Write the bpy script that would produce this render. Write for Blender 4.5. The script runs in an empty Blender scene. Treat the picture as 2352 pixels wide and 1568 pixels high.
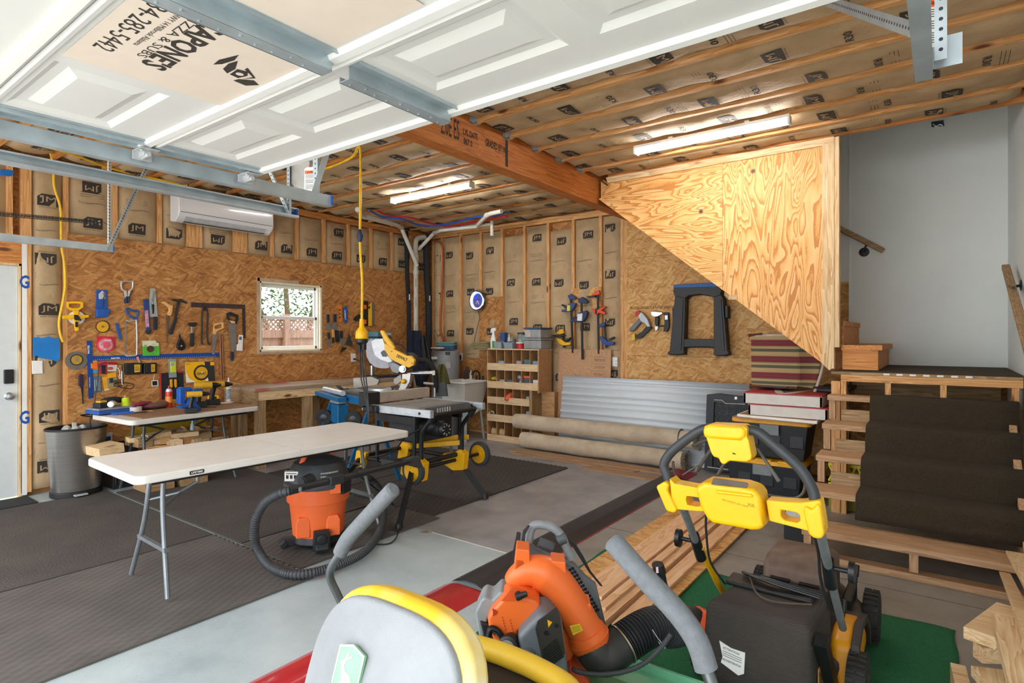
import bpy, bmesh, math, random
from mathutils import Matrix, Vector, Euler
R = math.radians
S = bpy.context.scene
COL = S.collection
rnd = random.Random(7)
# ------------------------------------------------------------------ camera
CF, CT, CY0 = 1328.85, .6368, 771.02          # focal length, heading, horizon row (2352x1568 frame)
CX, CY, CZ = 6.6176, -6.7117, 1.4537
cd = bpy.data.cameras.new('camera'); cam = bpy.data.objects.new('camera', cd); COL.objects.link(cam)
cd.sensor_width = 36; cd.lens = CF / 2352 * 36; cd.shift_y = (CY0 - 784) / 2352; cd.clip_start = .02
cam.location = (CX, CY, CZ); cam.rotation_euler = (R(90), 0, CT)
S.camera = cam
S.view_settings.view_transform = 'Standard'; S.view_settings.look = 'None'
S.view_settings.exposure = 0.45; S.view_settings.gamma = 1
# ------------------------------------------------------------------ sky and sun
W = bpy.data.worlds.new('world'); S.world = W; W.use_nodes = True
_n = W.node_tree.nodes; _l = W.node_tree.links
sky = _n.new('ShaderNodeTexSky'); sky.sky_type = 'HOSEK_WILKIE'; sky.turbidity = 3.5; sky.ground_albedo = .5
sky.sun_direction = Vector((-.3, -.55, .75)).normalized()
_mx = _n.new('ShaderNodeMixRGB'); _mx.inputs[0].default_value = .8; _mx.inputs[2].default_value = (.93, .97, 1, 1)
_l.new(sky.outputs[0], _mx.inputs[1]); _l.new(_mx.outputs[0], _n['Background'].inputs[0])
_n['Background'].inputs[1].default_value = 4.3
sd = bpy.data.lights.new('sun', 'SUN'); sd.energy = 5.0; sd.angle = R(2); sd.color = (1, .96, .9)
sun = bpy.data.objects.new('sun', sd); COL.objects.link(sun)
sun.rotation_euler = Vector((.25, .05, -.9)).to_track_quat('-Z', 'Y').to_euler()
LAMP = 45                                     # emission of the strip lights

# ------------------------------------------------------------------ measuring: where a ray of the photograph meets a plane of the room
def ray(u, v):
    k = (u - 1176) / CF; m = -(v - CY0) / CF
    return Vector((-math.sin(CT) + k * math.cos(CT), math.cos(CT) + k * math.sin(CT), m))
CP = Vector((CX, CY, CZ))
def on(ax, val, u, v):
    d = ray(u, v); i = 'XYZ'.index(ax)
    return CP + d * ((val - CP[i]) / d[i])
def hexc(h):
    h = h.lstrip('#'); c = [int(h[i:i + 2], 16) / 255 for i in (0, 2, 4)]
    return tuple(((x / 12.92) if x <= .04045 else ((x + .055) / 1.055) ** 2.4) for x in c) + (1,)

# ------------------------------------------------------------------ mesh builder
class MB:
    def __init__(s):
        s.v = []; s.f = []; s.mi = []; s.m = 0; s.T = Matrix()
    def add(s, vs, fs, m=None):
        b = len(s.v); s.v += [tuple(s.T @ Vector(p)) for p in vs]
        for f in fs: s.f.append([b + i for i in f]); s.mi.append(s.m if m is None else m)
    def box(s, x0, x1, y0, y1, z0, z1, m=None):
        v = [(x, y, z) for z in (z0, z1) for y in (y0, y1) for x in (x0, x1)]
        s.add(v, [(0, 2, 3, 1), (4, 5, 7, 6), (0, 1, 5, 4), (2, 6, 7, 3), (0, 4, 6, 2), (1, 3, 7, 5)], m)
    def bx(s, c, d, rot=(0, 0, 0), m=None):
        T = s.T; s.T = T @ Matrix.LocRotScale(Vector(c), Euler(rot), None)
        s.box(-d[0] / 2, d[0] / 2, -d[1] / 2, d[1] / 2, -d[2] / 2, d[2] / 2, m); s.T = T
    def beam(s, p0, p1, a, b, up=(0, 0, 1), m=None):      # bar from p0 to p1, a wide across, b along 'up'
        p0, p1 = Vector(p0), Vector(p1); d = (p1 - p0).normalized(); r = d.cross(Vector(up))
        if r.length < 1e-4: r = d.cross(Vector((1, 0, 0)))
        r.normalize(); q = r.cross(d)
        vs = [p + r * x * a / 2 + q * y * b / 2 for p in (p0, p1) for x, y in ((-1, -1), (1, -1), (1, 1), (-1, 1))]
        s.add(vs, [(0, 3, 2, 1), (4, 5, 6, 7), (0, 1, 5, 4), (1, 2, 6, 5), (2, 3, 7, 6), (3, 0, 4, 7)], m)
    def tube(s, pts, r, n=10, caps=True, closed=False, m=None, flat=1.0):
        pts = [Vector(p) for p in pts]; k = len(pts); rr = r if isinstance(r, (list, tuple)) else [r] * k
        tg = []
        for i in range(k):
            a = pts[(i - 1) % k] if (closed or i) else pts[0]; b = pts[(i + 1) % k] if (closed or i < k - 1) else pts[-1]
            t = b - a; tg.append(t.normalized() if t.length > 1e-9 else Vector((0, 0, 1)))
        u = tg[0].orthogonal().normalized(); vs = []
        for i in range(k):
            if i: u = (tg[i - 1].rotation_difference(tg[i]) @ u)
            u = (u - tg[i] * u.dot(tg[i])).normalized(); w = tg[i].cross(u)
            for j in range(n):
                a = 2 * math.pi * j / n
                vs.append(pts[i] + (u * math.cos(a) + w * math.sin(a) * flat) * rr[i])
        fs = []
        for i in range(k if closed else k - 1):
            o = ((i + 1) % k) * n
            for j in range(n): fs.append((i * n + j, i * n + (j + 1) % n, o + (j + 1) % n, o + j))
        if caps and not closed: fs += [tuple(range(n - 1, -1, -1)), tuple(range((k - 1) * n, k * n))]
        s.add(vs, fs, m)
    def cyl(s, p0, p1, r, r1=None, n=16, m=None, caps=True):
        s.tube([p0, p1], [r, r if r1 is None else r1], n, caps, m=m)
    def lathe(s, prof, n=24, o=(0, 0, 0), ax=(0, 0, 1), sx=1, sy=1, m=None, caps=True):
        q = Vector((0, 0, 1)).rotation_difference(Vector(ax)); o = Vector(o); vs = []; fs = []
        for r, z in prof:
            for j in range(n):
                a = 2 * math.pi * j / n; vs.append(o + q @ Vector((r * math.cos(a) * sx, r * math.sin(a) * sy, z)))
        for i in range(len(prof) - 1):
            for j in range(n): fs.append((i * n + j, i * n + (j + 1) % n, (i + 1) * n + (j + 1) % n, (i + 1) * n + j))
        if caps: fs += [tuple(range(n - 1, -1, -1)), tuple(range((len(prof) - 1) * n, len(prof) * n))]
        s.add(vs, fs, m)
    def sph(s, c, r, n=12, k=8, m=None):
        r = r if isinstance(r, (list, tuple)) else (r, r, r); T = s.T
        s.T = T @ Matrix.Translation(Vector(c)) @ Matrix.Diagonal((r[0], r[1], r[2], 1))
        s.lathe([(max(.02, math.sin(math.pi * i / k)), -math.cos(math.pi * i / k)) for i in range(k + 1)], n, m=m); s.T = T
    def prism(s, poly, w0, w1, fr, m=None):               # polygon in a plane frame fr=(o,a,b,n), thick from w0 to w1
        o, a, b, n = [Vector(x) for x in fr]; k = len(poly)
        vs = [o + a * p + b * q + n * w for w in (w0, w1) for p, q in poly]
        fs = [tuple(range(k - 1, -1, -1)), tuple(range(k, 2 * k))] + [(i, (i + 1) % k, k + (i + 1) % k, k + i) for i in range(k)]
        s.add(vs, fs, m)
    def ring(s, outer, inner, w0, w1, fr, m=None):        # plate with one hole (same number of points in both loops)
        o, a, b, n = [Vector(x) for x in fr]; k = len(outer)
        vs = [o + a * p + b * q + n * w for w in (w0, w1) for L in (outer, inner) for p, q in L]; fs = []
        for i in range(k):
            j = (i + 1) % k
            fs += [(i, k + i, k + j, j), (2 * k + i, 2 * k + j, 3 * k + j, 3 * k + i), (i, j, 2 * k + j, 2 * k + i), (k + i, 3 * k + i, 3 * k + j, k + j)]
        s.add(vs, fs, m)
    def grid(s, fn, nu, nv, m=None, back=None):           # fn(u,v in 0..1) -> point
        vs = [fn(i / nu, j / nv) for j in range(nv + 1) for i in range(nu + 1)]; k = nu + 1
        s.add(vs, [(j * k + i, j * k + i + 1, (j + 1) * k + i + 1, (j + 1) * k + i) for j in range(nv) for i in range(nu)], m)

OW = {}
def obj(name, mb, mats, parent=None, label=None, cat=None, group=None, kind=None, bevel=0, seg=2, ang=35, sub=0, orig=None, solid=0):
    me = bpy.data.meshes.new(name); mats = mats if isinstance(mats, (list, tuple)) else [mats]
    if parent is not None: off = OW[parent]
    else:
        if orig is None:
            lo = [min(p[i] for p in mb.v) for i in range(3)]; hi = [max(p[i] for p in mb.v) for i in range(3)]
            orig = ((lo[0] + hi[0]) / 2, (lo[1] + hi[1]) / 2, lo[2])
        off = Matrix.Translation(Vector(orig))
    inv = off.inverted()
    me.from_pydata([tuple(inv @ Vector(p)) for p in mb.v], [], mb.f)
    for m in mats: me.materials.append(m)
    me.polygons.foreach_set('material_index', mb.mi)
    bm = bmesh.new(); bm.from_mesh(me); bmesh.ops.recalc_face_normals(bm, faces=bm.faces); bm.to_mesh(me); bm.free()
    me.polygons.foreach_set('use_smooth', [True] * len(me.polygons)); me.set_sharp_from_angle(angle=R(ang)); me.update()
    o = bpy.data.objects.new(name, me); COL.objects.link(o)
    if parent is not None: o.parent = parent; OW[o] = off
    else: o.matrix_world = off; OW[o] = off
    if bevel:
        b = o.modifiers.new('bevel', 'BEVEL'); b.width = bevel; b.segments = seg; b.limit_method = 'ANGLE'; b.angle_limit = R(40); b.harden_normals = True
    if solid:
        d = o.modifiers.new('solid', 'SOLIDIFY'); d.thickness = solid; d.offset = 0
    if sub:
        d = o.modifiers.new('sub', 'SUBSURF'); d.levels = sub; d.render_levels = sub
    tag(o, label, cat, group, kind)
    return o
def tag(o, label=None, cat=None, group=None, kind=None):
    for k, x in (('label', label), ('category', cat), ('group', group), ('kind', kind)):
        if x: o[k] = x
    return o
def thing(name, label, cat, loc, group=None, kind=None):
    o = bpy.data.objects.new(name, None); COL.objects.link(o); o.empty_display_size = .1
    o.location = loc; OW[o] = Matrix.Translation(Vector(loc)); tag(o, label, cat, group, kind)
    return o
_tc = {}
def txt_mesh(t, bold=0.0, shear=0.0):
    k = (t, bold, shear)
    if k not in _tc:
        c = bpy.data.curves.new('t', 'FONT'); c.body = t; c.resolution_u = 2; c.offset = bold; c.shear = shear
        o = bpy.data.objects.new('t', c); COL.objects.link(o); bpy.context.view_layer.update()
        me = bpy.data.meshes.new_from_object(o.evaluated_get(bpy.context.evaluated_depsgraph_get()))
        vs = [tuple(x.co) for x in me.vertices]; fs = [tuple(p.vertices) for p in me.polygons]
        bpy.data.objects.remove(o); bpy.data.curves.remove(c); bpy.data.meshes.remove(me)
        if vs:
            x0 = min(p[0] for p in vs); x1 = max(p[0] for p in vs); y0 = min(p[1] for p in vs); y1 = max(p[1] for p in vs)
            vs = [((p[0] - (x0 + x1) / 2), (p[1] - (y0 + y1) / 2)) for p in vs]
        else: x0 = x1 = y0 = y1 = 0
        _tc[k] = (vs, fs, x1 - x0, y1 - y0)
    return _tc[k]
def txt(mb, t, w, h, fn, m=None, bold=0.0, shear=0.0, cx=0, cy=0, rot=0):   # text fitted into w x h about (cx,cy) of fn(a,b)->point
    vs, fs, tw, th = txt_mesh(t, bold, shear)
    if not vs: return
    kx = w / tw; ky = (h / th) if h else kx; c, s_ = math.cos(rot), math.sin(rot)
    P = []
    for x, y in vs:
        x *= kx; y *= ky; P.append(fn(cx + x * c - y * s_, cy + x * s_ + y * c))
    mb.add(P, fs, m)
def fr_fn(fr, w=0.0):
    o, a, b, n = [Vector(x) for x in fr]
    return lambda p, q: o + a * p + b * q + n * w
def circ(r, n=20, c=(0, 0), a0=0, a1=360, ry=None):
    full = abs(a1 - a0 - 360) < 1e-6; k = n if full else n + 1
    return [(c[0] + r * math.cos(R(a0 + (a1 - a0) * i / n)), c[1] + (ry or r) * math.sin(R(a0 + (a1 - a0) * i / n))) for i in range(k)]
def rrect(w, h, r, n=4, c=(0, 0)):
    out = []
    for sx, sy, a in ((1, 1, 0), (-1, 1, 90), (-1, -1, 180), (1, -1, 270)):
        for i in range(n + 1):
            t = R(a + 90 * i / n); out.append((c[0] + sx * (w / 2 - r) + r * math.cos(t), c[1] + sy * (h / 2 - r) + r * math.sin(t)))
    return out
def bez(pts, n=8):                                        # Catmull-Rom through points
    P = [Vector(p) for p in pts]; out = []
    for i in range(len(P) - 1):
        a, b, c, d = P[max(i - 1, 0)], P[i], P[i + 1], P[min(i + 2, len(P) - 1)]
        for j in range(n):
            t = j / n; out.append(.5 * ((2 * b) + (c - a) * t + (2 * a - 5 * b + 4 * c - d) * t * t + (3 * b - a - 3 * c + d) * t ** 3))
    return out + [P[-1]]

# ------------------------------------------------------------------ materials (all procedural)
MC = {}
def nodes(name):
    m = bpy.data.materials.new(name); m.use_nodes = True; t = m.node_tree; b = t.nodes['Principled BSDF']
    return m, t, b
def N(t, typ, **kw):
    n = t.nodes.new('ShaderNode' + typ)
    for k, x in kw.items():
        if k.startswith('i_'): n.inputs[k[2:]].default_value = x
        elif k.startswith('n'): n.inputs[int(k[1:])].default_value = x
        else: setattr(n, k, x)
    return n
def ramp(t, stops, inp):
    r = t.nodes.new('ShaderNodeValToRGB'); e = r.color_ramp.elements
    while len(e) < len(stops): e.new(.5)
    for x, (p, c) in zip(e, stops): x.position = p; x.color = hexc(c) if isinstance(c, str) else c
    t.links.new(inp, r.inputs[0]); return r.outputs[0]
def objco(t, scale=(1, 1, 1), rot=(0, 0, 0), rand=False):
    tc = N(t, 'TexCoord'); mp = N(t, 'Mapping'); mp.inputs['Scale'].default_value = scale; mp.inputs['Rotation'].default_value = rot
    t.links.new(tc.outputs['Object'], mp.inputs[0])
    if rand:
        oi = N(t, 'ObjectInfo'); ml = N(t, 'Math', operation='MULTIPLY', n1=37.0); t.links.new(oi.outputs['Random'], ml.inputs[0])
        cb = N(t, 'CombineXYZ')
        for i in range(3): t.links.new(ml.outputs[0], cb.inputs[i])
        t.links.new(cb.outputs[0], mp.inputs['Location'])
    return mp.outputs[0]
def bump(t, b, h, strength=.2, dist=.01):
    n = N(t, 'Bump'); n.inputs['Strength'].default_value = strength; n.inputs['Distance'].default_value = dist
    t.links.new(h, n.inputs['Height']); t.links.new(n.outputs[0], b.inputs['Normal'])
def M(col, rough=.5, metal=0., var=.12, scale=18, bmp=0, bscale=None, emit=0, coat=0, trans=0, stretch=(1, 1, 1), alpha=1):
    key = (col, rough, metal, var, scale, bmp, bscale, emit, coat, trans, stretch, alpha)
    if key in MC: return MC[key]
    m, t, b = nodes('paint_' + col.strip('#')); c = hexc(col)
    co = objco(t, stretch); nz = N(t, 'TexNoise'); nz.inputs['Scale'].default_value = scale; nz.inputs['Detail'].default_value = 4
    t.links.new(co, nz.inputs['Vector'])
    lo = tuple(x * (1 - var) for x in c[:3]) + (1,); hi = tuple(min(1, x * (1 + var)) for x in c[:3]) + (1,)
    t.links.new(ramp(t, [(.3, lo), (.7, hi)], nz.outputs[0]), b.inputs['Base Color'])
    b.inputs['Roughness'].default_value = rough; b.inputs['Metallic'].default_value = metal
    if coat: b.inputs['Coat Weight'].default_value = coat
    if trans: b.inputs['Transmission Weight'].default_value = trans
    if alpha < 1: b.inputs['Alpha'].default_value = alpha
    if emit: b.inputs['Emission Color'].default_value = c; b.inputs['Emission Strength'].default_value = emit
    if bmp:
        n2 = N(t, 'TexNoise'); n2.inputs['Scale'].default_value = bscale or scale * 4; n2.inputs['Detail'].default_value = 3
        t.links.new(co, n2.inputs['Vector']); bump(t, b, n2.outputs[0], bmp, .01)
    MC[key] = m; return m
def wood(name, axis, stops, grain=1., rough=.65, knots=True, ring=9.):
    if name in MC: return MC[name]
    m, t, b = nodes(name); sc = [14 * grain] * 3; sc['XYZ'.index(axis)] = .9
    co = objco(t, tuple(sc), rand=True)
    n1 = N(t, 'TexNoise'); n1.inputs['Scale'].default_value = 1.0; n1.inputs['Detail'].default_value = 3; n1.inputs['Distortion'].default_value = .6; t.links.new(co, n1.inputs['Vector'])
    ml = N(t, 'Math', operation='MULTIPLY', n1=ring); t.links.new(n1.outputs[0], ml.inputs[0])
    fr = N(t, 'Math', operation='FRACT'); t.links.new(ml.outputs[0], fr.inputs[0])
    n2 = N(t, 'TexNoise'); n2.inputs['Scale'].default_value = 6; n2.inputs['Detail'].default_value = 5; t.links.new(co, n2.inputs['Vector'])
    ad = N(t, 'Mixed' if 0 else 'Math', operation='MULTIPLY_ADD', n1=.45, n2=.28); t.links.new(fr.outputs[0], ad.inputs[0])
    a2 = N(t, 'Math', operation='MULTIPLY_ADD', n1=.75); t.links.new(n2.outputs[0], a2.inputs[0]); 
    sb = N(t, 'Math', operation='SUBTRACT', n1=.32); t.links.new(ad.outputs[0], sb.inputs[0]); t.links.new(sb.outputs[0], a2.inputs[2])
    c = ramp(t, stops, a2.outputs[0])
    if knots:
        s2 = [6., 6., 6.]; s2['XYZ'.index(axis)] = 2.2
        vo = N(t, 'TexVoronoi'); vo.inputs['Scale'].default_value = .9; t.links.new(objco(t, tuple(s2), rand=True), vo.inputs['Vector'])
        k = ramp(t, [(.06, (1, 1, 1, 1)), (.13, (0, 0, 0, 1))], vo.outputs['Distance'])
        mx = N(t, 'MixRGB'); mx.inputs[2].default_value = hexc('#6b3f1e'); t.links.new(k, mx.inputs[0]); t.links.new(c, mx.inputs[1]); c = mx.outputs[0]
    t.links.new(c, b.inputs['Base Color']); b.inputs['Roughness'].default_value = rough
    bump(t, b, n2.outputs[0], .15, .004); MC[name] = m; return m
def osb(name, plane, stops):
    if name in MC: return MC[name]
    m, t, b = nodes(name); tc = N(t, 'TexCoord'); sp = N(t, 'SeparateXYZ'); t.links.new(tc.outputs['Object'], sp.inputs[0])
    cb = N(t, 'CombineXYZ'); t.links.new(sp.outputs['XYZ'.index(plane[0])], cb.inputs[0]); t.links.new(sp.outputs['XYZ'.index(plane[1])], cb.inputs[1])
    wn = N(t, 'TexNoise'); wn.inputs['Scale'].default_value = 6; t.links.new(cb.outputs[0], wn.inputs['Vector'])
    wv = N(t, 'VectorMath', operation='MULTIPLY_ADD'); t.links.new(wn.outputs['Color'], wv.inputs[0]); wv.inputs[1].default_value = (.05, .05, 0); t.links.new(cb.outputs[0], wv.inputs[2])
    outs = []
    for i, (a, sx, sy) in enumerate(((.1, 9, 52), (-.35, 10, 60), (.45, 8, 46), (-.9, 10, 50))):
        mp = N(t, 'Mapping'); mp.inputs['Rotation'].default_value = (0, 0, a); mp.inputs['Scale'].default_value = (1, 1, 1); mp.inputs['Location'].default_value = (i * 3.7, i * 1.9, 0)
        m2 = N(t, 'Mapping'); m2.inputs['Scale'].default_value = (sx, sy, 1)
        t.links.new(wv.outputs[0], mp.inputs[0]); t.links.new(mp.outputs[0], m2.inputs[0])
        vo = N(t, 'TexVoronoi'); vo.voronoi_dimensions = '2D'; vo.inputs['Scale'].default_value = 1; t.links.new(m2.outputs[0], vo.inputs['Vector'])
        s3 = N(t, 'SeparateColor'); t.links.new(vo.outputs['Color'], s3.inputs[0]); outs.append(s3)
    v = outs[0].outputs[0]
    for i in range(1, 4):                                  # later layers of flakes lie over earlier ones where their own lottery says so
        gt = N(t, 'Math', operation='GREATER_THAN', n1=(.45, .6, .72)[i - 1]); t.links.new(outs[i].outputs[1], gt.inputs[0])
        mx = N(t, 'Mix'); t.links.new(gt.outputs[0], mx.inputs[0]); t.links.new(v, mx.inputs[2]); t.links.new(outs[i].outputs[0], mx.inputs[3]); v = mx.outputs[0]
    n3 = N(t, 'TexNoise'); n3.inputs['Scale'].default_value = 2.5; n3.inputs['Detail'].default_value = 6; t.links.new(cb.outputs[0], n3.inputs['Vector'])
    n4 = N(t, 'Math', operation='MULTIPLY_ADD', n1=.5); t.links.new(n3.outputs[0], n4.inputs[0]); 
    h = N(t, 'Math', operation='MULTIPLY_ADD', n1=.62, n2=-.06); t.links.new(v, h.inputs[0]); t.links.new(h.outputs[0], n4.inputs[2])
    t.links.new(ramp(t, stops, n4.outputs[0]), b.inputs['Base Color']); b.inputs['Roughness'].default_value = .7
    bump(t, b, v, .25, .003); MC[name] = m; return m
WS = [(.15, '#a86a34'), (.5, '#d39a5c'), (.85, '#e6b47c')]
WP = [(.15, '#b98a55'), (.5, '#dcb98a'), (.85, '#ecd2a8')]
WO = [(.15, '#93521f'), (.5, '#c98140'), (.85, '#dd9c58')]
WD = [(.15, '#6e5233'), (.5, '#9b7c55'), (.85, '#b49770')]
WG = [(.15, '#8a6b50'), (.5, '#b28a64'), (.85, '#caa27c')]
studX, studY, studZ = [wood('stud_wood_' + a, a, WS) for a in 'XYZ']
paleX, paleY, paleZ = [wood('pale_wood_' + a, a, WP) for a in 'XYZ']
fir = {a: wood('fir_wood_' + a, a, WO) for a in 'XYZ'}
old = {a: wood('old_wood_' + a, a, WD) for a in 'XYZ'}
tan_ = {a: wood('tread_wood_' + a, a, WG) for a in 'XYZ'}
OS1 = [(.05, '#7a4a20'), (.3, '#a06a34'), (.55, '#b47b42'), (.75, '#c28c50'), (.95, '#d4a468')]
OS2 = [(.05, '#a06c34'), (.3, '#c38c4e'), (.55, '#d2a062'), (.75, '#dab072'), (.95, '#e6c48e')]
osbYZ = osb('strand_board_YZ', 'YZ', OS1); osbXZ = osb('strand_board_XZ', 'XZ', OS2); osbXY = osb('strand_board_XY', 'XY', OS2)
osbXZd = osb('strand_board_dark_XZ', 'XZ', OS1)
def plywood(name, rot):
    m, t, b = nodes(name); co = objco(t, (1, 1, 1), rot)
    mp = N(t, 'Mapping'); mp.inputs['Scale'].default_value = (1.1, 2, 6); t.links.new(co, mp.inputs[0])
    n1 = N(t, 'TexNoise'); n1.inputs['Scale'].default_value = .9; n1.inputs['Detail'].default_value = 2.5; n1.inputs['Distortion'].default_value = .5; t.links.new(mp.outputs[0], n1.inputs['Vector'])
    ml = N(t, 'Math', operation='MULTIPLY', n1=17.); t.links.new(n1.outputs[0], ml.inputs[0]); fr = N(t, 'Math', operation='FRACT'); t.links.new(ml.outputs[0], fr.inputs[0])
    n2 = N(t, 'TexNoise'); n2.inputs['Scale'].default_value = 40; n2.inputs['Detail'].default_value = 4; t.links.new(mp.outputs[0], n2.inputs['Vector'])
    a2 = N(t, 'Math', operation='MULTIPLY_ADD', n1=.5); t.links.new(n2.outputs[0], a2.inputs[0]); t.links.new(fr.outputs[0], a2.inputs[2])
    c = ramp(t, [(.2, '#f0c184'), (.75, '#e6ac64'), (1.0, '#d9974c'), (1.3 if 0 else .99, '#c47f38')], a2.outputs[0])
    vo = N(t, 'TexVoronoi'); vo.inputs['Scale'].default_value = 2.6; t.links.new(co, vo.inputs['Vector'])
    k = ramp(t, [(.035, (1, 1, 1, 1)), (.075, (0, 0, 0, 1))], vo.outputs['Distance'])
    mx = N(t, 'MixRGB'); mx.inputs[2].default_value = hexc('#5a3015'); t.links.new(k, mx.inputs[0]); t.links.new(c, mx.inputs[1])
    t.links.new(mx.outputs[0], b.inputs['Base Color']); b.inputs['Roughness'].default_value = .55; return m
plyA = plywood('plywood_level_grain', (0, 0, 0)); plyB = plywood('plywood_upright_grain', (0, R(90), 0))
kraft = M('#b39873', .75, var=.14, scale=5, bmp=.5, bscale=22)
ink = M('#37312b', .8); pink_fluff = M('#a98c72', .95, var=.3, scale=30, bmp=.8)
galv = M('#b9c6cc', .42, .55, var=.14, scale=9); steel = M('#b9bcbe', .3, .9); darksteel = M('#4a4642', .45, .8, var=.25)
white = M('#e9e8e4', .45, var=.03); whitep = M('#dcdad3', .55, var=.05, scale=6); black = M('#17181a', .5, var=.2); blackm = M('#1d1f22', .35, .3, var=.2)
rubber = M('#1f2021', .8, var=.25, scale=40, bmp=.3); yellow = M('#f2b705', .42, var=.06); orange = M('#f0692a', .45, var=.06); blue = M('#1753a6', .45, var=.1)
red = M('#c4262e', .5, var=.1); green = M('#1c6b41', .95, var=.25, scale=120, bmp=.8, bscale=260); grey = M('#7d8387', .6, var=.1)
silver = M('#c9ccce', .35, .4); clearp = M('#cfd8da', .15, trans=.55, var=.05)
# ================================================================== THE ROOM
def batt(name, parent, fn, Wd, L, seed, bulge=.03, first=.1, step=.46, size=.115, r30=False, edge=-.012, flip=None):
    q = random.Random(seed); p1, p2, p3 = q.uniform(0, 6), q.uniform(0, 6), q.uniform(0, 6); k1 = q.uniform(5, 9)
    def h(a, s):
        t = 2 * a / Wd - 1; e = min(1, min(s, L - s) / .06)
        return edge + (bulge - edge) * (max(0, 1 - t ** 4)) * e + .35 * bulge * (math.sin(k1 * s + p1) * .5 + math.sin(13 * s + p2 + 2 * t) * .35 + math.sin(23 * s + p3 - 4 * t) * .2) * (1 - t * t)
    mb = MB(); nu = 8; nv = max(4, int(L / .07))
    mb.grid(lambda u, v: fn(u * Wd, v * L, h(u * Wd, v * L)), nu, nv, m=0)
    s = first
    while s < L - .1:
        c = Wd * q.uniform(.42, .6); r = q.random(); fl = 1 if (r < .5 if flip is None else flip) else -1
        def F(p, z, off=.004, c=c, s=s, fl=fl):
            a, b = c + fl * p, s + fl * z
            a = min(max(a, .01), Wd - .01); b = min(max(b, .01), L - .01)
            return fn(a, b, h(a, b) + off)
        g = size
        sq = [(-g * .6, -g * .42), (-g * .2, -g * .42), (g * .2, -g * .42), (g * .62, -g * .42), (g * .62, g * .1), (g * .62, g * .42), (g * .3, g * .42), (-g * .35, g * .42), (-g * .6, g * .2), (-g * .6, -g * .1)]
        mb.add([F(*p) for p in sq], [tuple(range(len(sq)))], 1)
        txt(mb, 'JM', g * .92, g * .5, lambda a, b: F(a, b, .007), 0)
        txt(mb, 'Johns Manville', g * 1.05, g * .1, lambda a, b: F(a, b - g * .53, .005), 1)
        s += step * q.uniform(.42, .58)
        if s < L - .1:
            if r30: txt(mb, 'R30', g * .95, g * .33, lambda a, b: F(a, b, .005, s=s), 1, bold=.02)
            else: txt(mb, 'Formaldehyde-free', min(Wd * .62, .26), .016, lambda a, b: F(a, b + .006 * math.sin(a * 30), .005, s=s), 1)
        if s + .1 < L - .05 and q.random() < .6:
            for j in range(3): mb.add([F(-.1, .06 + j * .02, .005, s=s), F(.1, .06 + j * .02, .005, s=s), F(.1, .063 + j * .02, .005, s=s), F(-.1, .063 + j * .02, .005, s=s)], [(0, 1, 2, 3)], 1)
        s += step * q.uniform(.42, .58)
    return obj(name, mb, [kraft, ink], parent, ang=80)
def holed(mb, y0, y1, z0, z1, hy0, hy1, hz0, hz1, f):
    for a, b, c, d in ((y0, hy0, z0, z1), (hy1, y1, z0, z1), (hy0, hy1, z0, hz0), (hy0, hy1, hz1, z1)):
        if b - a > 1e-4 and d - c > 1e-4: f(a, b, c, d)
# ---- floor
def concrete(name, c1, c2, c3, fleck):
    m, t, b = nodes(name); co = objco(t)
    n1 = N(t, 'TexNoise'); n1.inputs['Scale'].default_value = 1.7; n1.inputs['Detail'].default_value = 7; n1.inputs['Roughness'].default_value = .65; t.links.new(co, n1.inputs['Vector'])
    c = ramp(t, [(.3, c1), (.5, c2), (.72, c3)], n1.outputs[0])
    for sc, th, col in ((55, .07, '#2b2e31'), (70, .06, '#eef0ee')):
        vo = N(t, 'TexVoronoi'); vo.inputs['Scale'].default_value = sc; t.links.new(co, vo.inputs['Vector'])
        g = ramp(t, [(th, (1, 1, 1, 1)), (th + .03, (0, 0, 0, 1))], vo.outputs['Distance'])
        s3 = N(t, 'SeparateColor'); t.links.new(vo.outputs['Color'], s3.inputs[0]); gt = N(t, 'Math', operation='GREATER_THAN', n1=fleck); t.links.new(s3.outputs[0], gt.inputs[0])
        ml = N(t, 'Math', operation='MULTIPLY'); t.links.new(g, ml.inputs[0]); t.links.new(gt.outputs[0], ml.inputs[1])
        mx = N(t, 'MixRGB'); mx.inputs[2].default_value = hexc(col); t.links.new(ml.outputs[0], mx.inputs[0]); t.links.new(c, mx.inputs[1]); c = mx.outputs[0]
    t.links.new(c, b.inputs['Base Color'])
    n2 = N(t, 'TexNoise'); n2.inputs['Scale'].default_value = 5; n2.inputs['Detail'].default_value = 5; t.links.new(co, n2.inputs['Vector'])
    t.links.new(ramp(t, [(.3, (.28, .28, .28, 1)), (.7, (.6, .6, .6, 1))], n2.outputs[0]), b.inputs['Roughness']); bump(t, b, n1.outputs[0], .1, .004); return m
epoxy = concrete('epoxy_floor', '#93a2a8', '#a9b5b8', '#b9c4c6', .55); slab = concrete('grey_floor', '#7f7d7e', '#989697', '#aaa7a5', .8); dirty = concrete('brown_grey_floor', '#7a736b', '#8f8981', '#9f9a94', .86)  # paler blue grey in front, darker grey behind, darker brown grey at right rear
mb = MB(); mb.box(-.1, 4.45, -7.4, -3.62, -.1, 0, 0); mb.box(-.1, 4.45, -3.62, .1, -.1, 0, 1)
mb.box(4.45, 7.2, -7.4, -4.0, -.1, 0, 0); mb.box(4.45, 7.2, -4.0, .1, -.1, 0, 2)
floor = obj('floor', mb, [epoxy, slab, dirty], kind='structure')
mb = MB(); mb.box(3.59, 4.3, -3.625, -3.615, 0, .0012); mb.box(.3, 4.3, -.965, -.96, 0, .001, 1); mb.box(4.55, 7.1, -2.75, -2.745, 0, .001, 1)
obj('control_joint', mb, [M('#d8d5cc', .8), M('#565452', .9)], floor)
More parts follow.
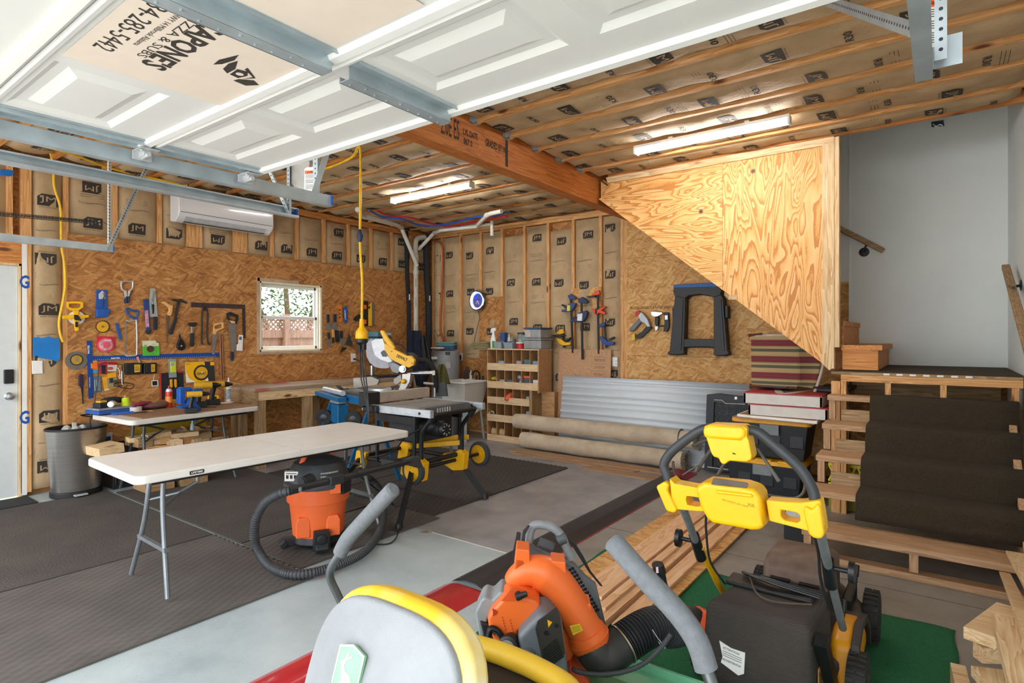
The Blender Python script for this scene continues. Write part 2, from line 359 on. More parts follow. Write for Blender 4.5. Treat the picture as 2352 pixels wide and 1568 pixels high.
mb = MB(); mb.box(-12, 20, -30, -7.4, -.2, -.03); obj('ground', mb, concrete('driveway', '#b4b1aa', '#c2bfb8', '#cdcac4', .95), kind='structure')
mb = MB(); mb.box(-14, -.12, -7.4, 12, -.3, -.15); obj('lawn', mb, M('#5f7a3c', .95, var=.3, scale=14), kind='structure')
# ---- left wall
mb = MB(); holed(mb, -7.4, .1, 0, 3.4, -2.87, -2.06, 1.29, 2.09, lambda a, b, c, d: holed(mb, a, b, c, d, -6.06, -5.165, 0, 2.08, lambda e, f, g, h: mb.box(-.13, -.1, e, f, g, h)) if a < -5.2 else mb.box(-.13, -.1, a, b, c, d))
wl = obj('wall_left', mb, osbYZ, kind='structure')
wy0, wy1, wz0, wz1 = -2.9, -2.03, 1.262, 2.115                   # window opening
mb = MB(); B = lambda a, b, c, d: mb.box(-.011, 0, a, b, c, d)
holed(mb, -4.815, -2.363, 1.209, 2.422, wy0, -2.363, wz0, wz1, B)
obj('strand_board', mb, osbYZ, wl)
mb = MB(); holed(mb, -2.36, -.01, 1.209, 2.422, -2.36, wy1, wz0, wz1, B); obj('strand_board', mb, osbYZ, wl)
mb = MB(); B(-4.815, -2.363, .012, 1.206); obj('strand_board', mb, osbYZ, wl)
mb = MB(); B(-2.36, -.01, .012, 1.206); obj('strand_board', mb, osbYZ, wl)
for y, w in ((-5.235, .042), (-5.12, .075), (-4.825, .04), (-4.42, .042), (-4.008, .04), (-3.65, .165), (-3.13, .165), (-2.38, .042), (-1.975, .042), (-1.575, .042), (-1.175, .042), (-.777, .04), (-.38, .04), (-.02, .04)):
    z0 = 2.1 if y < -5.2 else (0.04 if y < -4.81 else 2.42)
    mb = MB()
    if w > .1:
        for k in range(4): mb.box(-.1, -.012, y - w / 2 + k * w / 4, y - w / 2 + (k + 1) * w / 4 - .002, z0, 3.01)
    else: mb.box(-.1, -.012, y - w / 2, y + w / 2, z0, 3.01)
    obj('stud', mb, studZ, wl)
for z in (3.01, 3.05):
    mb = MB(); mb.box(-.1, -.006, -7.3, 0, z, z + .038); obj('top_plate', mb, fir['Y'], wl)
mb = MB(); mb.box(-.1, -.012, -4.81, -.02, 2.405, 2.43); obj('ledge', mb, old['Y'], wl)
mb = MB(); mb.box(-.1, -.01, -6.1, -5.155, 2.1, 2.29); obj('door_header', mb, fir['Y'], wl)
ys = [(-5.6, -5.256), (-5.08, -4.846), (-4.804, -4.442), (-4.398, -4.03), (-3.987, -3.734), (-3.566, -3.214), (-3.046, -2.402), (-2.358, -1.997), (-1.953, -1.597), (-1.553, -1.197), (-1.153, -.798), (-.756, -.402), (-.36, -.042)]
for i, (a, b) in enumerate(ys):
    z0, z1 = (0.05, 3.0) if i == 1 else ((2.3, 3.0) if i == 0 else (2.43, 3.0))
    cuts = [(a, b)] if b - a < .5 else [(a, (a + b) / 2 - .02), ((a + b) / 2 + .02, b)]
    for a, b in cuts:
        batt('insulation_batt', wl, lambda u, s, h, a=a, z0=z0: (-.035 + h, a + u, z0 + s), b - a, z1 - z0, 100 + i, bulge=.03, first=.2 if i == 1 else .12, step=.5 if i == 1 else .36, size=.13)
mb = MB(); mb.box(-.1, -.012, -2.745, -2.705, 2.43, 3.01); obj('stud', mb, studZ, wl)
# ---- entry door in the left wall
mb = MB(); mb.box(-.075, -.035, -6.05, -5.175, .02, 2.075)
d1 = obj('door_1', mb, M('#cfd4d4', .4, var=.03), kind='structure')
mb = MB()
for y in (-6.06, -5.172): mb.box(-.1, -.012, y, y + .02, .0, 2.1)
mb.box(-.1, -.012, -6.06, -5.15, 2.08, 2.1); obj('door_frame', mb, paleZ, d1)
mb = MB(); mb.lathe([(.034, 0), (.034, .006), (.014, .012), (.013, .035), (.026, .045), (.031, .06), (.026, .073), (.008, .078)], 20, (-.035, -5.237, .918), (1, 0, 0)); obj('door_knob', mb, steel, d1)
mb = MB(); mb.box(-.035, -.012, -5.275, -5.205, 1.03, 1.155); obj('keypad_lock', mb, black, d1, bevel=.008)
mb = MB(); mb.box(-.095, -.011, -5.152, -5.115, 0.02, 2.28)
fw = (( -.0105, 0, 0), (0, 1, 0), (0, 0, 1), (1, 0, 0))
for z in (.72, 1.94): txt(mb, 'G', .07, .12, lambda a, b, z=z: (-.0098, -5.1335 + a, z + b), 1, bold=.03)
obj('foam_strip', mb, [white, blue], wl)
# ---- window
mb = MB()
for a, b, c, d in ((wy0 + .0, wy0 + .02, wz0, wz1), (wy1 - .02, wy1, wz0, wz1), (wy0, wy1, wz1 - .02, wz1), (wy0, wy1, wz0, wz0 + .02)): mb.box(-.115, .004, a, b, c, d)
w1 = obj('window_1', mb, M('#e4d8bd', .6, var=.06), kind='structure')
mb = MB()
for a, b, c, d in ((wy0 - .035, wy0, wz0 - .03, wz1 + .045), (wy1, wy1 + .012, wz0 - .03, wz1 + .02), (wy0 - .03, -2.37, wz1, wz1 + .04), (wy0, wy1, wz0 - .03, wz0)): mb.box(-.011, .006, a, b, c, d)
obj('window_trim', mb, M('#b89f86', .7, var=.2, scale=8), w1)
mb = MB(); ya, yb = wy0 + .022, wy1 - .022; zm = 1.68
for x, z0, z1 in ((-.085, zm - .02, wz1 - .022), (-.06, wz0 + .022, zm + .02)):
    for a, b, c, d in ((ya, ya + .045, z0, z1), (yb - .045, yb, z0, z1), (ya, yb, z1 - .04, z1), (ya, yb, z0, z0 + .04)): mb.box(x - .014, x + .014, a, b, c, d)
mb.box(-.11, -.03, ya, ya + .018, wz0 + .02, wz1 - .02); mb.box(-.11, -.03, yb - .018, yb, wz0 + .02, wz1 - .02)
obj('sash', mb, white, w1, bevel=.004)
glass = bpy.data.materials.new('window_glass'); glass.use_nodes = True
t = glass.node_tree; g0 = t.nodes.new('ShaderNodeBsdfTransparent'); g1 = t.nodes.new('ShaderNodeBsdfGlossy'); g1.inputs['Roughness'].default_value = .02; gm = t.nodes.new('ShaderNodeMixShader'); gm.inputs[0].default_value = .08
t.links.new(g0.outputs[0], gm.inputs[1]); t.links.new(g1.outputs[0], gm.inputs[2]); t.links.new(gm.outputs[0], t.nodes['Material Output'].inputs[0])
for x, z0, z1 in ((-.085, zm, wz1 - .03), (-.06, wz0 + .03, zm)):
    mb = MB(); mb.box(x - .002, x + .002, ya + .03, yb - .03, z0, z1); obj('pane', mb, glass, w1)
mb = MB(); mb.box(-.035, -.02, -2.75, -2.35, 1.284, 1.30); obj('sill_track', mb, white, w1)
# ---- back wall
mb = MB(); mb.box(-.1, 7.2, .1, .13, 0, 4.6); wb = obj('wall_back', mb, osbXZd, kind='structure')
bs = [.255, .652, 1.055, 1.46, 1.862, 2.262, 2.662, 3.072]
for i, x in enumerate([.06] + bs + [3.38, 3.425]):
    mb = MB(); mb.box(x - .021, x + .021, .012, .1, .04, 3.01); obj('stud', mb, studZ, wb)
for z in (3.01, 3.05):
    mb = MB(); mb.box(0, 3.6, .006, .1, z, z + .038); obj('top_plate', mb, studX, wb)
mb = MB(); mb.box(0, 3.5, .008, .1, 0, .04); obj('sole_plate', mb, studX, wb)
ed = [.06] + bs + [3.38]
for i in range(9):
    a, b = ed[i] + .022, ed[i + 1] - .022; top = 2.9 if i in (4, 6) else 3.0
    batt('insulation_batt', wb, lambda u, s, h, a=a: (a + u, .035 - h, .05 + s), b - a, top - .05, 200 + i, bulge=.035 if i not in (4, 6) else .045, first=.25, step=.62, size=.12)
mb = MB(); Bx = lambda a, b, c, d: mb.box(a, b, 0, .011, c, d)
for a, b, c, d in ((.67, 1.86, .03, 1.12), (1.04, 1.475, 1.12, 2.03)): Bx(a, b, c, d)
obj('strand_board', mb, osbXZd, wb)
mb = MB(); Bx(2.64, 3.09, 1.80, 2.09); obj('strand_board', mb, osbXZ, wb)
mb = MB()
for a, b, c, d in ((3.45, 5.88, .012, 1.206), (3.45, 5.88, 1.209, 2.424), (3.45, 4.9, 2.427, 3.08)): Bx(a, b, c, d)
txt(mb, 'TRUSTED BOARD 7/16 RATED SHEATHING', .62, .035, lambda a, b: (3.80 + a, -.0008, 1.80 + b), 1, bold=.02)
obj('strand_board', mb, [osbXZ, M('#5d3d1f', .8)], wb)
drywall = M('#e4e8e4', .6, var=.025, scale=2.5, bmp=.15, bscale=60)
mb = MB(); mb.box(4.9, 7.1, -.012, 0, 2.0, 4.55); mb.box(5.88, 7.1, -.012, 0, 1.1, 2.0); obj('drywall', mb, drywall, wb)
mb = MB(); mb.box(5.88, 5.892, -.02, -.012, 1.1, 4.5, 0); obj('taped_seam', mb, drywall, wb)
# ---- right wall, upper stairwell
mb = MB(); mb.box(7.1, 7.2, -7.3, .1, 0, 4.6); wr = obj('wall_right', mb, drywall, kind='structure')
mb = MB(); mb.box(3.6, 7.1, -1.28, .1, 4.55, 4.6); mb.box(3.6, 7.1, -1.32, -1.28, 3.34, 4.6); mb.box(3.6, 3.64, -1.28, .1, 3.34, 4.6); obj('wall_stairwell', mb, drywall, kind='structure')
# ---- ceiling
jy = [-.41, -.81, -1.23, -1.66, -2.06, -2.46, -2.87, -3.29, -3.70, -4.11, -4.52, -4.93, -5.34, -5.75, -6.16, -6.57, -6.98]
mb = MB(); mb.box(-.3, 3.66, -7.6, .13, 3.33, 3.5); mb.box(3.66, 7.2, -7.6, -1.3, 3.33, 3.5); ceil = obj('ceiling', mb, osb('strand_board_top', 'XY', OS1), kind='structure')
BX0, BX1 = 3.585, 3.72
for i, y in enumerate(jy):
    mb = MB(); mb.box(0.0, BX0 - .002, y - .02, y + .02, 3.09, 3.33); obj('joist', mb, fir['X'] if i % 2 else studX, ceil)
    if y < -1.5:
        mb = MB(); mb.box(BX1 + .002, 7.1, y - .02, y + .02, 3.09, 3.33); obj('joist', mb, studX, ceil)
        mb = MB(); mb.box(BX1 + .002, BX1 + .05, y - .024, y - .0205, 3.085, 3.25); mb.box(BX1 + .002, BX1 + .05, y + .0205, y + .024, 3.085, 3.25); mb.box(BX1 + .002, BX1 + .05, y - .024, y + .024, 3.084, 3.0895); mb.box(BX1 + .001, BX1 + .003, y - .05, y + .05, 3.1, 3.25); obj('joist_hanger', mb, galv, ceil)
mb = MB(); mb.box(BX1 + .15, 7.1, -1.34, -1.30, 3.09, 3.33); obj('joist', mb, fir['X'], ceil)
mb = MB(); mb.box(BX0, BX1, -7.3, .005, 2.84, 3.33)
f = lambda y, z: (lambda a, b: (BX1 + .0012, y - a * -1, z + b))
txt(mb, '2.0E ES', .2, .15, lambda a, b: (BX1 + .0012, -3.56 + a, 2.99 + b), 1, bold=.01)
txt(mb, 'LVL DATE', .17, .05, lambda a, b: (BX1 + .0012, -3.33 + a, 3.0 + b), 1, bold=.03); txt(mb, '867 0', .1, .05, lambda a, b: (BX1 + .0012, -3.36 + a, 2.93 + b), 1, bold=.03)
txt(mb, 'GRADED BY: WD', .3, .06, lambda a, b: (BX1 + .0012, -3.0 + a, 2.99 + b), 1, bold=.03)
mb.box(BX1, BX1 + .003, -2.885, -2.855, 2.86, 3.08, 1)
obj('beam', mb, [wood('beam_wood_Y', 'Y', [(.15, '#8f4b1b'), (.5, '#bb6d2c'), (.85, '#cd8340')], .8, knots=False), ink], ceil)
ee = [.0] + [-y for y in jy]
for i in range(len(jy) - 1):
    ya_, yb_ = jy[i + 1] + .021, jy[i] - .021
    batt('insulation_batt', ceil, lambda u, s, h, y=ya_: (.05 + s, y + u, 3.125 - h), yb_ - ya_, BX0 - .1, 300 + i, bulge=.05, first=.15 + .1 * (i % 3), step=.62, size=.13, r30=True)
    if jy[i] < -1.5: batt('insulation_batt', ceil, lambda u, s, h, y=ya_: (BX1 + .02 + s, y + u, 3.125 - h), yb_ - ya_, 7.08 - BX1 - .02, 400 + i, bulge=.04, first=.12 + .11 * (i % 3), step=.66, size=.135, r30=True)
batt('insulation_batt', ceil, lambda u, s, h: (.05 + s, -.385 + u, 3.125 - h), .36, 3.45, 390, bulge=.05, first=.2, step=.62, size=.13, r30=True)
batt('insulation_batt', ceil, lambda u, s, h: (BX1 + .02 + s, -1.638 + u, 3.125 - h), .3, 3.33, 391, bulge=.04, first=.3, step=.66, size=.13, r30=True)
# ---- stair enclosure (under-stair plywood, posts, upper flight)
YS = -1.30
fs = ((0, YS, 0), (1, 0, 0), (0, 0, 1), (0, 1, 0))
mb = MB(); mb.box(4.0, 5.8, YS + .05, YS + .06, 3.0, 3.01)
es = obj('wall_stair', mb, paleX, kind='structure')
seam = 5.015
def cutz(x): return 2.63 - (x - 4.065) * (2.63 - 1.17) / (5.9 - 4.065)
mb = MB(); mb.prism([(3.86, 3.03), (3.80, 2.9), (3.74, cutz(3.74)), (seam, cutz(seam)), (seam, 3.03)], .0, .012, fs); obj('plywood_sheet', mb, plyA, es)
mb = MB(); mb.prism([(seam + .002, cutz(seam)), (5.83, cutz(5.83)), (5.83, 3.03), (seam + .002, 3.03)], .0, .012, fs); obj('plywood_sheet', mb, plyB, es)
mb = MB(); mb.prism([(3.84, 3.09), (3.86, 3.03), (5.92, 3.03), (5.92, 3.09)], -.025, .012, fs); obj('ledger', mb, paleX, es)
mb = MB(); mb.prism([(5.83, cutz(5.83)), (5.885, cutz(5.9) + .0), (5.905, 1.185), (5.92, 1.185), (5.92, 3.03), (5.83, 3.03)], -.025, .06, fs); obj('post', mb, paleZ, es)
mb = MB(); mb.box(5.921, 5.955, YS - .02, YS + .06, 1.36, 3.085); obj('post', mb, paleZ, es)
mb = MB(); mb.prism([(3.76, cutz(3.76) - .01), (5.88, cutz(5.88) - .01), (5.88, cutz(5.88) + .2), (3.76, cutz(3.76) + .2)], .98, 1.02, fs); mb.prism([(3.76, cutz(3.76)), (5.88, cutz(5.88)), (5.88, cutz(5.88) + .2), (3.76, cutz(3.76) + .2)], .02, .06, fs); obj('stringer', mb, studX, es)
mb = MB(); mb.beam((4.99, YS + .3, cutz(5.03) - .0), (5.12, YS - .01, cutz(5.10) - .005), .09, .04); obj('cleat', mb, paleX, es)
mb = MB()                                                          # underside of the upper flight
mb.prism([(3.76, cutz(3.76) + .21), (5.9, cutz(5.9) + .21), (5.9, cutz(5.9) + .23), (3.76, cutz(3.76) + .23)], .065, .97, fs); obj('soffit', mb, osbXZ, es)
mb = MB()
for k in range(2):
    x1 = 6.25 - k * .27; z = 1.178 + (k + 1) * .2
    mb.box(5.97, x1 - .03, YS + .05 + (.0 if k == 0 else .1), -.02, z - .2, z - .04); mb.box(5.965, x1, YS + .03 + (0 if k == 0 else .1), -.015, z - .04, z, 1)
obj('upper_step', mb, [fir['X'], fir['Y']], es)
# ================================================================== OVERHEAD DOOR, TRACKS, LAMPS, PIPES
DZ = 2.30
gd = thing('garage_door', 'white panelled overhead garage door pushed up open under the joists, its inner side showing', 'garage door', (5.14, -6.1, DZ))
doorw = M('#e6e6e2', .4, var=.025, scale=3)
def section(y0, y1):
    mb = MB(); X = [3.77, 3.9, 4.43, 4.52, 5.05, 5.22, 5.75, 5.85, 6.38, 6.51]
    ya, yb = y0 + .045, y1 - .19
    Q = lambda a, b, c, d, z=DZ: mb.add([(a, c, z), (b, c, z), (b, d, z), (a, d, z)], [(0, 1, 2, 3)])
    # flat border
    Q(X[0], X[-1], y0 + .028, ya); Q(X[0], X[-1], yb, y1 - .05)
    for i in (0, 2, 4, 6, 8): Q(X[i], X[i + 1], ya, yb)
    for i in (1, 3, 5, 7):                                         # pressed panels
        prev = None
        for ins, z in ((0, DZ), (.022, DZ + .014), (.05, DZ + .014), (.085, DZ - .002)):
            cur = [(X[i] + ins, ya + ins, z), (X[i + 1] - ins, ya + ins, z), (X[i + 1] - ins, yb - ins, z), (X[i] + ins, yb - ins, z)]
            if prev: mb.add(prev + cur, [(j, (j + 1) % 4, 4 + (j + 1) % 4, 4 + j) for j in range(4)])
            prev = cur
        mb.add(prev, [(0, 1, 2, 3)])
    # rolled edges (rails) along both long sides
    def roll(pts): 
        k = len(pts); mb.add([(x, y, z) for x in (X[0], X[-1]) for y, z in pts], [(j, j + 1, k + j + 1, k + j) for j in range(k - 1)])
    roll([(y0 + .028, DZ), (y0 + .02, DZ - .012), (y0 + .008, DZ - .014), (y0, DZ - .004), (y0, DZ + .045)])
    roll([(y1 - .05, DZ), (y1 - .04, DZ - .016), (y1 - .016, DZ - .02), (y1 - .003, DZ - .008), (y1 - .002, DZ + .045)])
    mb.box(X[0], X[-1], y0 + .001, y1 - .003, DZ + .04, DZ + .05)
    mb.box(X[0], X[0] + .003, y0 + .03, y1 - .05, DZ, DZ + .045); mb.box(X[-1] - .003, X[-1], y0 + .03, y1 - .05, DZ, DZ + .045)
    return mb
SY = [(-5.594, -5.07), (-6.163, -5.597), (-6.69, -6.166), (-7.22, -6.693)]
for y0, y1 in SY: obj('door_section', section(y0, y1), doorw, gd, ang=25)
for y0, y1 in SY[:3]:
    mb = MB()                                                      # hat-shaped centre stile
    for a, b, z0, z1 in ((5.135, 5.138, DZ - .045, DZ), (5.09, 5.138, DZ - .047, DZ - .044), (5.088, 5.092, DZ - .047, DZ - .028), (5.138, 5.185, DZ - .004, DZ - .0015), (5.183, 5.187, DZ - .012, DZ)): mb.box(a, b, y0 + .03, y1 - .03, z0, z1)
    for k in range(9): mb.cyl((5.105 + .015 * (k % 3 == 1), y0 + .06 + k * .05, DZ - .0475), (5.105 + .015 * (k % 3 == 1), y0 + .06 + k * .05, DZ - .05), .004, n=8)
    obj('centre_stile', mb, galv, gd)
    mb = MB()                                                      # end stile
    for a, b, z0, z1 in ((3.772, 3.84, DZ - .006, DZ - .0015), (3.765, 3.772, DZ - .02, DZ + .04), (3.838, 3.842, DZ - .02, DZ), (3.842, 3.862, DZ - .005, DZ - .001)): mb.box(a, b, y0 + .01, y1 - .02, z0, z1)
    for k in range(10): mb.cyl((3.79, y0 + .05 + k * .045, DZ - .006), (3.79, y0 + .05 + k * .045, DZ - .009), .005, n=8)
    obj('end_stile', mb, galv, gd)
for y in (-5.61, -5.13, -6.17):
    mb = MB(); mb.box(3.735, 3.83, y - .04, y + .04, DZ - .026, DZ - .021); mb.box(3.735, 3.74, y - .04, y + .04, DZ - .06, DZ - .02); mb.bx((3.765, y, DZ - .035), (.06, .03, .03)); mb.cyl((3.70, y, DZ - .045), (3.81, y, DZ - .045), .011, n=12); mb.cyl((3.80, y - .025, DZ - .027), (3.80, y - .025, DZ - .034), .008, n=8)
    h = obj('hinge', mb, silver, gd, bevel=.003)
    mb = MB(); mb.cyl((3.693, y, DZ - .045), (3.712, y, DZ - .045), .023, n=20); obj('roller', mb, black, h)
# printed advert on the second section
mb = MB(); mb.box(4.5, 5.06, -6.12, -5.60 - .025, DZ - .0045, DZ - .0035); mb.box(5.2, 5.56, -6.0, -5.66, DZ - .0045, DZ - .0035)
pz = DZ - .0052; T_ = lambda x, y: (lambda a, b: (x - a, y + b, pz))
txt(mb, "CAPONE'S", .43, .075, T_(4.845, -5.925), 1, bold=.03, shear=.15); txt(mb, 'PIZZA & SUBS', .36, .026, T_(4.86, -5.975), 1)
txt(mb, 'HWY 14 Millbrook Alabama', .27, .017, T_(4.88, -6.012), 1); txt(mb, '334-285-5442', .42, .052, T_(4.85, -6.062), 1, shear=.1)
P2 = lambda pts: mb.add([(4.80 - a, -5.775 + b, pz) for a, b in pts], [tuple(range(len(pts)))], 1)
P2([(-.13, -.03), (-.05, -.05), (-.005, -.045), (-.03, -.03), (-.085, -.02)]); P2([(-.09, -.012), (-.05, -.02), (.0, -.012), (.02, .012), (-.03, .012)])
P2([(-.035, .016), (.02, .02), (.025, .05), (-.015, .06), (-.045, .045)]); P2([(.03, .055), (.055, .05), (.06, .095), (.02, .12), (.0, .09)]); P2([(-.07, .03), (-.052, .03), (-.02, .075), (.02, .062), (-.02, .085)])
mb.add([(4.80 - a, -5.775 + b, pz - .0005) for a, b in circ(.012, 12, (-.008, .038))], [tuple(range(12))], 0)
obj('advert', mb, [M('#efe0d0', .5, var=.02), ink], gd, label='cream printed pizza advert')
def track(name, x, y0, y1, z, side, lab, end=blue):
    t = thing(name, lab, 'track', (x, (y0 + y1) / 2, z)); mb = MB()
    mb.box(x - .0015 - side * .012, x + .0015 - side * .012, y0, y1, z - .03, z + .03)
    for dz, w in ((-.03, .03), (.03, .024)): mb.box(min(x - side * .012, x + side * w), max(x - side * .012, x + side * w), y0, y1, z + dz - .0012, z + dz + .0012)
    mb.box(x + side * .03 - .001, x + side * .03 + .001, y0, y1, z - .03, z - .018); mb.box(x + side * .024 - .001, x + side * .024 + .001, y0, y1, z + .022, z + .03)
    obj('channel', mb, galv, t)
    mb = MB(); mb.box(x - .011, x + .028, y1 - .012, y1 - .006, z - .028, z + .028); mb.cyl((x, y1 - .03, z), (x, y1 + .004, z), .009, n=8); obj('end_stop', mb, end, t)
    return t
def angle_bar(mb, p0, p1, w=.032, holes=True, up=(1, 0, 0)):
    p0, p1 = Vector(p0), Vector(p1); d = (p1 - p0); L = d.length; d.normalize(); r = d.cross(Vector(up)).normalized(); q = r.cross(d)
    mb.beam(p0, p1, .003, w, up=q); mb.beam(p0 + r * w / 2 - q * w / 2, p1 + r * w / 2 - q * w / 2, w, .003, up=q)
    if holes:
        n = int(L / .028)
        for i in range(1, n):
            p = p0 + d * (i * L / n)
            for s in (-1, 1): mb.cyl(p + r * (.0018 * s), p + r * (.0022 * s), .0055, n=8, m=1)
            c = p + r * w / 2 - q * w / 2
            for s in (-1, 1): mb.cyl(c + q * (.0018 * s), c + q * (.0022 * s), .0055, n=8, m=1)
dark = M('#3b3f42', .7)
t = track('door_track', 3.70, -7.3, -4.58, 2.255, -1, 'galvanized track carrying the rollers along the left edge of the open white door')
mb = MB(); angle_bar(mb, (3.66, -4.66, 2.24), (3.66, -4.66, 3.09), .045); obj('hanger', mb, [galv, dark], t)
mb = MB(); mb.beam((3.70, -4.70, 2.27), (3.70, -4.42, 3.09), .004, .035, up=(0, 1, .3)); obj('brace', mb, galv, t)
t2 = track('door_track', 3.10, -7.3, -4.42, 2.285, 1, 'galvanized track hanging free in mid ceiling, below and left of the roller track')
mb = MB(); angle_bar(mb, (3.13, -4.50, 2.27), (3.13, -4.50, 3.09)); obj('hanger', mb, [galv, dark], t2)
mb = MB(); angle_bar(mb, (3.13, -4.50, 2.27), (3.13, -4.95, 3.09), .03); obj('brace', mb, [galv, dark], t2)
t3 = track('door_track', .45, -7.3, -4.59, 2.26, -1, 'galvanized track near the left wall, lowest of the tracks, with a blue end')
mb = MB(); angle_bar(mb, (.43, -4.63, 2.25), (.43, -4.63, 3.09)); obj('hanger', mb, [whitep, dark], t3)
mb = MB(); angle_bar(mb, (.47, -4.66, 2.24), (.47, -4.33, 3.09), .035); obj('brace', mb, [galv, dark], t3)
t4 = track('door_track', 6.57, -7.3, -4.58, 2.25, 1, 'pale track end hanging at the upper right, beside the white warning label', silver)
mb = MB(); angle_bar(mb, (6.60, -4.62, 2.33), (6.18, -3.56, 3.07), .045, up=(0, 0, 1)); obj('brace', mb, [galv, dark], t4)
mb = MB(); angle_bar(mb, (6.62, -4.66, 2.24), (6.62, -4.66, 3.05), .028); mb.box(6.6, 6.67, -4.60, -4.597, 2.24, 2.33); obj('hanger', mb, [galv, dark], t4)
# ---- springs, warning tags, wall box of the opener
mb = MB(); pts = []
a, b = Vector((.40, -6.4, 2.40)), Vector((.40, -4.70, 2.495)); n = 150
for i in range(n * 8): 
    p = a.lerp(b, i / (n * 8 - 1)); w = 2 * math.pi * i / 8; pts.append(p + Vector((.018 * math.cos(w), 0, .018 * math.sin(w))))
mb.tube(pts, .0028, n=5, m=0); mb.tube([b, b + Vector((0, .04, .01)), b + Vector((0, .08, -.01))], .003, n=6, m=0); mb.tube([a - Vector((0, .9, .05)), b + Vector((0, .02, 0))], .004, n=6)
obj('extension_spring', mb, M('#4f4d49', .5, .7, var=.2), label='long dark coil spring stretched above the lowest track near the entry door', cat='spring')
def tag_card(name, c, ax, w, h, lab):
    c = Vector(c); ax = Vector(ax); up = Vector((0, 0, 1)); fr = (c, ax, up, ax.cross(up)); mb = MB()
    mb.prism([(-w / 2, -h / 2), (w / 2, -h / 2), (w / 2, h * .42), (w * .36, h / 2), (-w * .36, h / 2), (-w / 2, h * .42)], 0, .0015, fr, 0)
    mb.prism([(-w * .46, h * .22), (w * .46, h * .22), (w * .46, h * .36), (-w * .46, h * .36)], .0015, .002, fr, 1)
    mb.add([fr_fn(fr, .0022)(p * w, q * h) for p, q in ((-.3, .25), (-.22, .25), (-.26, .34))], [(0, 1, 2)], 2); txt(mb, 'WARNING', w * .5, h * .075, fr_fn(fr, .0024), 2, cx=w * .08, cy=h * .29, bold=.03)
    for k in range(15): 
        if k not in (4, 9): mb.prism([(-w * .42, h * (.17 - k * .042)), (w * (.42 - .13 * (k % 3 == 1)), h * (.17 - k * .042)), (w * (.42 - .13 * (k % 3 == 1)), h * (.185 - k * .042)), (-w * .42, h * (.185 - k * .042))], .0016, .0019, fr, 2)
    mb.tube(bez([c + up * h * .46, c + up * h * .56 + ax * .01, c + up * h * .62 + ax * .03]), .0018, n=5, m=3)
    return obj(name, mb, [white, orange, ink, steel], label=lab, cat='tag')
tag_card('warning_tag', on('Y', -4.6, 716, 411), (.9, .43, 0), .098, .145, 'white warning tag with an orange band hanging between the track hangers below the door edge')
tag_card('warning_tag', on('Y', -4.66, 2142, 45), (.86, .5, 0), .062, .16, 'long white warning label with orange top beside the pale track end at the upper right')
mb = MB(); c = on('Y', -4.45, 692, 405); fr = (c, (.9, .43, 0), (0, 0, 1), (.43, -.9, 0)); mb.prism([(-.075, .1), (-.075, -.04)] + circ(.055, 8, (0, -.05), 200, 340) + [(.06, -.03), (.06, .1)], -.1, 0, fr); mb.T = Matrix(); mb.box(c.x - .05, c.x + .05, c.y, c.y + .06, c.z + .1, 3.09)
obj('opener_bracket_box', mb, M('#b5b3ad', .5), label='grey round bottomed metal box hanging behind the warning tag', cat='box', bevel=.004)
# ---- LED strip lights
lampm = bpy.data.materials.new('lamp_glow'); lampm.use_nodes = True; _b = lampm.node_tree.nodes['Principled BSDF']; _b.inputs['Emission Color'].default_value = (1, .985, .96, 1); _b.inputs['Emission Strength'].default_value = LAMP; _b.inputs['Base Color'].default_value = (1, 1, 1, 1)
for x0, y, lab in ((1.47, -2.1, 'white strip light glowing on the ceiling left of the beam, above the window wall'), (4.52, -2.1, 'white strip light glowing on the ceiling right of the beam, above the stairs')):
    t = thing('strip_light', lab, 'light', (x0 + .61, y, 3.0), 'strip lights under the joists')
    mb = MB(); mb.box(x0, x0 + 1.22, y - .04, y + .04, 3.045, 3.07); mb.box(x0 + .3, x0 + .34, y - .03, y + .03, 3.07, 3.088); mb.box(x0 + .9, x0 + .94, y - .03, y + .03, 3.07, 3.088); obj('housing', mb, white, t, bevel=.004)
    mb = MB(); mb.prism([(-.032, 0), (-.028, -.03), (-.012, -.042), (.012, -.042), (.028, -.03), (.032, 0)], .015, 1.205, ((x0, y, 3.045), (0, 1, 0), (0, 0, 1), (1, 0, 0))); obj('diffuser', mb, lampm, t)
    mb = MB(); mb.box(x0, x0 + .015, y - .04, y + .04, 3.0, 3.046); obj('end_cap', mb, white, t); mb = MB(); mb.box(x0 + 1.205, x0 + 1.22, y - .04, y + .04, 3.0, 3.046); obj('end_cap', mb, white, t)
# ---- mini split
t = thing('air_conditioner', 'white wall mounted split air conditioner above the chip board', 'air conditioner', (0, -3.38, 2.66))
fr = ((0, -3.915, 0), (1, 0, 0), (0, 0, 1), (0, 1, 0)); prof = [(0, 2.96), (.2, 2.96), (.215, 2.94), (.215, 2.76), (.2, 2.72), (.13, 2.665), (.09, 2.66), (0, 2.68)]
mb = MB(); mb.prism(prof, 0, 1.07, fr); obj('casing', mb, M('#dfe0e2', .18, var=.01, coat=.5), t, bevel=.012, seg=3)
mb = MB(); mb.beam((.172, -3.84, 2.693), (.172, -2.93, 2.693), .07, .006, up=(.62, 0, -.78)); obj('louver', mb, M('#b9bbbe', .3), t)
mb = MB(); mb.box(.214, .2165, -3.9, -2.86, 2.757, 2.762); mb.box(.1, .16, -3.84, -2.93, 2.664, 2.668); obj('outlet_slot', mb, dark, t)
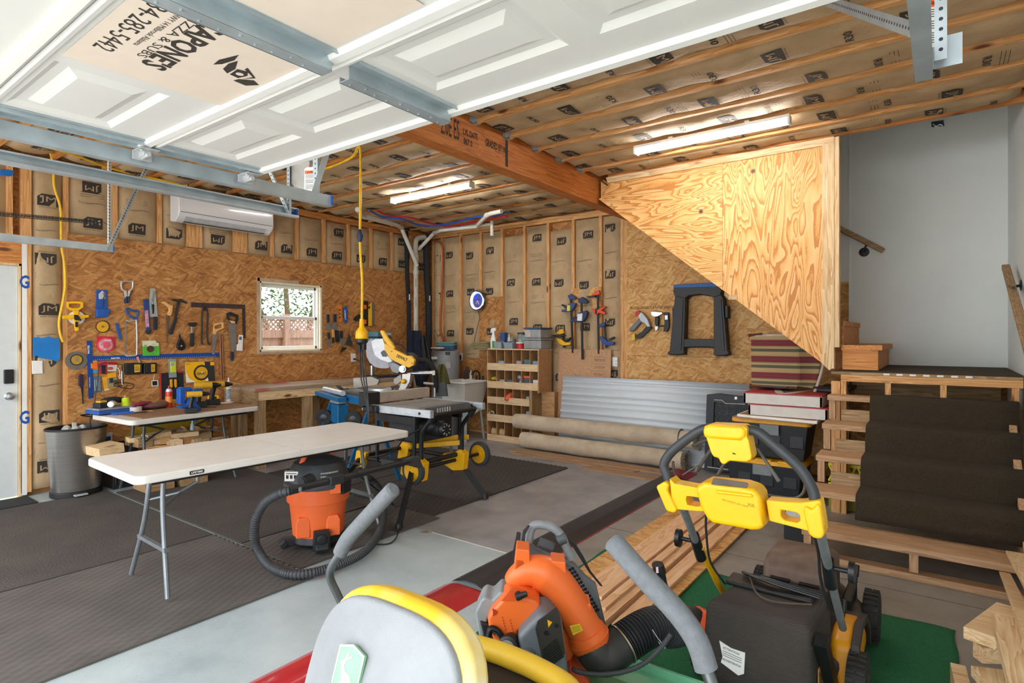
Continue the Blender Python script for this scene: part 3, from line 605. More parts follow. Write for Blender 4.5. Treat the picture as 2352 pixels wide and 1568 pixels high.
# ---- white drain pipes in the corner
pvc = M('#d9d6cc', .35, var=.04); pv2 = M('#c4bdae', .45, var=.06)
t = thing('drain_pipe', 'white plastic drain pipes forking at the ceiling in the back corner', 'pipe', (.12, -.42, 0))
mb = MB(); mb.tube([(.12, -.42, 0), (.12, -.42, 2.62)], .038, 16); mb.tube(bez([(.12, -.42, 2.62), (.12, -.42, 2.90), (.14, -.36, 2.97), (.16, -.26, 2.99)]), .038, 16); mb.tube([(.12, -.42, 2.40), (.12, -.42, 2.46)], .046, 16); mb.tube([(.12, -.42, 2.60), (.12, -.42, 2.7)], .046, 16)
for z in (1.5, 1.9, 2.2): mb.box(.155, .1575, -.46, -.455, z, z + .14, 1)
obj('stack', mb, [pv2, ink], t)
mb = MB(); L_ = [on('X', .16, 958, 610), on('X', .2, 922, 523), on('Z', 2.99, 912, 517), on('Z', 2.99, 838, 497), on('Z', 2.99, 826, 488), on('Z', 2.99, 821, 481)]; mb.tube([L_[0], L_[1]], .03, 14); mb.tube(L_[1:4], .03, 14); mb.tube(L_[3:], .03, 14); mb.sph(L_[1], .036); mb.sph(L_[3], .036); obj('branch_pipe', mb, pvc, t)
mb = MB(); Y0 = -.32; L_ = [on('Y', Y0, 962, 572), on('Y', Y0, 997, 535), on('Z', 2.96, 1012, 529), on('Z', 2.96, 1098, 519)]; mb.tube(L_[:2], .028, 14); mb.tube(L_[1:], .028, 14); mb.sph(L_[1], .034)
J = [on('Z', 2.96, 1096, 518), on('Z', 2.98, 1118, 494), on('Z', 2.98, 1128, 490), on('Z', 2.98, 1152, 485)]; mb.tube(J, .028, 14); mb.sph(J[1], .034)
K = [L_[3], on('Z', 2.95, 1130, 514), ]; mb.tube(K, .022, 12); mb.tube([K[1] + Vector((0, 0, .04)), K[1] - Vector((0, 0, .16))], .024, 12); obj('branch_pipe', mb, pvc, t)
for (u, x, lab, c, r, z0) in ((933, .08, 'thin black foam covered pipe left of the white drain stack', '#1b1d21', .032, 1.4), (978, .08, 'thick black foam covered pipe right of the white drain stack', '#2a2d33', .045, 1.2)):
    mb = MB(); a = on('X', x, u, 540); b = on('X', x, u + 6, 750); mb.tube(bez([(a.x, a.y, 3.05), (a.x, a.y + .02, 2.4), (b.x, b.y, 1.9), (b.x, b.y, z0)]), r, 12); mb.box(a.x + r, a.x + r + .002, b.y - .03, b.y - .005, 2.0, 2.09, 1); obj('insulated_pipe', mb, [M(c, .85), white], label=lab, cat='pipe')
def cable(name, pts, r, mt, lab, cat='cable', n=8, grp=None, k=8):
    mb = MB(); mb.tube(bez(pts, k), r, n); return obj(name, mb, mt, label=lab, cat=cat, group=grp)
cY = lambda z, *p: [on('Z', z, u, v) for u, v in p]
cable('water_line', cY(2.985, (848, 483), (880, 498), (925, 503), (960, 516), (1000, 518), (1050, 510), (1095, 498), (1140, 494), (1165, 486)), .013, M('#2148a0', .4), 'blue plastic water line looping under the ceiling behind the drain pipes', 'pipe')
cable('water_line', cY(3.03, (866, 484), (900, 496), (945, 500), (985, 512), (1030, 519), (1080, 512), (1130, 503), (1165, 497)), .012, M('#b3202c', .4), 'red plastic water line looping under the ceiling behind the drain pipes', 'pipe')
cable('wire_bundle', [(.05, -.02 + .0, 3.0)] + [on('Y', -.02, u, v) for u, v in ((1013, 560), (1017, 600), (1014, 680), (1011, 740), (1014, 770), (1030, 792), (1045, 810))], .014, M('#b5572f', .6), 'orange wires running down the first stud of the back wall', n=6)
# ---- yellow cords
yel = M('#e3b31c', .45)
t = thing('hanging_power_drop', 'yellow power cord hanging from the ceiling with a triple outlet at its end', 'power cord', on('Y', -3.44, 830, 775))
mb = MB(); z = -3.50; mb.tube(bez([(1.3, -3.32, 3.08), (1.9, -3.33, 3.05), (2.4, -3.42, 3.04), on('Y', z, 822, 338), on('Y', z, 828, 350), on('Y', z, 828, 440), on('Y', z, 827, 545), on('Y', z, 829, 600), on('Y', z, 832, 650), on('Y', z, 831, 750)]), .011, 10); obj('cord', mb, yel, t)
mb = MB(); c = on('Y', z, 831, 775); mb.lathe([(.018, .16), (.022, .09), (.03, .08), (.05, .05), (.055, .0), (.05, -.01)], 16, c); obj('outlet_head', mb, yellow, t)
mb = MB(); mb.lathe([(.048, -.01), (.05, -.04), (.02, -.07)], 14, c)
mb.bx(c + Vector((-.02, 0, -.08)), (.03, .03, .09)); mb.bx(c + Vector((.03, 0, -.07)), (.03, .03, .07)); obj('plug', mb, black, t, bevel=.003)
mb = MB(); q = on('Y', z, 827, 540); mb.lathe([(.012, -.06), (.024, -.03), (.028, 0), (.02, .03), (.012, .05)], 10, q); obj('hanging_knot', mb, M('#20304a', .6), t)
for i, (u0, u1) in enumerate(((824, 843), (830, 846), (836, 848))):
    mb = MB(); mb.tube(bez([c + Vector((-.02 + .02 * i, 0, -.1)), on('Y', z, u0 + 4, 860), on('Y', z, u1, 930 + i * 8), on('Y', z, 848, 1000), on('Y', z, 850, 1035)]), .006, 7); obj('lead', mb, black, t)
cable('yellow_cable', [on('X', .03, u, v) for u, v in ((60, 322), (110, 345), (122, 380), (125, 430), (139, 480), (141, 560), (147, 600), (150, 650), (145, 690), (136, 735), (138, 765), (145, 785))], .011, yel, 'yellow cord running down the wall beside the chip board edge', 'cord')
cable('yellow_cable', [on('Z', 3.07, u, v) for u, v in ((60, 325), (160, 352), (250, 385), (345, 408), (430, 425))], .012, yel, 'yellow cord running along under the ceiling behind the tracks', 'cord')
# ================================================================== TOOLS ON THE LEFT WALL
def crop(x0, y0, k): return lambda *p: [(x0 + p[i] / k, y0 + p[i + 1] / k) for i in range(0, len(p), 2)]
c8 = crop(200, 640, 5.8725); c4 = crop(0, 620, 3.92); c5 = crop(500, 600, 4.704)
FL = ((0, 0, 0), (0, 1, 0), (0, 0, 1), (1, 0, 0)); FB = ((0, 0, 0), (1, 0, 0), (0, 0, 1), (0, -1, 0))
class Wall:                                                          # measures outlines on a wall and gives them thickness
    def __init__(s, ax): s.ax = ax; s.fr = FL if ax == 'X' else FB; s.sg = 1 if ax == 'X' else -1
    def uv(s, p, w=.01):
        q = on(s.ax, w * s.sg, *p); return (q.y, q.z) if s.ax == 'X' else (q.x, q.z)
    def pt(s, p, w): return on(s.ax, w * s.sg, *p)
    def poly(s, mb, px, w0, w1, m=None): mb.prism([s.uv(p, w0) for p in px], w0, w1, s.fr, m)
    def tube(s, mb, px, w, r, n=8, m=None, smooth=0, closed=False):
        P = [s.pt(p, w) for p in px]; mb.tube(bez(P, smooth) if smooth else P, r, n, m=m, closed=closed)
    def disc(s, mb, p, r, w0, w1, m=None, n=24, r1=None):
        a, b = s.uv(p, w0); o, e1, e2, nn = [Vector(x) for x in s.fr]; c = o + e1 * a + e2 * b; mb.lathe([(r, w0), (r1 or r, w1)], n, c, nn, m=m)
    def text(s, mb, t, p, w, h, off, m=None, rot=0, bold=0):
        a, b = s.uv(p, off); txt(mb, t, w, h, fr_fn(s.fr, off), m, bold=bold, cx=a, cy=b, rot=rot)
LWL = Wall('X'); BWL = Wall('Y')
def wthing(wall, name, lab, cat, px, group=None): return thing(name, lab, cat, wall.pt(px, .0), group)
def wpart(wall, t, name, px, w0, w1, mt, bevel=.002, label=None):
    mb = MB(); wall.poly(mb, px, w0, w1); return obj(name, mb, mt, t, bevel=bevel, label=label)
def one(wall, name, lab, cat, parts, group=None, mats=None):         # single-mesh tool: list of (px, w0, w1, m)
    mb = MB()
    for px, w0, w1, m in parts: wall.poly(mb, px, w0, w1, m)
    return obj(name, mb, mats, label=lab, cat=cat, group=group, bevel=.0015)
L = LWL
tw = wood('handle_wood', 'Z', [(.1, '#c58a4b'), (.5, '#dca765'), (.9, '#e8bd80')], .6, knots=False); cardb = M('#a97f55', .8, var=.08)
blade = M('#9fa0a2', .35, .8, var=.15); grip = M('#202124', .65); iron = M('#3f3a38', .55, .6, var=.25)
# tape reel
t = wthing(L, 'measuring_reel', 'yellow open reel long measuring tape hanging beside the yellow cord', 'tape measure', c4(683, 430)[0])
mb = MB(); L.disc(mb, c4(683, 430)[0], .065, .015, .045); obj('tape_disc', mb, M('#d6d3cb', .5), t, bevel=.004)
mb = MB(); mb.ring([L.uv(p, .03) for p in c4(598, 285, 640, 282, 700, 282, 745, 288, 747, 335, 705, 365, 640, 365, 600, 340)], [L.uv(p, .03) for p in c4(616, 305, 650, 302, 690, 302, 726, 306, 724, 330, 695, 342, 645, 342, 618, 332)], .015, .045, FL)
for px in (c4(655, 360, 705, 360, 705, 540, 690, 552, 672, 545, 660, 450), c4(557, 412, 640, 400, 795, 405, 797, 425, 720, 440, 640, 440, 560, 440)): L.poly(mb, px, .045, .06)
L.poly(mb, c4(655, 362, 705, 362, 700, 400, 660, 400), .02, .05); obj('frame', mb, yellow, t, bevel=.003)
mb = MB(); L.disc(mb, c4(690, 432)[0], .022, .06, .075); L.poly(mb, c4(690, 420, 730, 445, 725, 458, 685, 445), .07, .085); L.poly(mb, c4(678, 465, 702, 465, 704, 515, 676, 512), .06, .063); obj('crank', mb, black, t, bevel=.002)
# bracket board with trowel
t = wthing(L, 'putty_holder', 'blue plastic holder board with a silver arrow and small hook, left of the c clamp', 'holder', c8(190, 520)[0])
wpart(L, t, 'back_plate', c8(120, 150, 265, 150, 268, 400, 262, 520, 110, 525), .003, .015, blue); wpart(L, t, 'pocket', c8(115, 400, 298, 410, 292, 440, 262, 520, 112, 522), .015, .05, blue, .006)
wpart(L, t, 'silver_mark', c8(205, 158, 245, 200, 245, 270, 160, 275, 155, 205), .015, .019, silver); mb = MB(); L.tube(mb, c8(225, 190, 235, 235, 215, 280, 210, 380), .024, .004, smooth=4); obj('hook', mb, darksteel, t)
# locking C clamp
t = wthing(L, 'locking_clamp', 'locking c clamp with square steel jaws and dark blue grips, highest on the board', 'clamp', c8(535, 335)[0])
mb = MB(); L.tube(mb, c8(500, 165, 466, 130, 462, 55, 478, 36, 598, 36, 616, 52, 610, 128, 572, 165), .02, .007, smooth=3); L.poly(mb, c8(488, 155, 520, 165, 535, 250, 510, 265), .012, .03); L.poly(mb, c8(545, 165, 580, 155, 558, 240, 540, 240), .012, .03); obj('jaw', mb, silver, t)
for px in (c8(515, 235, 545, 240, 525, 325, 498, 335, 492, 295), c8(545, 235, 572, 240, 558, 320, 540, 335, 535, 300)): wpart(L, t, 'grip', px, .01, .035, M('#1d2f4c', .6), .005)
# hacksaw
t = wthing(L, 'hacksaw', 'hacksaw hanging blade down with a blue handle and steel bow', 'saw', c8(600, 1040)[0])
mb = MB(); L.tube(mb, c8(520, 412, 560, 402, 620, 432, 680, 435, 676, 500, 655, 540, 600, 515, 545, 470), .02, .011, smooth=4, closed=True); obj('handle', mb, M('#2a4f8e', .5), t)
mb = MB(); L.tube(mb, c8(640, 545, 662, 565, 672, 780, 670, 1000, 655, 1030, 600, 1038, 540, 1040, 518, 1025), .02, .0075, smooth=4); L.tube(mb, c8(640, 560, 560, 578, 522, 555), .02, .006); obj('bow', mb, silver, t)
wpart(L, t, 'blade', c8(514, 560, 530, 560, 525, 1020, 510, 1020), .018, .021, blade, 0)
# blue brush stick and blade saw
t = wthing(L, 'paint_stick', 'blue wrecking bar in a red and white sleeve, left of the wide pale saw blade', 'pry bar', c8(815, 745)[0])
wpart(L, t, 'shaft', c8(755, 278, 830, 278, 848, 695, 792, 700, 768, 480), .004, .02, M('#1e3c78', .5)); wpart(L, t, 'sleeve', c8(775, 430, 820, 420, 838, 650, 790, 655), .02, .023, M('#c78fa0', .5, var=.5, scale=60), 0); wpart(L, t, 'claw', c8(780, 695, 848, 695, 845, 740, 815, 752, 785, 735), .004, .03, darksteel)
t = wthing(L, 'pull_saw', 'saw with a broad pale blade and black straight handle hanging point up', 'saw', c8(910, 690)[0])
mb = MB(); L.poly(mb, c8(852, 130, 916, 130, 952, 515, 818, 515), .012, .016, 0); L.text(mb, 'Craftsman', c8(888, 260)[0], .14, .028, .0165, 1, rot=R(84)); obj('blade', mb, [M('#aebab6', .4, .5), ink], t)
wpart(L, t, 'handle', c8(885, 510, 938, 512, 936, 670, 925, 692, 892, 690, 885, 660), .008, .035, grip, .006); wpart(L, t, 'bracket', c8(868, 345, 902, 345, 898, 470, 880, 475), .016, .026, blackm)
# keyhole saw, hammers
t = wthing(L, 'keyhole_saw', 'keyhole saw with a yellow wood pistol handle and narrow rusty blade', 'saw', c8(1080, 870)[0])
wpart(L, t, 'handle', c8(988, 325, 1005, 306, 1040, 308, 1100, 350, 1146, 362, 1140, 440, 1128, 490, 1108, 502, 1085, 494, 1078, 470, 1096, 430, 1092, 396, 1040, 350), .008, .032, tw, .005); wpart(L, t, 'blade', c8(1066, 498, 1112, 502, 1098, 640, 1080, 872, 1074, 870), .017, .021, M('#6f6258', .5, .6), 0)
t = wthing(L, 'claw_hammer', 'claw hammer hanging tilted with a black rubber grip', 'hammer', c8(1120, 750)[0])
wpart(L, t, 'head', c8(1128, 272, 1180, 268, 1190, 278, 1260, 270, 1348, 328, 1335, 340, 1262, 308, 1190, 306, 1150, 300), .008, .034, darksteel, .005); wpart(L, t, 'shaft', c8(1215, 300, 1252, 306, 1204, 530, 1172, 522), .014, .028, iron); wpart(L, t, 'grip', c8(1176, 515, 1208, 530, 1150, 735, 1128, 756, 1098, 745, 1102, 715), .01, .034, grip, .005)
t = wthing(L, 'ball_hammer', 'short hammer with a rounded dark head, left of the steel square tongs', 'hammer', c8(1410, 912)[0])
wpart(L, t, 'head', c8(1350, 600, 1370, 588, 1460, 586, 1476, 602, 1455, 638, 1430, 645, 1390, 645, 1368, 635), .008, .04, darksteel, .008); wpart(L, t, 'shaft', c8(1394, 640, 1426, 640, 1424, 735, 1396, 735), .014, .03, steel); wpart(L, t, 'grip', c8(1388, 730, 1436, 730, 1434, 900, 1425, 915, 1385, 913, 1380, 890), .01, .034, grip, .006)
one(L, 'framing_square', 'large dark rusty steel framing square with its corner up on the right', 'square', [(c8(1402, 316, 2130, 350, 2136, 800, 2095, 800, 2090, 405, 1402, 382), .003, .007, 0)], mats=[M('#45393a', .5, .5, var=.2)])
t = wthing(L, 'tongs', 'long black pliers hanging from the steel square', 'pliers', c8(1590, 880)[0])
mb = MB(); L.tube(mb, c8(1575, 370, 1550, 480, 1548, 700, 1545, 850, 1570, 885), .022, .01, smooth=4); obj('arm', mb, iron, t); mb = MB(); L.tube(mb, c8(1600, 370, 1625, 480, 1618, 700, 1630, 860, 1660, 880), .022, .01, smooth=4); obj('arm', mb, iron, t); mb = MB(); L.disc(mb, c8(1588, 410)[0], .016, .015, .036); obj('rivet', mb, darksteel, t)
t = wthing(L, 'chalk_reel', 'black teardrop chalk line reel below the claw hammer', 'chalk line', c8(1258, 968)[0])
wpart(L, t, 'case', c8(1236, 800, 1256, 800, 1300, 860, 1318, 915, 1300, 952, 1262, 970, 1222, 960, 1197, 925, 1205, 870), .008, .04, blackm, .008); wpart(L, t, 'cap', c8(1234, 745, 1252, 745, 1257, 805, 1233, 805), .015, .032, grip)
mb = MB(); L.disc(mb, c8(1272, 905)[0], .008, .04, .046); obj('crank', mb, silver, t)
# back saw, hand saw
t = wthing(L, 'back_saw', 'small saw with a pale wood closed handle hanging under the steel square', 'saw', c8(1700, 985)[0])
mb = MB(); mb.ring([L.uv(p, .01) for p in c8(1702, 606, 1760, 592, 1830, 584, 1840, 668, 1765, 700, 1738, 715, 1725, 752, 1690, 745)], [L.uv(p, .01) for p in c8(1712, 640, 1755, 622, 1805, 612, 1812, 650, 1770, 668, 1745, 676, 1722, 680, 1710, 665)], .008, .028, FL); obj('handle', mb, tw, t, bevel=.003)
wpart(L, t, 'blade', c8(1690, 748, 1756, 742, 1716, 985, 1680, 988), .016, .019, blade, 0)
t = wthing(L, 'hand_saw', 'hand saw with a black and tan handle beside the white remote control', 'saw', c8(1970, 980)[0])
mb = MB(); mb.ring([L.uv(p, .02) for p in c8(1880, 462, 1925, 445, 1980, 468, 2034, 488, 2032, 555, 2008, 608, 1950, 608, 1885, 535)], [L.uv(p, .02) for p in c8(1906, 500, 1925, 486, 1970, 505, 2008, 520, 2006, 545, 1992, 562, 1955, 560, 1915, 535)], .012, .034, FL); obj('handle', mb, black, t, bevel=.004)
wpart(L, t, 'handle_face', c8(1930, 562, 1992, 572, 2000, 600, 1950, 604, 1915, 560), .034, .036, tw, 0, 'tan wood part'); wpart(L, t, 'blade', c8(1893, 540, 1935, 600, 2012, 606, 2010, 968, 1950, 985), .02, .0225, blade, 0)
one(L, 'file', 'file with a dark blue handle hanging below the hand saw tip', 'file', [(c8(1932, 985, 1972, 985, 1968, 1095, 1955, 1108, 1935, 1105), .008, .026, 0)], mats=[M('#1b2d4d', .5)])
t = wthing(L, 'copper_rods', 'pair of copper coloured dowels hanging from a wire beside the blue square end', 'rod', c8(1820, 1345)[0])
for a, b in ((1795, 1812), (1822, 1842)): mb = MB(); L.tube(mb, c8(a, 765, b, 1350), .016, .0095, 10); obj('rod', mb, M('#8f5a38', .5, .2), t)
mb = MB(); L.tube(mb, c8(1790, 760, 1800, 742, 1900, 740), .016, .003); L.tube(mb, c8(1845, 965, 1945, 963), .016, .003); obj('wire', mb, M('#b6a06a', .4, .6), t)
t = wthing(L, 'remote_control', 'white remote control with a grey screen in its wall cradle', 'remote', c8(2050, 970)[0])
wpart(L, t, 'cradle', c8(2012, 880, 2085, 885, 2084, 972, 2008, 968), .003, .03, white, .004); wpart(L, t, 'body', c8(2042, 755, 2097, 758, 2088, 960, 2028, 955), .006, .024, white, .004); wpart(L, t, 'screen', c8(2052, 780, 2087, 782, 2083, 825, 2048, 822), .024, .0255, M('#5a6468', .3), 0)
# discs and packs
t = wthing(L, 'cutting_disc', 'yellow cutting disc with a dark rim hanging over the red pack', 'disc', c8(210, 740)[0])
mb = MB(); L.disc(mb, c8(210, 645)[0], .06, .003, .009); obj('rim', mb, M('#2b211e', .8), t); mb = MB(); L.disc(mb, c8(210, 645)[0], .052, .009, .0105); obj('label_disc', mb, M('#e0a91c', .5, var=.1), t); mb = MB(); L.disc(mb, c8(213, 645)[0], .012, .0105, .013); obj('hub', mb, M('#8a6a20', .5), t)
t = wthing(L, 'grinding_wheel', 'large grey grinding wheel with a yellow centre, left of the blue square', 'disc', c4(688, 892)[0])
mb = MB(); L.disc(mb, c4(686, 815)[0], .088, .003, .012, n=32); obj('rim', mb, M('#6d665d', .9, var=.15), t); mb = MB(); L.disc(mb, c4(690, 808)[0], .052, .012, .014); obj('ring', mb, black, t); mb = MB(); L.disc(mb, c4(690, 808)[0], .044, .014, .0155); obj('label_disc', mb, M('#b08a2a', .6, var=.2, scale=40), t); mb = MB(); L.disc(mb, c4(690, 808)[0], .014, .0155, .018); obj('hub', mb, steel, t)
one(L, 'carpenter_pencil', 'flat blue tool hanging tilted between the disc and the hacksaw', 'pencil', [(c8(374, 602, 415, 596, 467, 815, 434, 826), .004, .016, 0)], mats=[blue])
t = wthing(L, 'blister_pack', 'pinkish red clear blister pack with a coiled ring inside', 'pack', c8(250, 985)[0])
wpart(L, t, 'card', c8(130, 775, 382, 780, 386, 925, 330, 975, 250, 992, 165, 975, 122, 925), .003, .006, M('#c8253c', .5)); mb = MB(); L.disc(mb, c8(255, 895)[0], .072, .006, .012, m=1); L.disc(mb, c8(255, 895)[0], .06, .012, .028, m=0, r1=.055); L.disc(mb, c8(262, 890)[0], .03, .028, .034, m=1); obj('contents', mb, [M('#d98a94', .3), M('#e0546a', .4)], t, bevel=.003)
for a, b in ((180, 870), (205, 920), (240, 950)):
    mb = MB(); L.disc(mb, c8(a, b)[0], .012, .028, .034, n=12); obj('bead', mb, M('#cdb9ae', .5), t)
mb = MB(); L.text(mb, 'RUBBER', c8(285, 828)[0], .06, .014, .0295, bold=.03); obj('print', mb, white, t)
t = wthing(L, 'sandpaper_pack', 'green and cream box of sanding discs above the long blue square', 'pack', c8(858, 1038)[0])
wpart(L, t, 'box', c8(745, 838, 925, 832, 935, 862, 965, 862, 970, 1036, 750, 1040), .003, .02, M('#4fae35', .55), .001); wpart(L, t, 'top_label', c8(745, 838, 925, 832, 935, 862, 965, 862, 966, 905, 747, 915), .02, .0215, M('#d8d3b4', .6), 0)
mb = MB(); L.disc(mb, c8(855, 946)[0], .034, .0205, .024); obj('disc', mb, M('#4a3029', .9), t); mb = MB(); L.text(mb, '220', c8(785, 900)[0], .028, .014, .0222, bold=.02); L.text(mb, '15 DISCS', c8(900, 885)[0], .04, .008, .0222); obj('print', mb, ink, t)
t = wthing(L, 'drywall_square', 'long blue aluminium t square lying level across the tool board', 'square', c4(815, 1150)[0])
mb = MB(); L.poly(mb, c4(835, 775, 1400, 757, 1970, 742, 1973, 780, 1400, 796, 835, 815), .003, .006); L.text(mb, 'MAYES', c4(1040, 793)[0], .075, .017, .0065, 1, bold=.03); L.text(mb, '48', c4(1920, 752)[0], .03, .01, .0065, 1)
for k in range(60): L.poly(mb, c4(840 + k * 18.6, 812 - k * .53, 842 + k * 18.6, 812 - k * .53, 842 + k * 18.6, 803 - k * .53, 840 + k * 18.6, 803 - k * .53), .006, .0063, 1)
obj('long_arm', mb, [M('#1c4fa3', .35, .3), white], t); mb = MB(); L.poly(mb, c4(780, 637, 824, 635, 838, 1150, 796, 1156), .006, .012); L.text(mb, 'MAYES', c4(797, 715)[0], .08, .017, .0125, 1, rot=R(90), bold=.03); L.text(mb, 'adjustable', c4(808, 1010)[0], .1, .015, .0125, 1, rot=R(90)); obj('cross_arm', mb, [M('#1c4fa3', .35, .3), white], t)
one(L, 'striped_ribbon', 'short red and white striped cloth strip hanging from the blue square', 'ribbon', [(c8(658, 1050, 690, 1045, 722, 1130, 706, 1145, 672, 1105), .0125, .016, 0)], mats=[M('#b53a44', .7)]).data.materials.append(white)
mb = MB()
for k in range(4): L.poly(mb, c8(662 + k * 10, 1068 + k * 20, 694 + k * 7, 1053 + k * 20, 697 + k * 7, 1062 + k * 20, 664 + k * 10, 1077 + k * 20), .016, .0165)
o = bpy.data.objects['striped_ribbon']; obj('stripe', mb, white, o)
def pack(name, lab, px, col, extra=(), w=.02, texts=()):
    t = wthing(L, name, lab, 'pack', px[2]); wpart(L, t, 'card', px, .003, .006, M(col, .5), 0)
    for nm, q, c, w1 in extra: wpart(L, t, nm, q, .006, w1, M(c, .45), .002)
    if texts:
        mb = MB()
        for s, p, a, b, ww in texts: L.text(mb, s, p, a, b, ww, bold=.02)
        obj('print', mb, ink, t)
    return t
pack('bit_pack', 'orange card pack at the left end under the blue square', c8(22, 1110, 132, 1100, 152, 1220, 38, 1226), '#f08a1e', (('blister', c8(45, 1140, 130, 1135, 140, 1205, 50, 1210), '#e86f2a', .022),))
pack('drill_bit_card', 'light blue card pack behind the orange one', c8(60, 1228, 130, 1225, 135, 1268, 66, 1272), '#3a9cc8')
pack('knife_pack', 'pinkish red pack with a black oval window, second from the blue upright', c8(163, 1118, 265, 1112, 270, 1288, 166, 1292), '#c23a50', (('window', c8(192, 1165, 240, 1160, 242, 1275, 194, 1280), '#1c1c20', .02),))
pack('blade_pack', 'red and white card pack next to the black oval one', c8(275, 1115, 410, 1112, 392, 1245, 276, 1250), '#d9d5cc', (('band', c8(276, 1115, 408, 1112, 405, 1160, 277, 1163), '#c8372e', .008), ('window', c8(280, 1190, 340, 1188, 338, 1225, 281, 1226), '#b84a3e', .018)))
pack('router_bit_pack', 'yellow card pack with steel bits in a tray', c8(192, 1290, 385, 1258, 412, 1465, 230, 1515), '#eda51c', (('tray', c8(258, 1345, 395, 1320, 405, 1455, 275, 1480), '#9a8a60', .022), ('bit', c8(290, 1340, 330, 1335, 335, 1400, 292, 1405), '#2a2f2e', .034), ('bit', c8(350, 1370, 385, 1365, 390, 1420, 354, 1425), '#3a3f3e', .034), ('label', c8(235, 1490, 300, 1475, 305, 1495, 240, 1510), '#efe9dd', .007)), texts=(('DEWALT', c8(235, 1310)[0], .05, .012, .0065),))
pack('hole_saw_pack', 'grey blue pack of steel bits hanging lowest beside the blue upright', c8(78, 1315, 186, 1312, 192, 1528, 95, 1534), '#56707c', tuple(('bit', c8(92 + k * 22, 1360, 106 + k * 22, 1360, 110 + k * 22, 1510, 96 + k * 22, 1510), '#8b99a0', .02) for k in range(4)))
for k, px, st, lab in ((0, c8(490, 1138, 725, 1130, 722, 1272, 700, 1285, 505, 1292, 492, 1270), c8(637, 1158, 716, 1155, 714, 1255, 640, 1262), 'black wall charger with a yellow sticker, the left of the pair'), (1, c8(742, 1138, 918, 1128, 918, 1262, 900, 1275, 738, 1284), c8(862, 1155, 916, 1152, 914, 1250, 866, 1256), 'black wall charger with a yellow sticker, the right of the pair')):
    t = wthing(L, 'battery_charger', lab, 'charger', px[3]); wpart(L, t, 'body', px, .004, .055, black, .008); mb = MB(); L.poly(mb, st, .055, .0565, 0); L.text(mb, 'DEWALT', ((st[0][0] + st[1][0]) / 2, st[0][1] + 3), .034, .009, .057, 1, bold=.02)
    for j in range(4): L.poly(mb, [(st[0][0] + 1.5, st[0][1] + 6 + j * 2.4), (st[1][0] - 1.5, st[0][1] + 6 + j * 2.4), (st[1][0] - 1.5, st[0][1] + 7 + j * 2.4), (st[0][0] + 1.5, st[0][1] + 7 + j * 2.4)], .0565, .057, 1)
    obj('sticker', mb, [M('#e2b22a', .5), ink], t)
    mb = MB(); [L.tube(mb, [(st[0][0] - 28 + 6 * j + k * 6, st[0][1] + 4), (st[0][0] - 28 + 6 * j + k * 6, st[0][1] + 15)], .056, .004, 6) for j in range(3)]; obj('vent', mb, grip, t)
t = wthing(L, 'stud_finder_pack', 'clear hanging pack holding a grey and yellow stud finder', 'pack', c8(1150, 1335)[0]); wpart(L, t, 'card', c8(1095, 1082, 1200, 1082, 1208, 1328, 1102, 1336), .016, .02, M('#8f979a', .4)); wpart(L, t, 'device', c8(1115, 1120, 1188, 1118, 1190, 1260, 1120, 1265), .02, .045, M('#c9d22a', .45), .005); wpart(L, t, 'screen', c8(1128, 1130, 1175, 1128, 1176, 1172, 1130, 1175), .045, .047, M('#8fa7a0', .3), 0)
t = wthing(L, 'tool_pouch', 'black tool pouch with red trim behind the clear pack', 'pouch', c4(1450, 1160)[0]); wpart(L, t, 'panel', c4(1445, 930, 1650, 908, 1655, 1155, 1450, 1165), .002, .008, M('#232428', .9)); wpart(L, t, 'trim', c4(1437, 928, 1450, 926, 1456, 1165, 1443, 1166), .008, .013, red, 0); wpart(L, t, 'trim', c4(1600, 912, 1648, 906, 1648, 920, 1600, 925), .008, .012, red, 0)
for a in (1525, 1563): wpart(L, t, 'handle', c4(a, 985, a + 20, 980, a + 24, 1050, a + 12, 1060, a + 2, 1045), .01, .035, M('#d99a1c', .5), .005, 'yellow plier handle')
t = wthing(L, 'saw_blade_pack', 'yellow and white pack showing a round yellow saw blade', 'pack', c8(1530, 1400)[0]); wpart(L, t, 'card', c8(1320, 1128, 1712, 1112, 1730, 1372, 1336, 1402), .009, .014, M('#e6e2d8', .5), .001)
wpart(L, t, 'yellow_panel', c8(1322, 1130, 1580, 1118, 1600, 1385, 1480, 1395, 1370, 1340, 1335, 1250), .014, .0145, yellow, 0); wpart(L, t, 'dark_panel', c8(1580, 1118, 1712, 1112, 1730, 1372, 1640, 1380), .014, .0147, M('#2b2a26', .6), 0); wpart(L, t, 'corner_label', c8(1660, 1122, 1712, 1120, 1714, 1165, 1664, 1170), .015, .0155, yellow, 0)
a, b = L.uv(c8(1545, 1265)[0], .015); mb = MB(); mb.prism([((.083 + (.006 if j % 2 else 0)) * math.cos(j * math.pi / 30) + a, (.083 + (.006 if j % 2 else 0)) * math.sin(j * math.pi / 30) + b) for j in range(60)], .015, .017, FL); obj('blade', mb, M('#2e2822', .5), t)
mb = MB(); L.disc(mb, c8(1545, 1265)[0], .066, .017, .0185, m=0); L.text(mb, 'DEWALT', c8(1545, 1278)[0], .1, .026, .019, 1, bold=.03); L.text(mb, 'DEWALT', c8(1365, 1150)[0], .05, .012, .015, 1); L.disc(mb, c8(1549, 1262)[0], .008, .0185, .0195, m=2); obj('label_disc', mb, [M('#dba820', .5), ink, white], t)
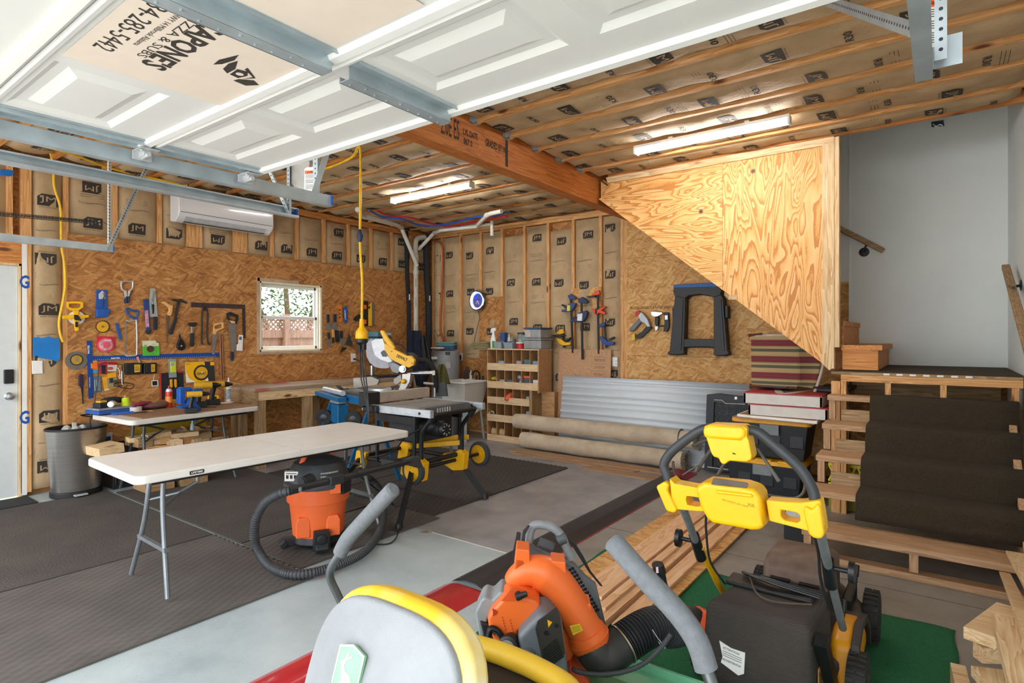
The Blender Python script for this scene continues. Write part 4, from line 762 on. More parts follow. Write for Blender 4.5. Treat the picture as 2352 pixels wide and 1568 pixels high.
t = wthing(L, 'smart_hub', 'small square black screen with a white rim hanging by a white cord', 'device', c8(910, 1448)[0]); wpart(L, t, 'rim', c8(866, 1372, 955, 1366, 958, 1445, 872, 1452), .004, .018, white, .004); wpart(L, t, 'screen', c8(876, 1382, 945, 1378, 947, 1436, 882, 1440), .018, .0195, black, 0); mb = MB(); L.tube(mb, c8(908, 1280, 902, 1330, 898, 1372), .02, .002, 6); obj('cord', mb, white, t)
t = wthing(L, 'cleaning_brush', 'long handled brush with a dark purple head, left of the blue upright', 'brush', c4(742, 1205)[0]); wpart(L, t, 'head', c4(705, 950, 722, 932, 742, 940, 745, 1040, 725, 1060, 703, 1040), .006, .035, M('#2e1f35', .6), .004); wpart(L, t, 'handle', c4(722, 1040, 746, 1040, 748, 1205, 740, 1208, 735, 1130), .01, .022, black, .003)
mb = MB(); L.tube(mb, c8(180, 1170, 210, 1140, 300, 1135, 420, 1150, 470, 1165, 478, 1250, 490, 1400, 440, 1450, 360, 1440, 420, 1400, 620, 1420, 600, 1480, 480, 1470, 420, 1440), .05, .004, 6, smooth=5); L.tube(mb, c8(180, 1150, 150, 1250, 140, 1400, 110, 1600, 90, 1750, 60, 1900), .05, .004, 6, smooth=4); obj('charger_cord', mb, black, label='black tangled power cord looping on the wall above the white table', cat='cord')
cable('phone_cord', [L.pt(p, .055) for p in c8(350, 1200, 420, 1210, 440, 1280, 430, 1330, 455, 1340, 470, 1240, 470, 1400, 485, 1430)], .003, white, 'thin white charging cord hanging over the yellow card pack', 'cord', 6)
t = wthing(L, 'wall_plate', 'white blank switch plate on the stud beside the entry door', 'wall plate', c4(330, 935)[0]); wpart(L, t, 'plate', c4(285, 815, 380, 815, 382, 930, 288, 935), .0, .012, white, .002); mb = MB(); L.disc(mb, c4(330, 878)[0], .006, .012, .016); obj('toggle', mb, whitep, t)
one(L, 'blue_tape', 'torn patch of bright blue tape on the insulation above the switch plate', 'tape', [(c4(296, 612, 340, 598, 370, 615, 440, 595, 480, 612, 535, 618, 538, 700, 540, 800, 515, 826, 480, 812, 440, 800, 350, 790, 335, 770, 298, 782), .004, .006, 0)], mats=[M('#1478c4', .55, var=.12, scale=9)])
c3 = crop(0, 300, 3.92); one(L, 'blue_strap', 'small strip of blue tape on the stud at the far upper left', 'tape', [(c3(0, 345, 70, 350, 122, 360, 118, 405, 70, 412, 0, 400), .003, .006, 0)], mats=[M('#1769b4', .5)])
# ---- right of the window
for i, (h, b, lab) in enumerate(((c5(1174, 572, 1200, 575, 1202, 660, 1178, 665), c5(1182, 660, 1206, 660, 1224, 735, 1163, 735), 'putty knife with a narrow blade, nearest the window in the upper row'), (c5(1250, 568, 1277, 570, 1278, 655, 1248, 658), c5(1246, 655, 1284, 655, 1302, 740, 1218, 738), 'putty knife with a wide blade, second from the window in the upper row'),
        (c5(1180, 770, 1206, 770, 1212, 838, 1188, 840), c5(1190, 838, 1213, 838, 1226, 915, 1178, 922), 'scraper with a dark handle, nearest the window in the lower row'), (c5(1318, 748, 1346, 750, 1347, 830, 1322, 832), c5(1318, 830, 1350, 830, 1372, 888, 1314, 884), 'scraper with a dark handle, fourth in the lower row'))):
    t = wthing(L, 'putty_knife', lab, 'knife', b[2], 'putty knives beside the window'); wpart(L, t, 'handle', h, .005, .022, M('#232a3c', .5), .004); wpart(L, t, 'blade', b, .012, .0145, blade, 0)
one(L, 'chisel', 'chisel with a brown wood handle between the scrapers', 'chisel', [(c5(1228, 738, 1252, 738, 1256, 820, 1234, 822), .005, .022, 0), (c5(1236, 820, 1255, 820, 1258, 882, 1238, 885), .01, .016, 1)], mats=[tw, darksteel])
one(L, 'wire_brush', 'black brush beside the wood handled chisel', 'brush', [(c5(1266, 745, 1296, 748, 1300, 800, 1310, 855, 1285, 875, 1270, 850), .005, .03, 0)], mats=[grip])
one(L, 'pointing_trowel', 'steel trowel with a long triangular blade, last in the lower row', 'trowel', [(c5(1418, 768, 1440, 840, 1462, 925, 1374, 902), .005, .009, 0)], mats=[M('#5d5a58', .5, .6)])
one(L, 'speed_square', 'small dark triangular square below the scrapers', 'square', [(c5(1345, 925, 1398, 935, 1318, 992), .005, .012, 0)], mats=[darksteel])
t = wthing(L, 'utility_knife', 'orange torpedo level right of the window', 'level', c5(1320, 655)[0]); wpart(L, t, 'body', c5(1290, 480, 1332, 470, 1337, 645, 1325, 658, 1308, 655, 1304, 500), .005, .025, M('#e07a1c', .45), .004)
for k in range(3): mb = MB(); L.poly(mb, c5(1311, 515 + k * 40, 1326, 515 + k * 40, 1326, 535 + k * 40, 1311, 535 + k * 40), .025, .027); obj('window', mb, dark, t)
t = wthing(L, 'torpedo_level', 'blue torpedo level beside the orange one', 'level', c5(1380, 665)[0]); wpart(L, t, 'body', c5(1357, 490, 1392, 494, 1394, 655, 1382, 668, 1363, 662), .005, .025, blue, .003); mb = MB(); L.text(mb, 'KOBALT', c5(1378, 580)[0], .13, .028, .0256, rot=R(-86), bold=.02); obj('print', mb, white, t)
one(L, 'spring_clamp', 'small black spring clamp left of the hanging yellow outlet head', 'clamp', [(c5(1462, 625, 1490, 590, 1520, 572, 1532, 600, 1528, 632, 1490, 645), .005, .04, 0)], mats=[grip])
t = wthing(L, 'spirit_level', 'black box level with orange windows behind the hanging yellow cord', 'level', c5(1595, 695)[0]); wpart(L, t, 'body', c5(1572, 428, 1613, 430, 1614, 698, 1576, 698), .005, .03, black)
for y in (470, 630): wpart(L, t, 'window', c5(1580, y, 1606, y, 1606, y + 45, 1581, y + 45), .03, .032, orange, 0)
t = wthing(L, 'yellow_level', 'yellow level standing between the black level and the steel rule', 'level', c5(1635, 695)[0]); wpart(L, t, 'body', c5(1618, 470, 1630, 475, 1655, 446, 1657, 698, 1618, 698), .005, .03, yellow); wpart(L, t, 'window', c5(1628, 485, 1645, 480, 1645, 510, 1630, 515), .03, .032, black, 0)
one(L, 'steel_rule', 'grey steel rule hanging right of the yellow level', 'ruler', [(c5(1669, 440, 1694, 440, 1692, 698, 1668, 698), .005, .009, 0)], mats=[M('#86807a', .45, .6)])
t = wthing(L, 'wall_outlet', 'white outlet on the chip board under the scrapers', 'outlet', c5(1462, 1085)[0]); wpart(L, t, 'plate', c5(1437, 992, 1486, 995, 1488, 1083, 1440, 1085), .001, .01, white, .002); mb = MB(); L.disc(mb, c5(1470, 1055)[0], .012, .01, .04, n=10); L.tube(mb, c5(1470, 1055, 1500, 1058, 1530, 1080), .04, .005, 6); obj('plug', mb, black, t)
# ================================================================== LEFT HALF OF THE FLOOR
def rot_T(c, a): return Matrix.Translation(Vector(c)) @ Matrix.Rotation(a, 4, 'Z')
# ---- rubber mats
mat_a = M('#47423d', .9, var=.16, scale=3, bmp=.5, bscale=70)
def diamond(name, col):
    m, t, b = nodes(name); co = objco(t); n = N(t, 'TexNoise'); n.inputs['Scale'].default_value = 3; n.inputs['Detail'].default_value = 6; t.links.new(co, n.inputs['Vector'])
    c = hexc(col); t.links.new(ramp(t, [(.3, tuple(x * .8 for x in c[:3]) + (1,)), (.7, tuple(x * 1.25 for x in c[:3]) + (1,))], n.outputs[0]), b.inputs['Base Color']); b.inputs['Roughness'].default_value = .7
    ck = N(t, 'TexVoronoi'); ck.distance = 'MANHATTAN'; ck.inputs['Scale'].default_value = 26; ck.inputs['Randomness'].default_value = 0; t.links.new(objco(t, (1, .55, 1), (0, 0, R(45))), ck.inputs['Vector']); bump(t, b, ck.outputs['Distance'], .5, .008); return m
mat_g = diamond('grey_tread', '#57534f'); mat_d = diamond('dark_tread', '#3d3b39')
def mat_tile(x0, x1, y0, y1, mt, lab, teeth='', z=.012):
    P = []
    def edge(a, b, nrm, on_):
        a, b = Vector(a), Vector(b); n = max(2, int((b - a).length / .03)); d = (b - a) / n
        for i in range(n):
            P.append(a + d * i)
            if on_ and i % 2: P[-1] = a + d * i; P.append(a + d * (i + .1) + Vector(nrm) * .018); P.append(a + d * (i + .9) + Vector(nrm) * .018)
    edge((x0, y0), (x1, y0), (0, -1), 's' in teeth); edge((x1, y0), (x1, y1), (1, 0), 'e' in teeth); edge((x1, y1), (x0, y1), (0, 1), 'n' in teeth); edge((x0, y1), (x0, y0), (-1, 0), 'w' in teeth)
    mb = MB(); mb.prism([(p.x, p.y) for p in P], .0015, z, ((0, 0, 0), (1, 0, 0), (0, 1, 0), (0, 0, 1))); return obj('rubber_mat', mb, mt, label=lab, cat='mat', group='rubber floor mats')
mat_tile(2.38, 3.60, -6.5, -4.63, mat_g, 'brown grey treaded rubber mat in the left foreground, nearest the tractor seat', 'n')
mat_tile(2.74, 3.42, -4.60, -3.36, mat_g, 'brown grey treaded rubber mat under the orange shop vacuum')
mat_tile(2.05, 3.34, -3.34, -1.25, mat_d, 'black treaded rubber mat under the table saw stand', 'ns')
mat_tile(.92, 2.03, -3.34, -1.25, mat_d, 'black rubber mat behind the table saw, before the workbench', 'n')
mat_tile(.36, 2.36, -6.5, -4.62, mat_a, 'large smooth brown black rubber mat at the left edge of the photo')
mat_tile(.50, 2.70, -4.59, -3.36, mat_a, 'smooth brown black rubber mat between the trash can and the vacuum')
mat_tile(-.0, .33, -5.9, -5.12, rubber, 'small black door mat in front of the entry door', z=.015)
# ---- folding tables
plast = M('#dfdbd4', .5, var=.035, scale=9); plast2 = M('#cfcac2', .55, var=.06, scale=7)
def folding_table(c, a, Lh, Wh, H, lab, topm, legm, under=True):
    t = thing('folding_table', lab, 'table', (c[0], c[1], 0)); T = rot_T((c[0], c[1], 0), a)
    mb = MB(); mb.T = T; fr = ((0, 0, H - .045), (1, 0, 0), (0, 1, 0), (0, 0, 1)); mb.prism(rrect(Wh * 2, Lh * 2, .055, 5), 0, .045, fr); obj('tabletop', mb, topm, t, bevel=.009, seg=3)
    mb = MB(); mb.T = T; mb.box(-Wh, Wh, -.0012, .0012, H - .0455, H + .0004); obj('fold_line', mb, M('#b5b1aa', .7), t)
    for s in (-1, 1):
        y0 = s * (Lh - .24)
        for q in (-1, 1):
            mb = MB(); mb.T = T; mb.tube(bez([(q * .1, y0 + s * .0, H - .05), (q * .105, y0 + s * .01, H * .72), (q * .15, y0 + s * .02, H * .45), (q * (Wh - .12), y0 + s * .045, .027)], 6), .0135, 10); obj('leg', mb, legm, t)
        mb = MB(); mb.T = T; mb.beam((-.2, y0 + s * .025, H * .36), (.2, y0 + s * .025, H * .36), .022, .022); obj('cross_bar', mb, legm, t)
        mb = MB(); mb.T = T; mb.tube([(-.115, y0 + s * .012, H * .66), (0, y0 - s * .13, H * .71), (.115, y0 + s * .012, H * .66)], .008, 8); mb.tube([(0, y0 - s * .12, H * .71), (0, y0 - s * .22, H * .77), (0, s * .44, H - .06)], .011, 8); mb.box(-.016, .016, min(y0 - s * .12, y0 - s * .23), max(y0 - s * .12, y0 - s * .23), H * .70, H * .78) if 0 else None; obj('brace', mb, legm, t)
    mb = MB(); mb.T = T
    for q in (-1, 1): mb.box(q * .3 - .012 if Wh > .34 else q * .24 - .012, q * .3 + .012 if Wh > .34 else q * .24 + .012, -Lh + .1, Lh - .1, H - .07, H - .045)
    obj('frame_rail', mb, black, t); return t, T
t, T = folding_table((3.01, -4.57), R(-2), .915, .385, .74, 'long white plastic folding table in front, over the shop vacuum', plast, M('#80868b', .45, .6))
mb = MB(); mb.T = T; mb.prism(rrect(.075, .02, .004, 2), 0, .0015, ((.3855, -.62, .715), (0, 1, 0), (0, 0, 1), (1, 0, 0)), 0); txt(mb, 'LIFETIME', .06, .011, lambda p, q: (.3875, -.62 + p, .715 + q), 1, bold=.03); obj('badge', mb, [black, white], t)
t, T = folding_table((.66, -4.10), R(4), .61, .38, .73, 'short white folding table covered with tools under the tool wall', plast2, M('#54585a', .5, .6))
mb = MB(); mb.T = T; mb.box(-.35, .34, -.5, .6, .7302, .736); obj('board_cover', mb, wood('brown_sheet', 'Y', [(.1, '#6b4c35'), (.5, '#8f6c4c'), (.9, '#a98460')], .7, knots=False), t, label='thin brown board laid on the top')
ZT = .737
def tt(u, v, z=ZT):
    p = on('Z', ZT, u, v)
    if p.x < .40: p = on('X', .40, u, v)
    return Vector((p.x, p.y, z))
# ---- things on the short table
t = thing('organizer_case', 'flat blue and grey plastic case at the left end of the tool table', 'case', tt(255, 943)); mb = MB(); p = tt(258, 938); mb.T = rot_T(p, R(8)); mb.box(-.13, .1, -.17, .17, 0, .035); obj('base', mb, M('#1f4f9a', .5), t, bevel=.01); mb = MB(); mb.T = rot_T(p, R(8)); mb.box(-.12, .09, -.16, .16, .035, .055); obj('lid', mb, M('#7c8794', .4), t, bevel=.008)
mb = MB(); p = tt(258, 940, .82); mb.T = rot_T(p, R(60)); mb.cyl((0, -.07, .0), (0, .07, .01), .027, n=16); mb.cyl((0, -.075, 0), (0, -.07, 0), .02, n=12); obj('plastic_pipe_piece', mb, white, label='short white plastic pipe piece lying on the blue case', cat='pipe')
mb = MB(); p = tt(236, 938, .808); mb.T = rot_T(p, .3); mb.box(-.05, .05, -.06, .06, -.015, .03); mb.box(-.03, .03, -.045, .02, .03, .05, 1); o = obj('drill_battery', mb, [black, M('#c9a020', .5)], label='black battery pack with a yellow top on the back of the blue case', cat='battery', bevel=.006)
mb = MB(); q = tt(262, 930, .85); q.x -= .06; mb.T = rot_T(q, .5); mb.sph((0, 0, 0), (.07, .11, .03), 14, 8); mb.sph((.02, .09, -.01), (.05, .08, .025), 12, 8); obj('work_glove', mb, M('#1c1c20', .95, bmp=.5), label='crumpled black glove behind the white pipe piece', cat='glove')
t = thing('string_spool', 'cone of bright yellow green mason string on the tool table', 'string', tt(290, 932)); mb = MB(); p = tt(290, 928); mb.lathe([(.036, 0), (.04, .03), (.03, .125), (.02, .13)], 20, p, (-.15, 0, 1)); obj('string', mb, M('#c9e01c', .7, bmp=.6, bscale=200), t); mb = MB(); mb.cyl(p + Vector((-.018, 0, .125)), p + Vector((-.022, 0, .15)), .014); obj('core', mb, cardb, t)
mb = MB()
for k in range(3): mb.T = rot_T(tt(318 + k * 5, 928, .757 + k * .02), .3 + .2 * k); mb.sph((0, 0, 0), (.05, .14, .018), 16, 6)
obj('red_bag', mb, M('#8f2340', .7, var=.25), label='crumpled dark red cloth bag lying behind the tape roll', cat='bag')
mb = MB(); p = tt(312, 945); mb.lathe([(.048, 0), (.05, .045), (.034, .045), (.034, 0)], 20, p, caps=False); obj('tape_roll', mb, M('#c9c3bb', .5), label='white roll of tape beside the blue case', cat='tape')
mb = MB(); p = tt(331, 936); mb.lathe([(.022, -.012), (.022, .012), (.01, .012), (.01, -.012)], 16, p + Vector((0, 0, .023)), (.8, -.6, .1), caps=False); obj('brass_ring', mb, M('#b58d45', .35, .8), label='small brass ring standing on the tool table', cat='ring')
mb = MB(); mb.T = rot_T(tt(357, 928, .768), .2); mb.sph((0, 0, 0), (.07, .15, .03), 16, 8); mb.sph((.01, .06, .015), (.05, .1, .025), 14, 8); obj('leather_glove', mb, M('#6a4a40', .9, bmp=.5), label='brown leather glove left of the red spray can', cat='glove')
t = thing('spray_can', 'red and silver spray can standing on the tool table', 'can', tt(388, 932)); p = tt(388, 931); mb = MB(); mb.lathe([(.03, 0), (.032, .004), (.032, .15), (.03, .158)], 20, p); obj('can', mb, M('#c32a1c', .35), t); mb = MB(); mb.lathe([(.0325, .05), (.0325, .11)], 20, p, caps=False); obj('label_band', mb, M('#e08a2c', .4), t); mb = MB(); mb.lathe([(.03, .158), (.031, .163), (.022, .185), (.012, .19)], 18, p); obj('dome', mb, silver, t); mb = MB(); mb.lathe([(.009, .19), (.009, .215), (.005, .218)], 12, p); obj('nozzle', mb, red, t)
# blue vise clamp hanging over the edge
t = thing('bench_vise', 'bright blue plastic clamp on vise at the front edge of the tool table', 'vise', on('X', 1.0, 430, 1000)); VX = .86
def vp(name, px, w0, w1, mt, bv=.006): mb = MB(); LWL.poly(mb, px, w0, w1); return obj(name, mb, mt, t, bevel=bv)
c9 = crop(200, 820, 6.1895)
vp('rear_jaw', c9(1265, 450, 1300, 420, 1440, 425, 1440, 470, 1340, 470, 1340, 650, 1266, 655), .82, .90, blue); vp('front_jaw', c9(1450, 450, 1575, 440, 1580, 470, 1500, 505, 1475, 620, 1500, 660, 1560, 720, 1550, 760, 1490, 745, 1275, 720, 1262, 690, 1360, 665, 1400, 600, 1420, 520), .84, .94, blue)
vp('clamp_arm', c9(1490, 730, 1560, 725, 1548, 780, 1540, 870, 1520, 915, 1492, 910, 1505, 820), .90, .96, blue)
mb = MB(); a = on('X', .93, *c9(1497, 905)[0]); b = on('X', .93, *c9(1495, 985)[0]); mb.cyl(a, b, .006); obj('screw', mb, silver, t); mb = MB(); mb.lathe([(.008, .035), (.016, .02), (.018, -.03), (.014, -.035)], 14, b); obj('screw_knob', mb, M('#7f9aa4', .4), t)
mb = MB(); c = on('X', .8, *c9(1400, 480)[0]); mb.cyl(c, c + Vector((0, .16, 0)), .012); obj('guide_rod', mb, steel, t)
# cordless drills
for (u, v, s, lab) in ((468, 918, 1.15, 'black and yellow cordless drill right of the blue vise'), (498, 912, 1.1, 'black and yellow impact driver behind the caulk tube'), (447, 930, .9, 'dark hand tool lying against the blue vise')):
    p = tt(u, v + 18) + Vector((-.02, .03, 0)); t = thing('cordless_drill', lab, 'drill', p); T = rot_T(p, R(70)) @ Matrix.Scale(s, 4)
    mb = MB(); mb.T = T; mb.cyl((-.09, 0, .19), (.05, 0, .19), .033, .03, 16); obj('motor_housing', mb, M('#c99a1c', .5, var=.2), t, bevel=.004); mb = MB(); mb.T = T; mb.cyl((.05, 0, .19), (.09, 0, .19), .026, .022, 14); mb.cyl((.09, 0, .19), (.12, 0, .19), .02, .01, 12); obj('chuck', mb, blackm, t)
    mb = MB(); mb.T = T; mb.tube([(-.04, 0, .17), (-.055, 0, .1), (-.06, 0, .05)], [.024, .021, .023], 12); obj('handle', mb, black, t); mb = MB(); mb.T = T; mb.box(-.11, .01, -.035, .035, 0, .055); obj('battery', mb, black, t, bevel=.006)
t = thing('voltage_tester', 'yellow handheld meter with a black screen lying near the front edge of the tool table', 'meter', tt(490, 928)); p = tt(490, 925); mb = MB(); mb.prism(rrect(.11, .075, .012, 3), -.015, .015, (p + Vector((0, 0, .045)), (.2, .97, 0), (-.45, .1, .88), (.88, -.2, .45))); obj('body', mb, yellow, t, bevel=.004); mb = MB(); mb.prism(rrect(.06, .042, .004, 2), .015, .0165, (p + Vector((0, 0, .045)), (.2, .97, 0), (-.45, .1, .88), (.88, -.2, .45))); obj('screen', mb, black, t)
t = thing('caulk_tube', 'white caulk tube with a pointed nozzle standing on the tool table', 'tube', tt(524, 922)); p = tt(525, 921); mb = MB(); mb.lathe([(.023, 0), (.024, .005), (.024, .19), (.022, .195)], 18, p); obj('body', mb, white, t); mb = MB(); mb.lathe([(.0245, .03), (.0245, .14)], 18, p, caps=False); obj('label_wrap', mb, M('#9aa7b5', .5, var=.5, scale=70), t); mb = MB(); mb.lathe([(.0246, .15), (.0246, .165)], 18, p, caps=False); obj('band', mb, M('#cfd82c', .5), t); mb = MB(); mb.lathe([(.016, .195), (.012, .21), (.004, .265)], 14, p); obj('nozzle', mb, white, t)
mb = MB(); p = tt(520, 925); mb.T = rot_T(p, R(20)); mb.prism(circ(.09, 16, ry=.05), 0, .006, ((0, 0, 0), (0, 1, 0), (-1, 0, 0), (0, 0, 1))); obj('paper_plate', mb, white, label='flat white paper under the caulk tube', cat='paper')
mb = MB(); p = tt(283, 951); mb.T = rot_T(p, R(75)); mb.box(-.09, .08, -.012, .012, 0, .022); mb.box(.08, .19, -.018, .018, .006, .012, 1); obj('paint_scraper', mb, [blue, darksteel], label='blue handled scraper at the front left corner of the tool table', cat='scraper', bevel=.004)
mb = MB(); p = tt(293, 947); mb.T = rot_T(p, R(80)); mb.box(-.05, .2, -.02, .02, -.001, .003); obj('paint_paddle', mb, tw, label='thin pale wood paddle beside the blue handled scraper', cat='stick')
mb = MB(); p = tt(472, 936); mb.T = rot_T(p, R(60)); mb.tube([(-.06, 0, .01), (.02, .01, .012), (.09, .02, .01)], .009, 8); mb.tube([(-.06, .03, .01), (.02, .015, .012), (.09, 0, .01)], .009, 8, m=1); obj('pliers', mb, [M('#2a5a4a', .5), M('#7a4a2a', .5)], label='small pliers with green grips at the foot of the blue vise', cat='pliers')
cable('drop_cord', [on('X', .3, u, v) for u, v in ((228, 940), (214, 950), (185, 953), (215, 956), (222, 945), (208, 960), (210, 990), (222, 1005), (205, 1018), (195, 1020))], .006, black, 'black cord knotted at the left corner of the tool table', 'cord', 6)
# ---- workbench
t = thing('workbench', 'heavy wooden workbench of used lumber under the window, its top stained red', 'workbench', (.33, -2.2, 0))
def redtop():
    m, tt_, b = nodes('bench_top'); co = objco(tt_, (14, .9, 14)); n = N(tt_, 'TexNoise'); n.inputs['Scale'].default_value = 2; n.inputs['Detail'].default_value = 5; tt_.links.new(co, n.inputs['Vector'])
    c = ramp(tt_, [(.2, '#7d6a54'), (.5, '#a08c74'), (.8, '#b9a78d')], n.outputs[0]); n2 = N(tt_, 'TexNoise'); n2.inputs['Scale'].default_value = 2.3; n2.inputs['Detail'].default_value = 1; tt_.links.new(objco(tt_), n2.inputs['Vector'])
    mx = N(tt_, 'MixRGB'); mx.inputs[2].default_value = hexc('#b0323c'); tt_.links.new(ramp(tt_, [(.6, (0, 0, 0, 1)), (.68, (.8, .8, .8, 1))], n2.outputs[0]), mx.inputs[0]); tt_.links.new(c, mx.inputs[1]); tt_.links.new(mx.outputs[0], b.inputs['Base Color']); b.inputs['Roughness'].default_value = .55; return m
mb = MB()
for a, b in ((.012, .22), (.222, .44), (.442, .665)): mb.box(a, b, -3.34, -1.02, .842, .88)
obj('bench_top', mb, redtop(), t, bevel=.003)
mb = MB(); mb.box(.012, .66, -3.335, -3.297, .70, .841); obj('end_board', mb, old['X'], t, bevel=.002); mb = MB(); mb.box(.612, .65, -3.296, -1.03, .745, .841); obj('apron', mb, paleY, t)
mb = MB(); mb.box(.02, .06, -3.29, -1.05, .745, .841); obj('rear_rail', mb, old['Y'], t)
for x, y, w in ((.6, -3.24, .09), (.1, -3.24, .09), (.6, -2.65, .09), (.6, -1.12, .09), (.1, -2.2, .09), (.25, -3.245, .04), (.1, -1.12, .09)):
    mb = MB(); mb.box(x - w / 2, x + w / 2, y - .045, y + .045, 0, .744); obj('leg', mb, old['Z'], t, bevel=.002)
mb = MB(); mb.box(.02, .06, -3.2, -1.1, .1, .19); obj('stretcher', mb, old['Y'], t)
# ---- drill press on the bench
t = thing('drill_press', 'teal bench drill press on the far end of the workbench, behind the mitre saw', 'drill press', (.36, -1.42, .88)); teal = M('#4f8390', .4); c = Vector((.34, -1.42, .88))
mb = MB(); mb.T = Matrix.Translation(c); mb.box(-.12, .16, -.09, .09, 0, .03); obj('base', mb, M('#2d343b', .5), t, bevel=.006); mb = MB(); mb.T = Matrix.Translation(c); mb.cyl((-.05, 0, .03), (-.05, 0, .48), .03); obj('column', mb, steel, t)
mb = MB(); mb.T = Matrix.Translation(c); mb.box(-.18, .2, -.11, .13, .56, .63); mb.box(-.185, .205, -.115, .135, .545, .56, 1); obj('belt_cover', mb, [M('#3f6f7d', .4), M('#223036', .5)], t, bevel=.012); mb = MB(); mb.T = Matrix.Translation(c); mb.box(-.1, .16, -.08, .09, .42, .55); mb.cyl((.08, .0, .34), (.08, .0, .44), .04); obj('head', mb, teal, t, bevel=.015)
mb = MB(); mb.T = Matrix.Translation(c); mb.cyl((.08, 0, .24), (.08, 0, .34), .02); obj('quill', mb, steel, t); mb = MB(); mb.T = Matrix.Translation(c); mb.cyl((.05, 0, .17), (.05, 0, .19), .1, n=24); mb.beam((-.05, 0, .18), (.05, 0, .18), .05, .03); obj('table', mb, iron, t)
mb = MB(); mb.T = Matrix.Translation(c); mb.box(.205, .207, .0, .12, .585, .615, 0); obj('name_plate', mb, silver, t)
mb = MB(); q = on('Z', .885, 868, 868) ; mb.T = rot_T((.42, -1.2, .882), .1); mb.box(-.1, .1, -.09, .09, 0, .025); obj('blue_case', mb, M('#1d2b45', .5), label='flat dark blue case on the workbench behind the mitre saw fence', cat='case', bevel=.008)
# ---- trash can
can = thing('trash_can', 'oval brushed steel trash can standing by the insulated stud bay', 'trash can', (.28, -4.83, .0)); brushed = M('#b9b6b2', .3, .95, var=.08, scale=3, stretch=(1, 1, 30)); c = (.25, -4.82, 0)
mb = MB(); mb.lathe([(.19, .06), (.195, .1), (.235, .60), (.237, .605)], 40, c, sx=.82, sy=1.0, caps=False); obj('body', mb, brushed, can); mb = MB(); mb.lathe([(.238, .605), (.24, .62), (.232, .625), (.225, .6), (.2, .3), (.02, .28)], 40, c, sx=.82, caps=False); obj('rim', mb, black, can)
mb = MB(); mb.lathe([(.185, .0), (.2, .012), (.2, .05), (.188, .062), (.02, .06)], 40, c, sx=.82); obj('base', mb, black, can, bevel=.003); mb = MB(); mb.bx((c[0] + .17, c[1] - .02, .03), (.06, .1, .012)); obj('pedal', mb, silver, can, bevel=.003)
mb = MB()
for k, (a, b, h) in enumerate(((-.05, -.06, .66), (.02, .04, .64), (.05, -.02, .63))): mb.sph((c[0] + a, c[1] + b, .57), (.05, .045, .07), 9, 6)
mb.box(c[0] - .02, c[0] + .0, c[1] - .03, c[1] - .0, .45, .66); obj('crumpled_wrapper', mb, M('#b7b5b0', .4, var=.3), label='crumpled wrappers showing at the mouth of the steel can', cat='trash', kind='stuff')
# ---- under the short table
t = thing('battery_tool_box', 'black plastic tool box between the trash can and the table legs', 'tool box', (.28, -4.5, 0)); mb = MB(); mb.box(.06, .34, -4.56, -4.36, 0, .30)
for k in range(6): mb.box(.34, .352, -4.545 + k * .03, -4.528 + k * .03, .05, .26)
obj('body', mb, black, t, bevel=.012); mb = MB(); mb.box(.05, .36, -4.57, -4.35, .30, .37); obj('lid', mb, M('#22242a', .5), t, bevel=.015); mb = MB(); mb.tube([(.2, -4.52, .36), (.2, -4.52, .42), (.2, -4.40, .42), (.2, -4.40, .36)], .012, 8); obj('handle', mb, black, t)
t = thing('foam_sign', 'white panel with big blue letters leaning on the wall under the tool table', 'sign', (.06, -4.45, .3)); a = on('X', .05, 204, 1000); b = on('X', .05, 256, 992); mb = MB(); LWL.poly(mb, [(202, 1004), (256, 992), (257, 1028), (204, 1050)], .03, .05, 0)
for px in ([(213, 1013), (243, 1006), (243, 1012), (213, 1019)], [(243, 1003), (254, 1001), (254, 1018), (243, 1021)], [(213, 1030), (248, 1022), (248, 1028), (213, 1036)], [(202, 1008), (205, 1008), (205, 1044), (202, 1044)]): LWL.poly(mb, px, .05, .0512, 1)
obj('panel', mb, [white, blue], t)
one(LWL, 'yellow_board', 'large dirty yellow plastic sled leaning on the wall under the tool table', 'sled', [(c9(520, 1130, 640, 1040, 900, 930, 1150, 850, 1600, 800, 1640, 800, 1670, 970, 1500, 1000, 1000, 1120, 620, 1190, 530, 1200), .10, .14, 0)], mats=[M('#a98d1c', .55, var=.2)])
r2 = random.Random(3)
scraps = [(690, 1100, 820, 60, .1, 0), (860, 1080, 300, 60, .1, 5), (1000, 1130, 150, 70, .14, 20), (700, 1150, 180, 110, .2, 0), (940, 1170, 280, 60, .12, -8), (1140, 1150, 190, 110, .2, 4), (860, 1250, 260, 50, .1, -8), (1160, 1020, 180, 60, .12, 3), (1230, 1090, 160, 60, .12, 0), (1330, 1010, 90, 100, .1, 60), (1320, 1110, 170, 110, .12, 25), (1480, 1070, 260, 90, .14, 2), (1470, 1150, 240, 70, .14, 0), (1520, 1000, 80, 60, .1, 50), (1600, 990, 250, 60, .1, -4), (1700, 1130, 290, 40, .08, -3), (170, 1260, 280, 110, .2, 10), (1240, 1020, 140, 60, .12, -6)]
names = ['first at the left, lowest row', 'left of the black centre leg', 'lying over the left blocks', 'thick block by the front left leg', 'flat under the front blocks', 'square block end facing out, middle front', 'thin strip nearest the front', 'dark worn block on top of the heap', 'short block under the white label', 'tilted strip behind the labelled block', 'greenish block leaning right of centre', 'widest pale block at the right', 'under the widest pale block', 'small upright strip below the vise screw', 'long strip farthest back at the right', 'long thin lath at the right end', 'big block beside the black tool box', 'block bearing a white label']
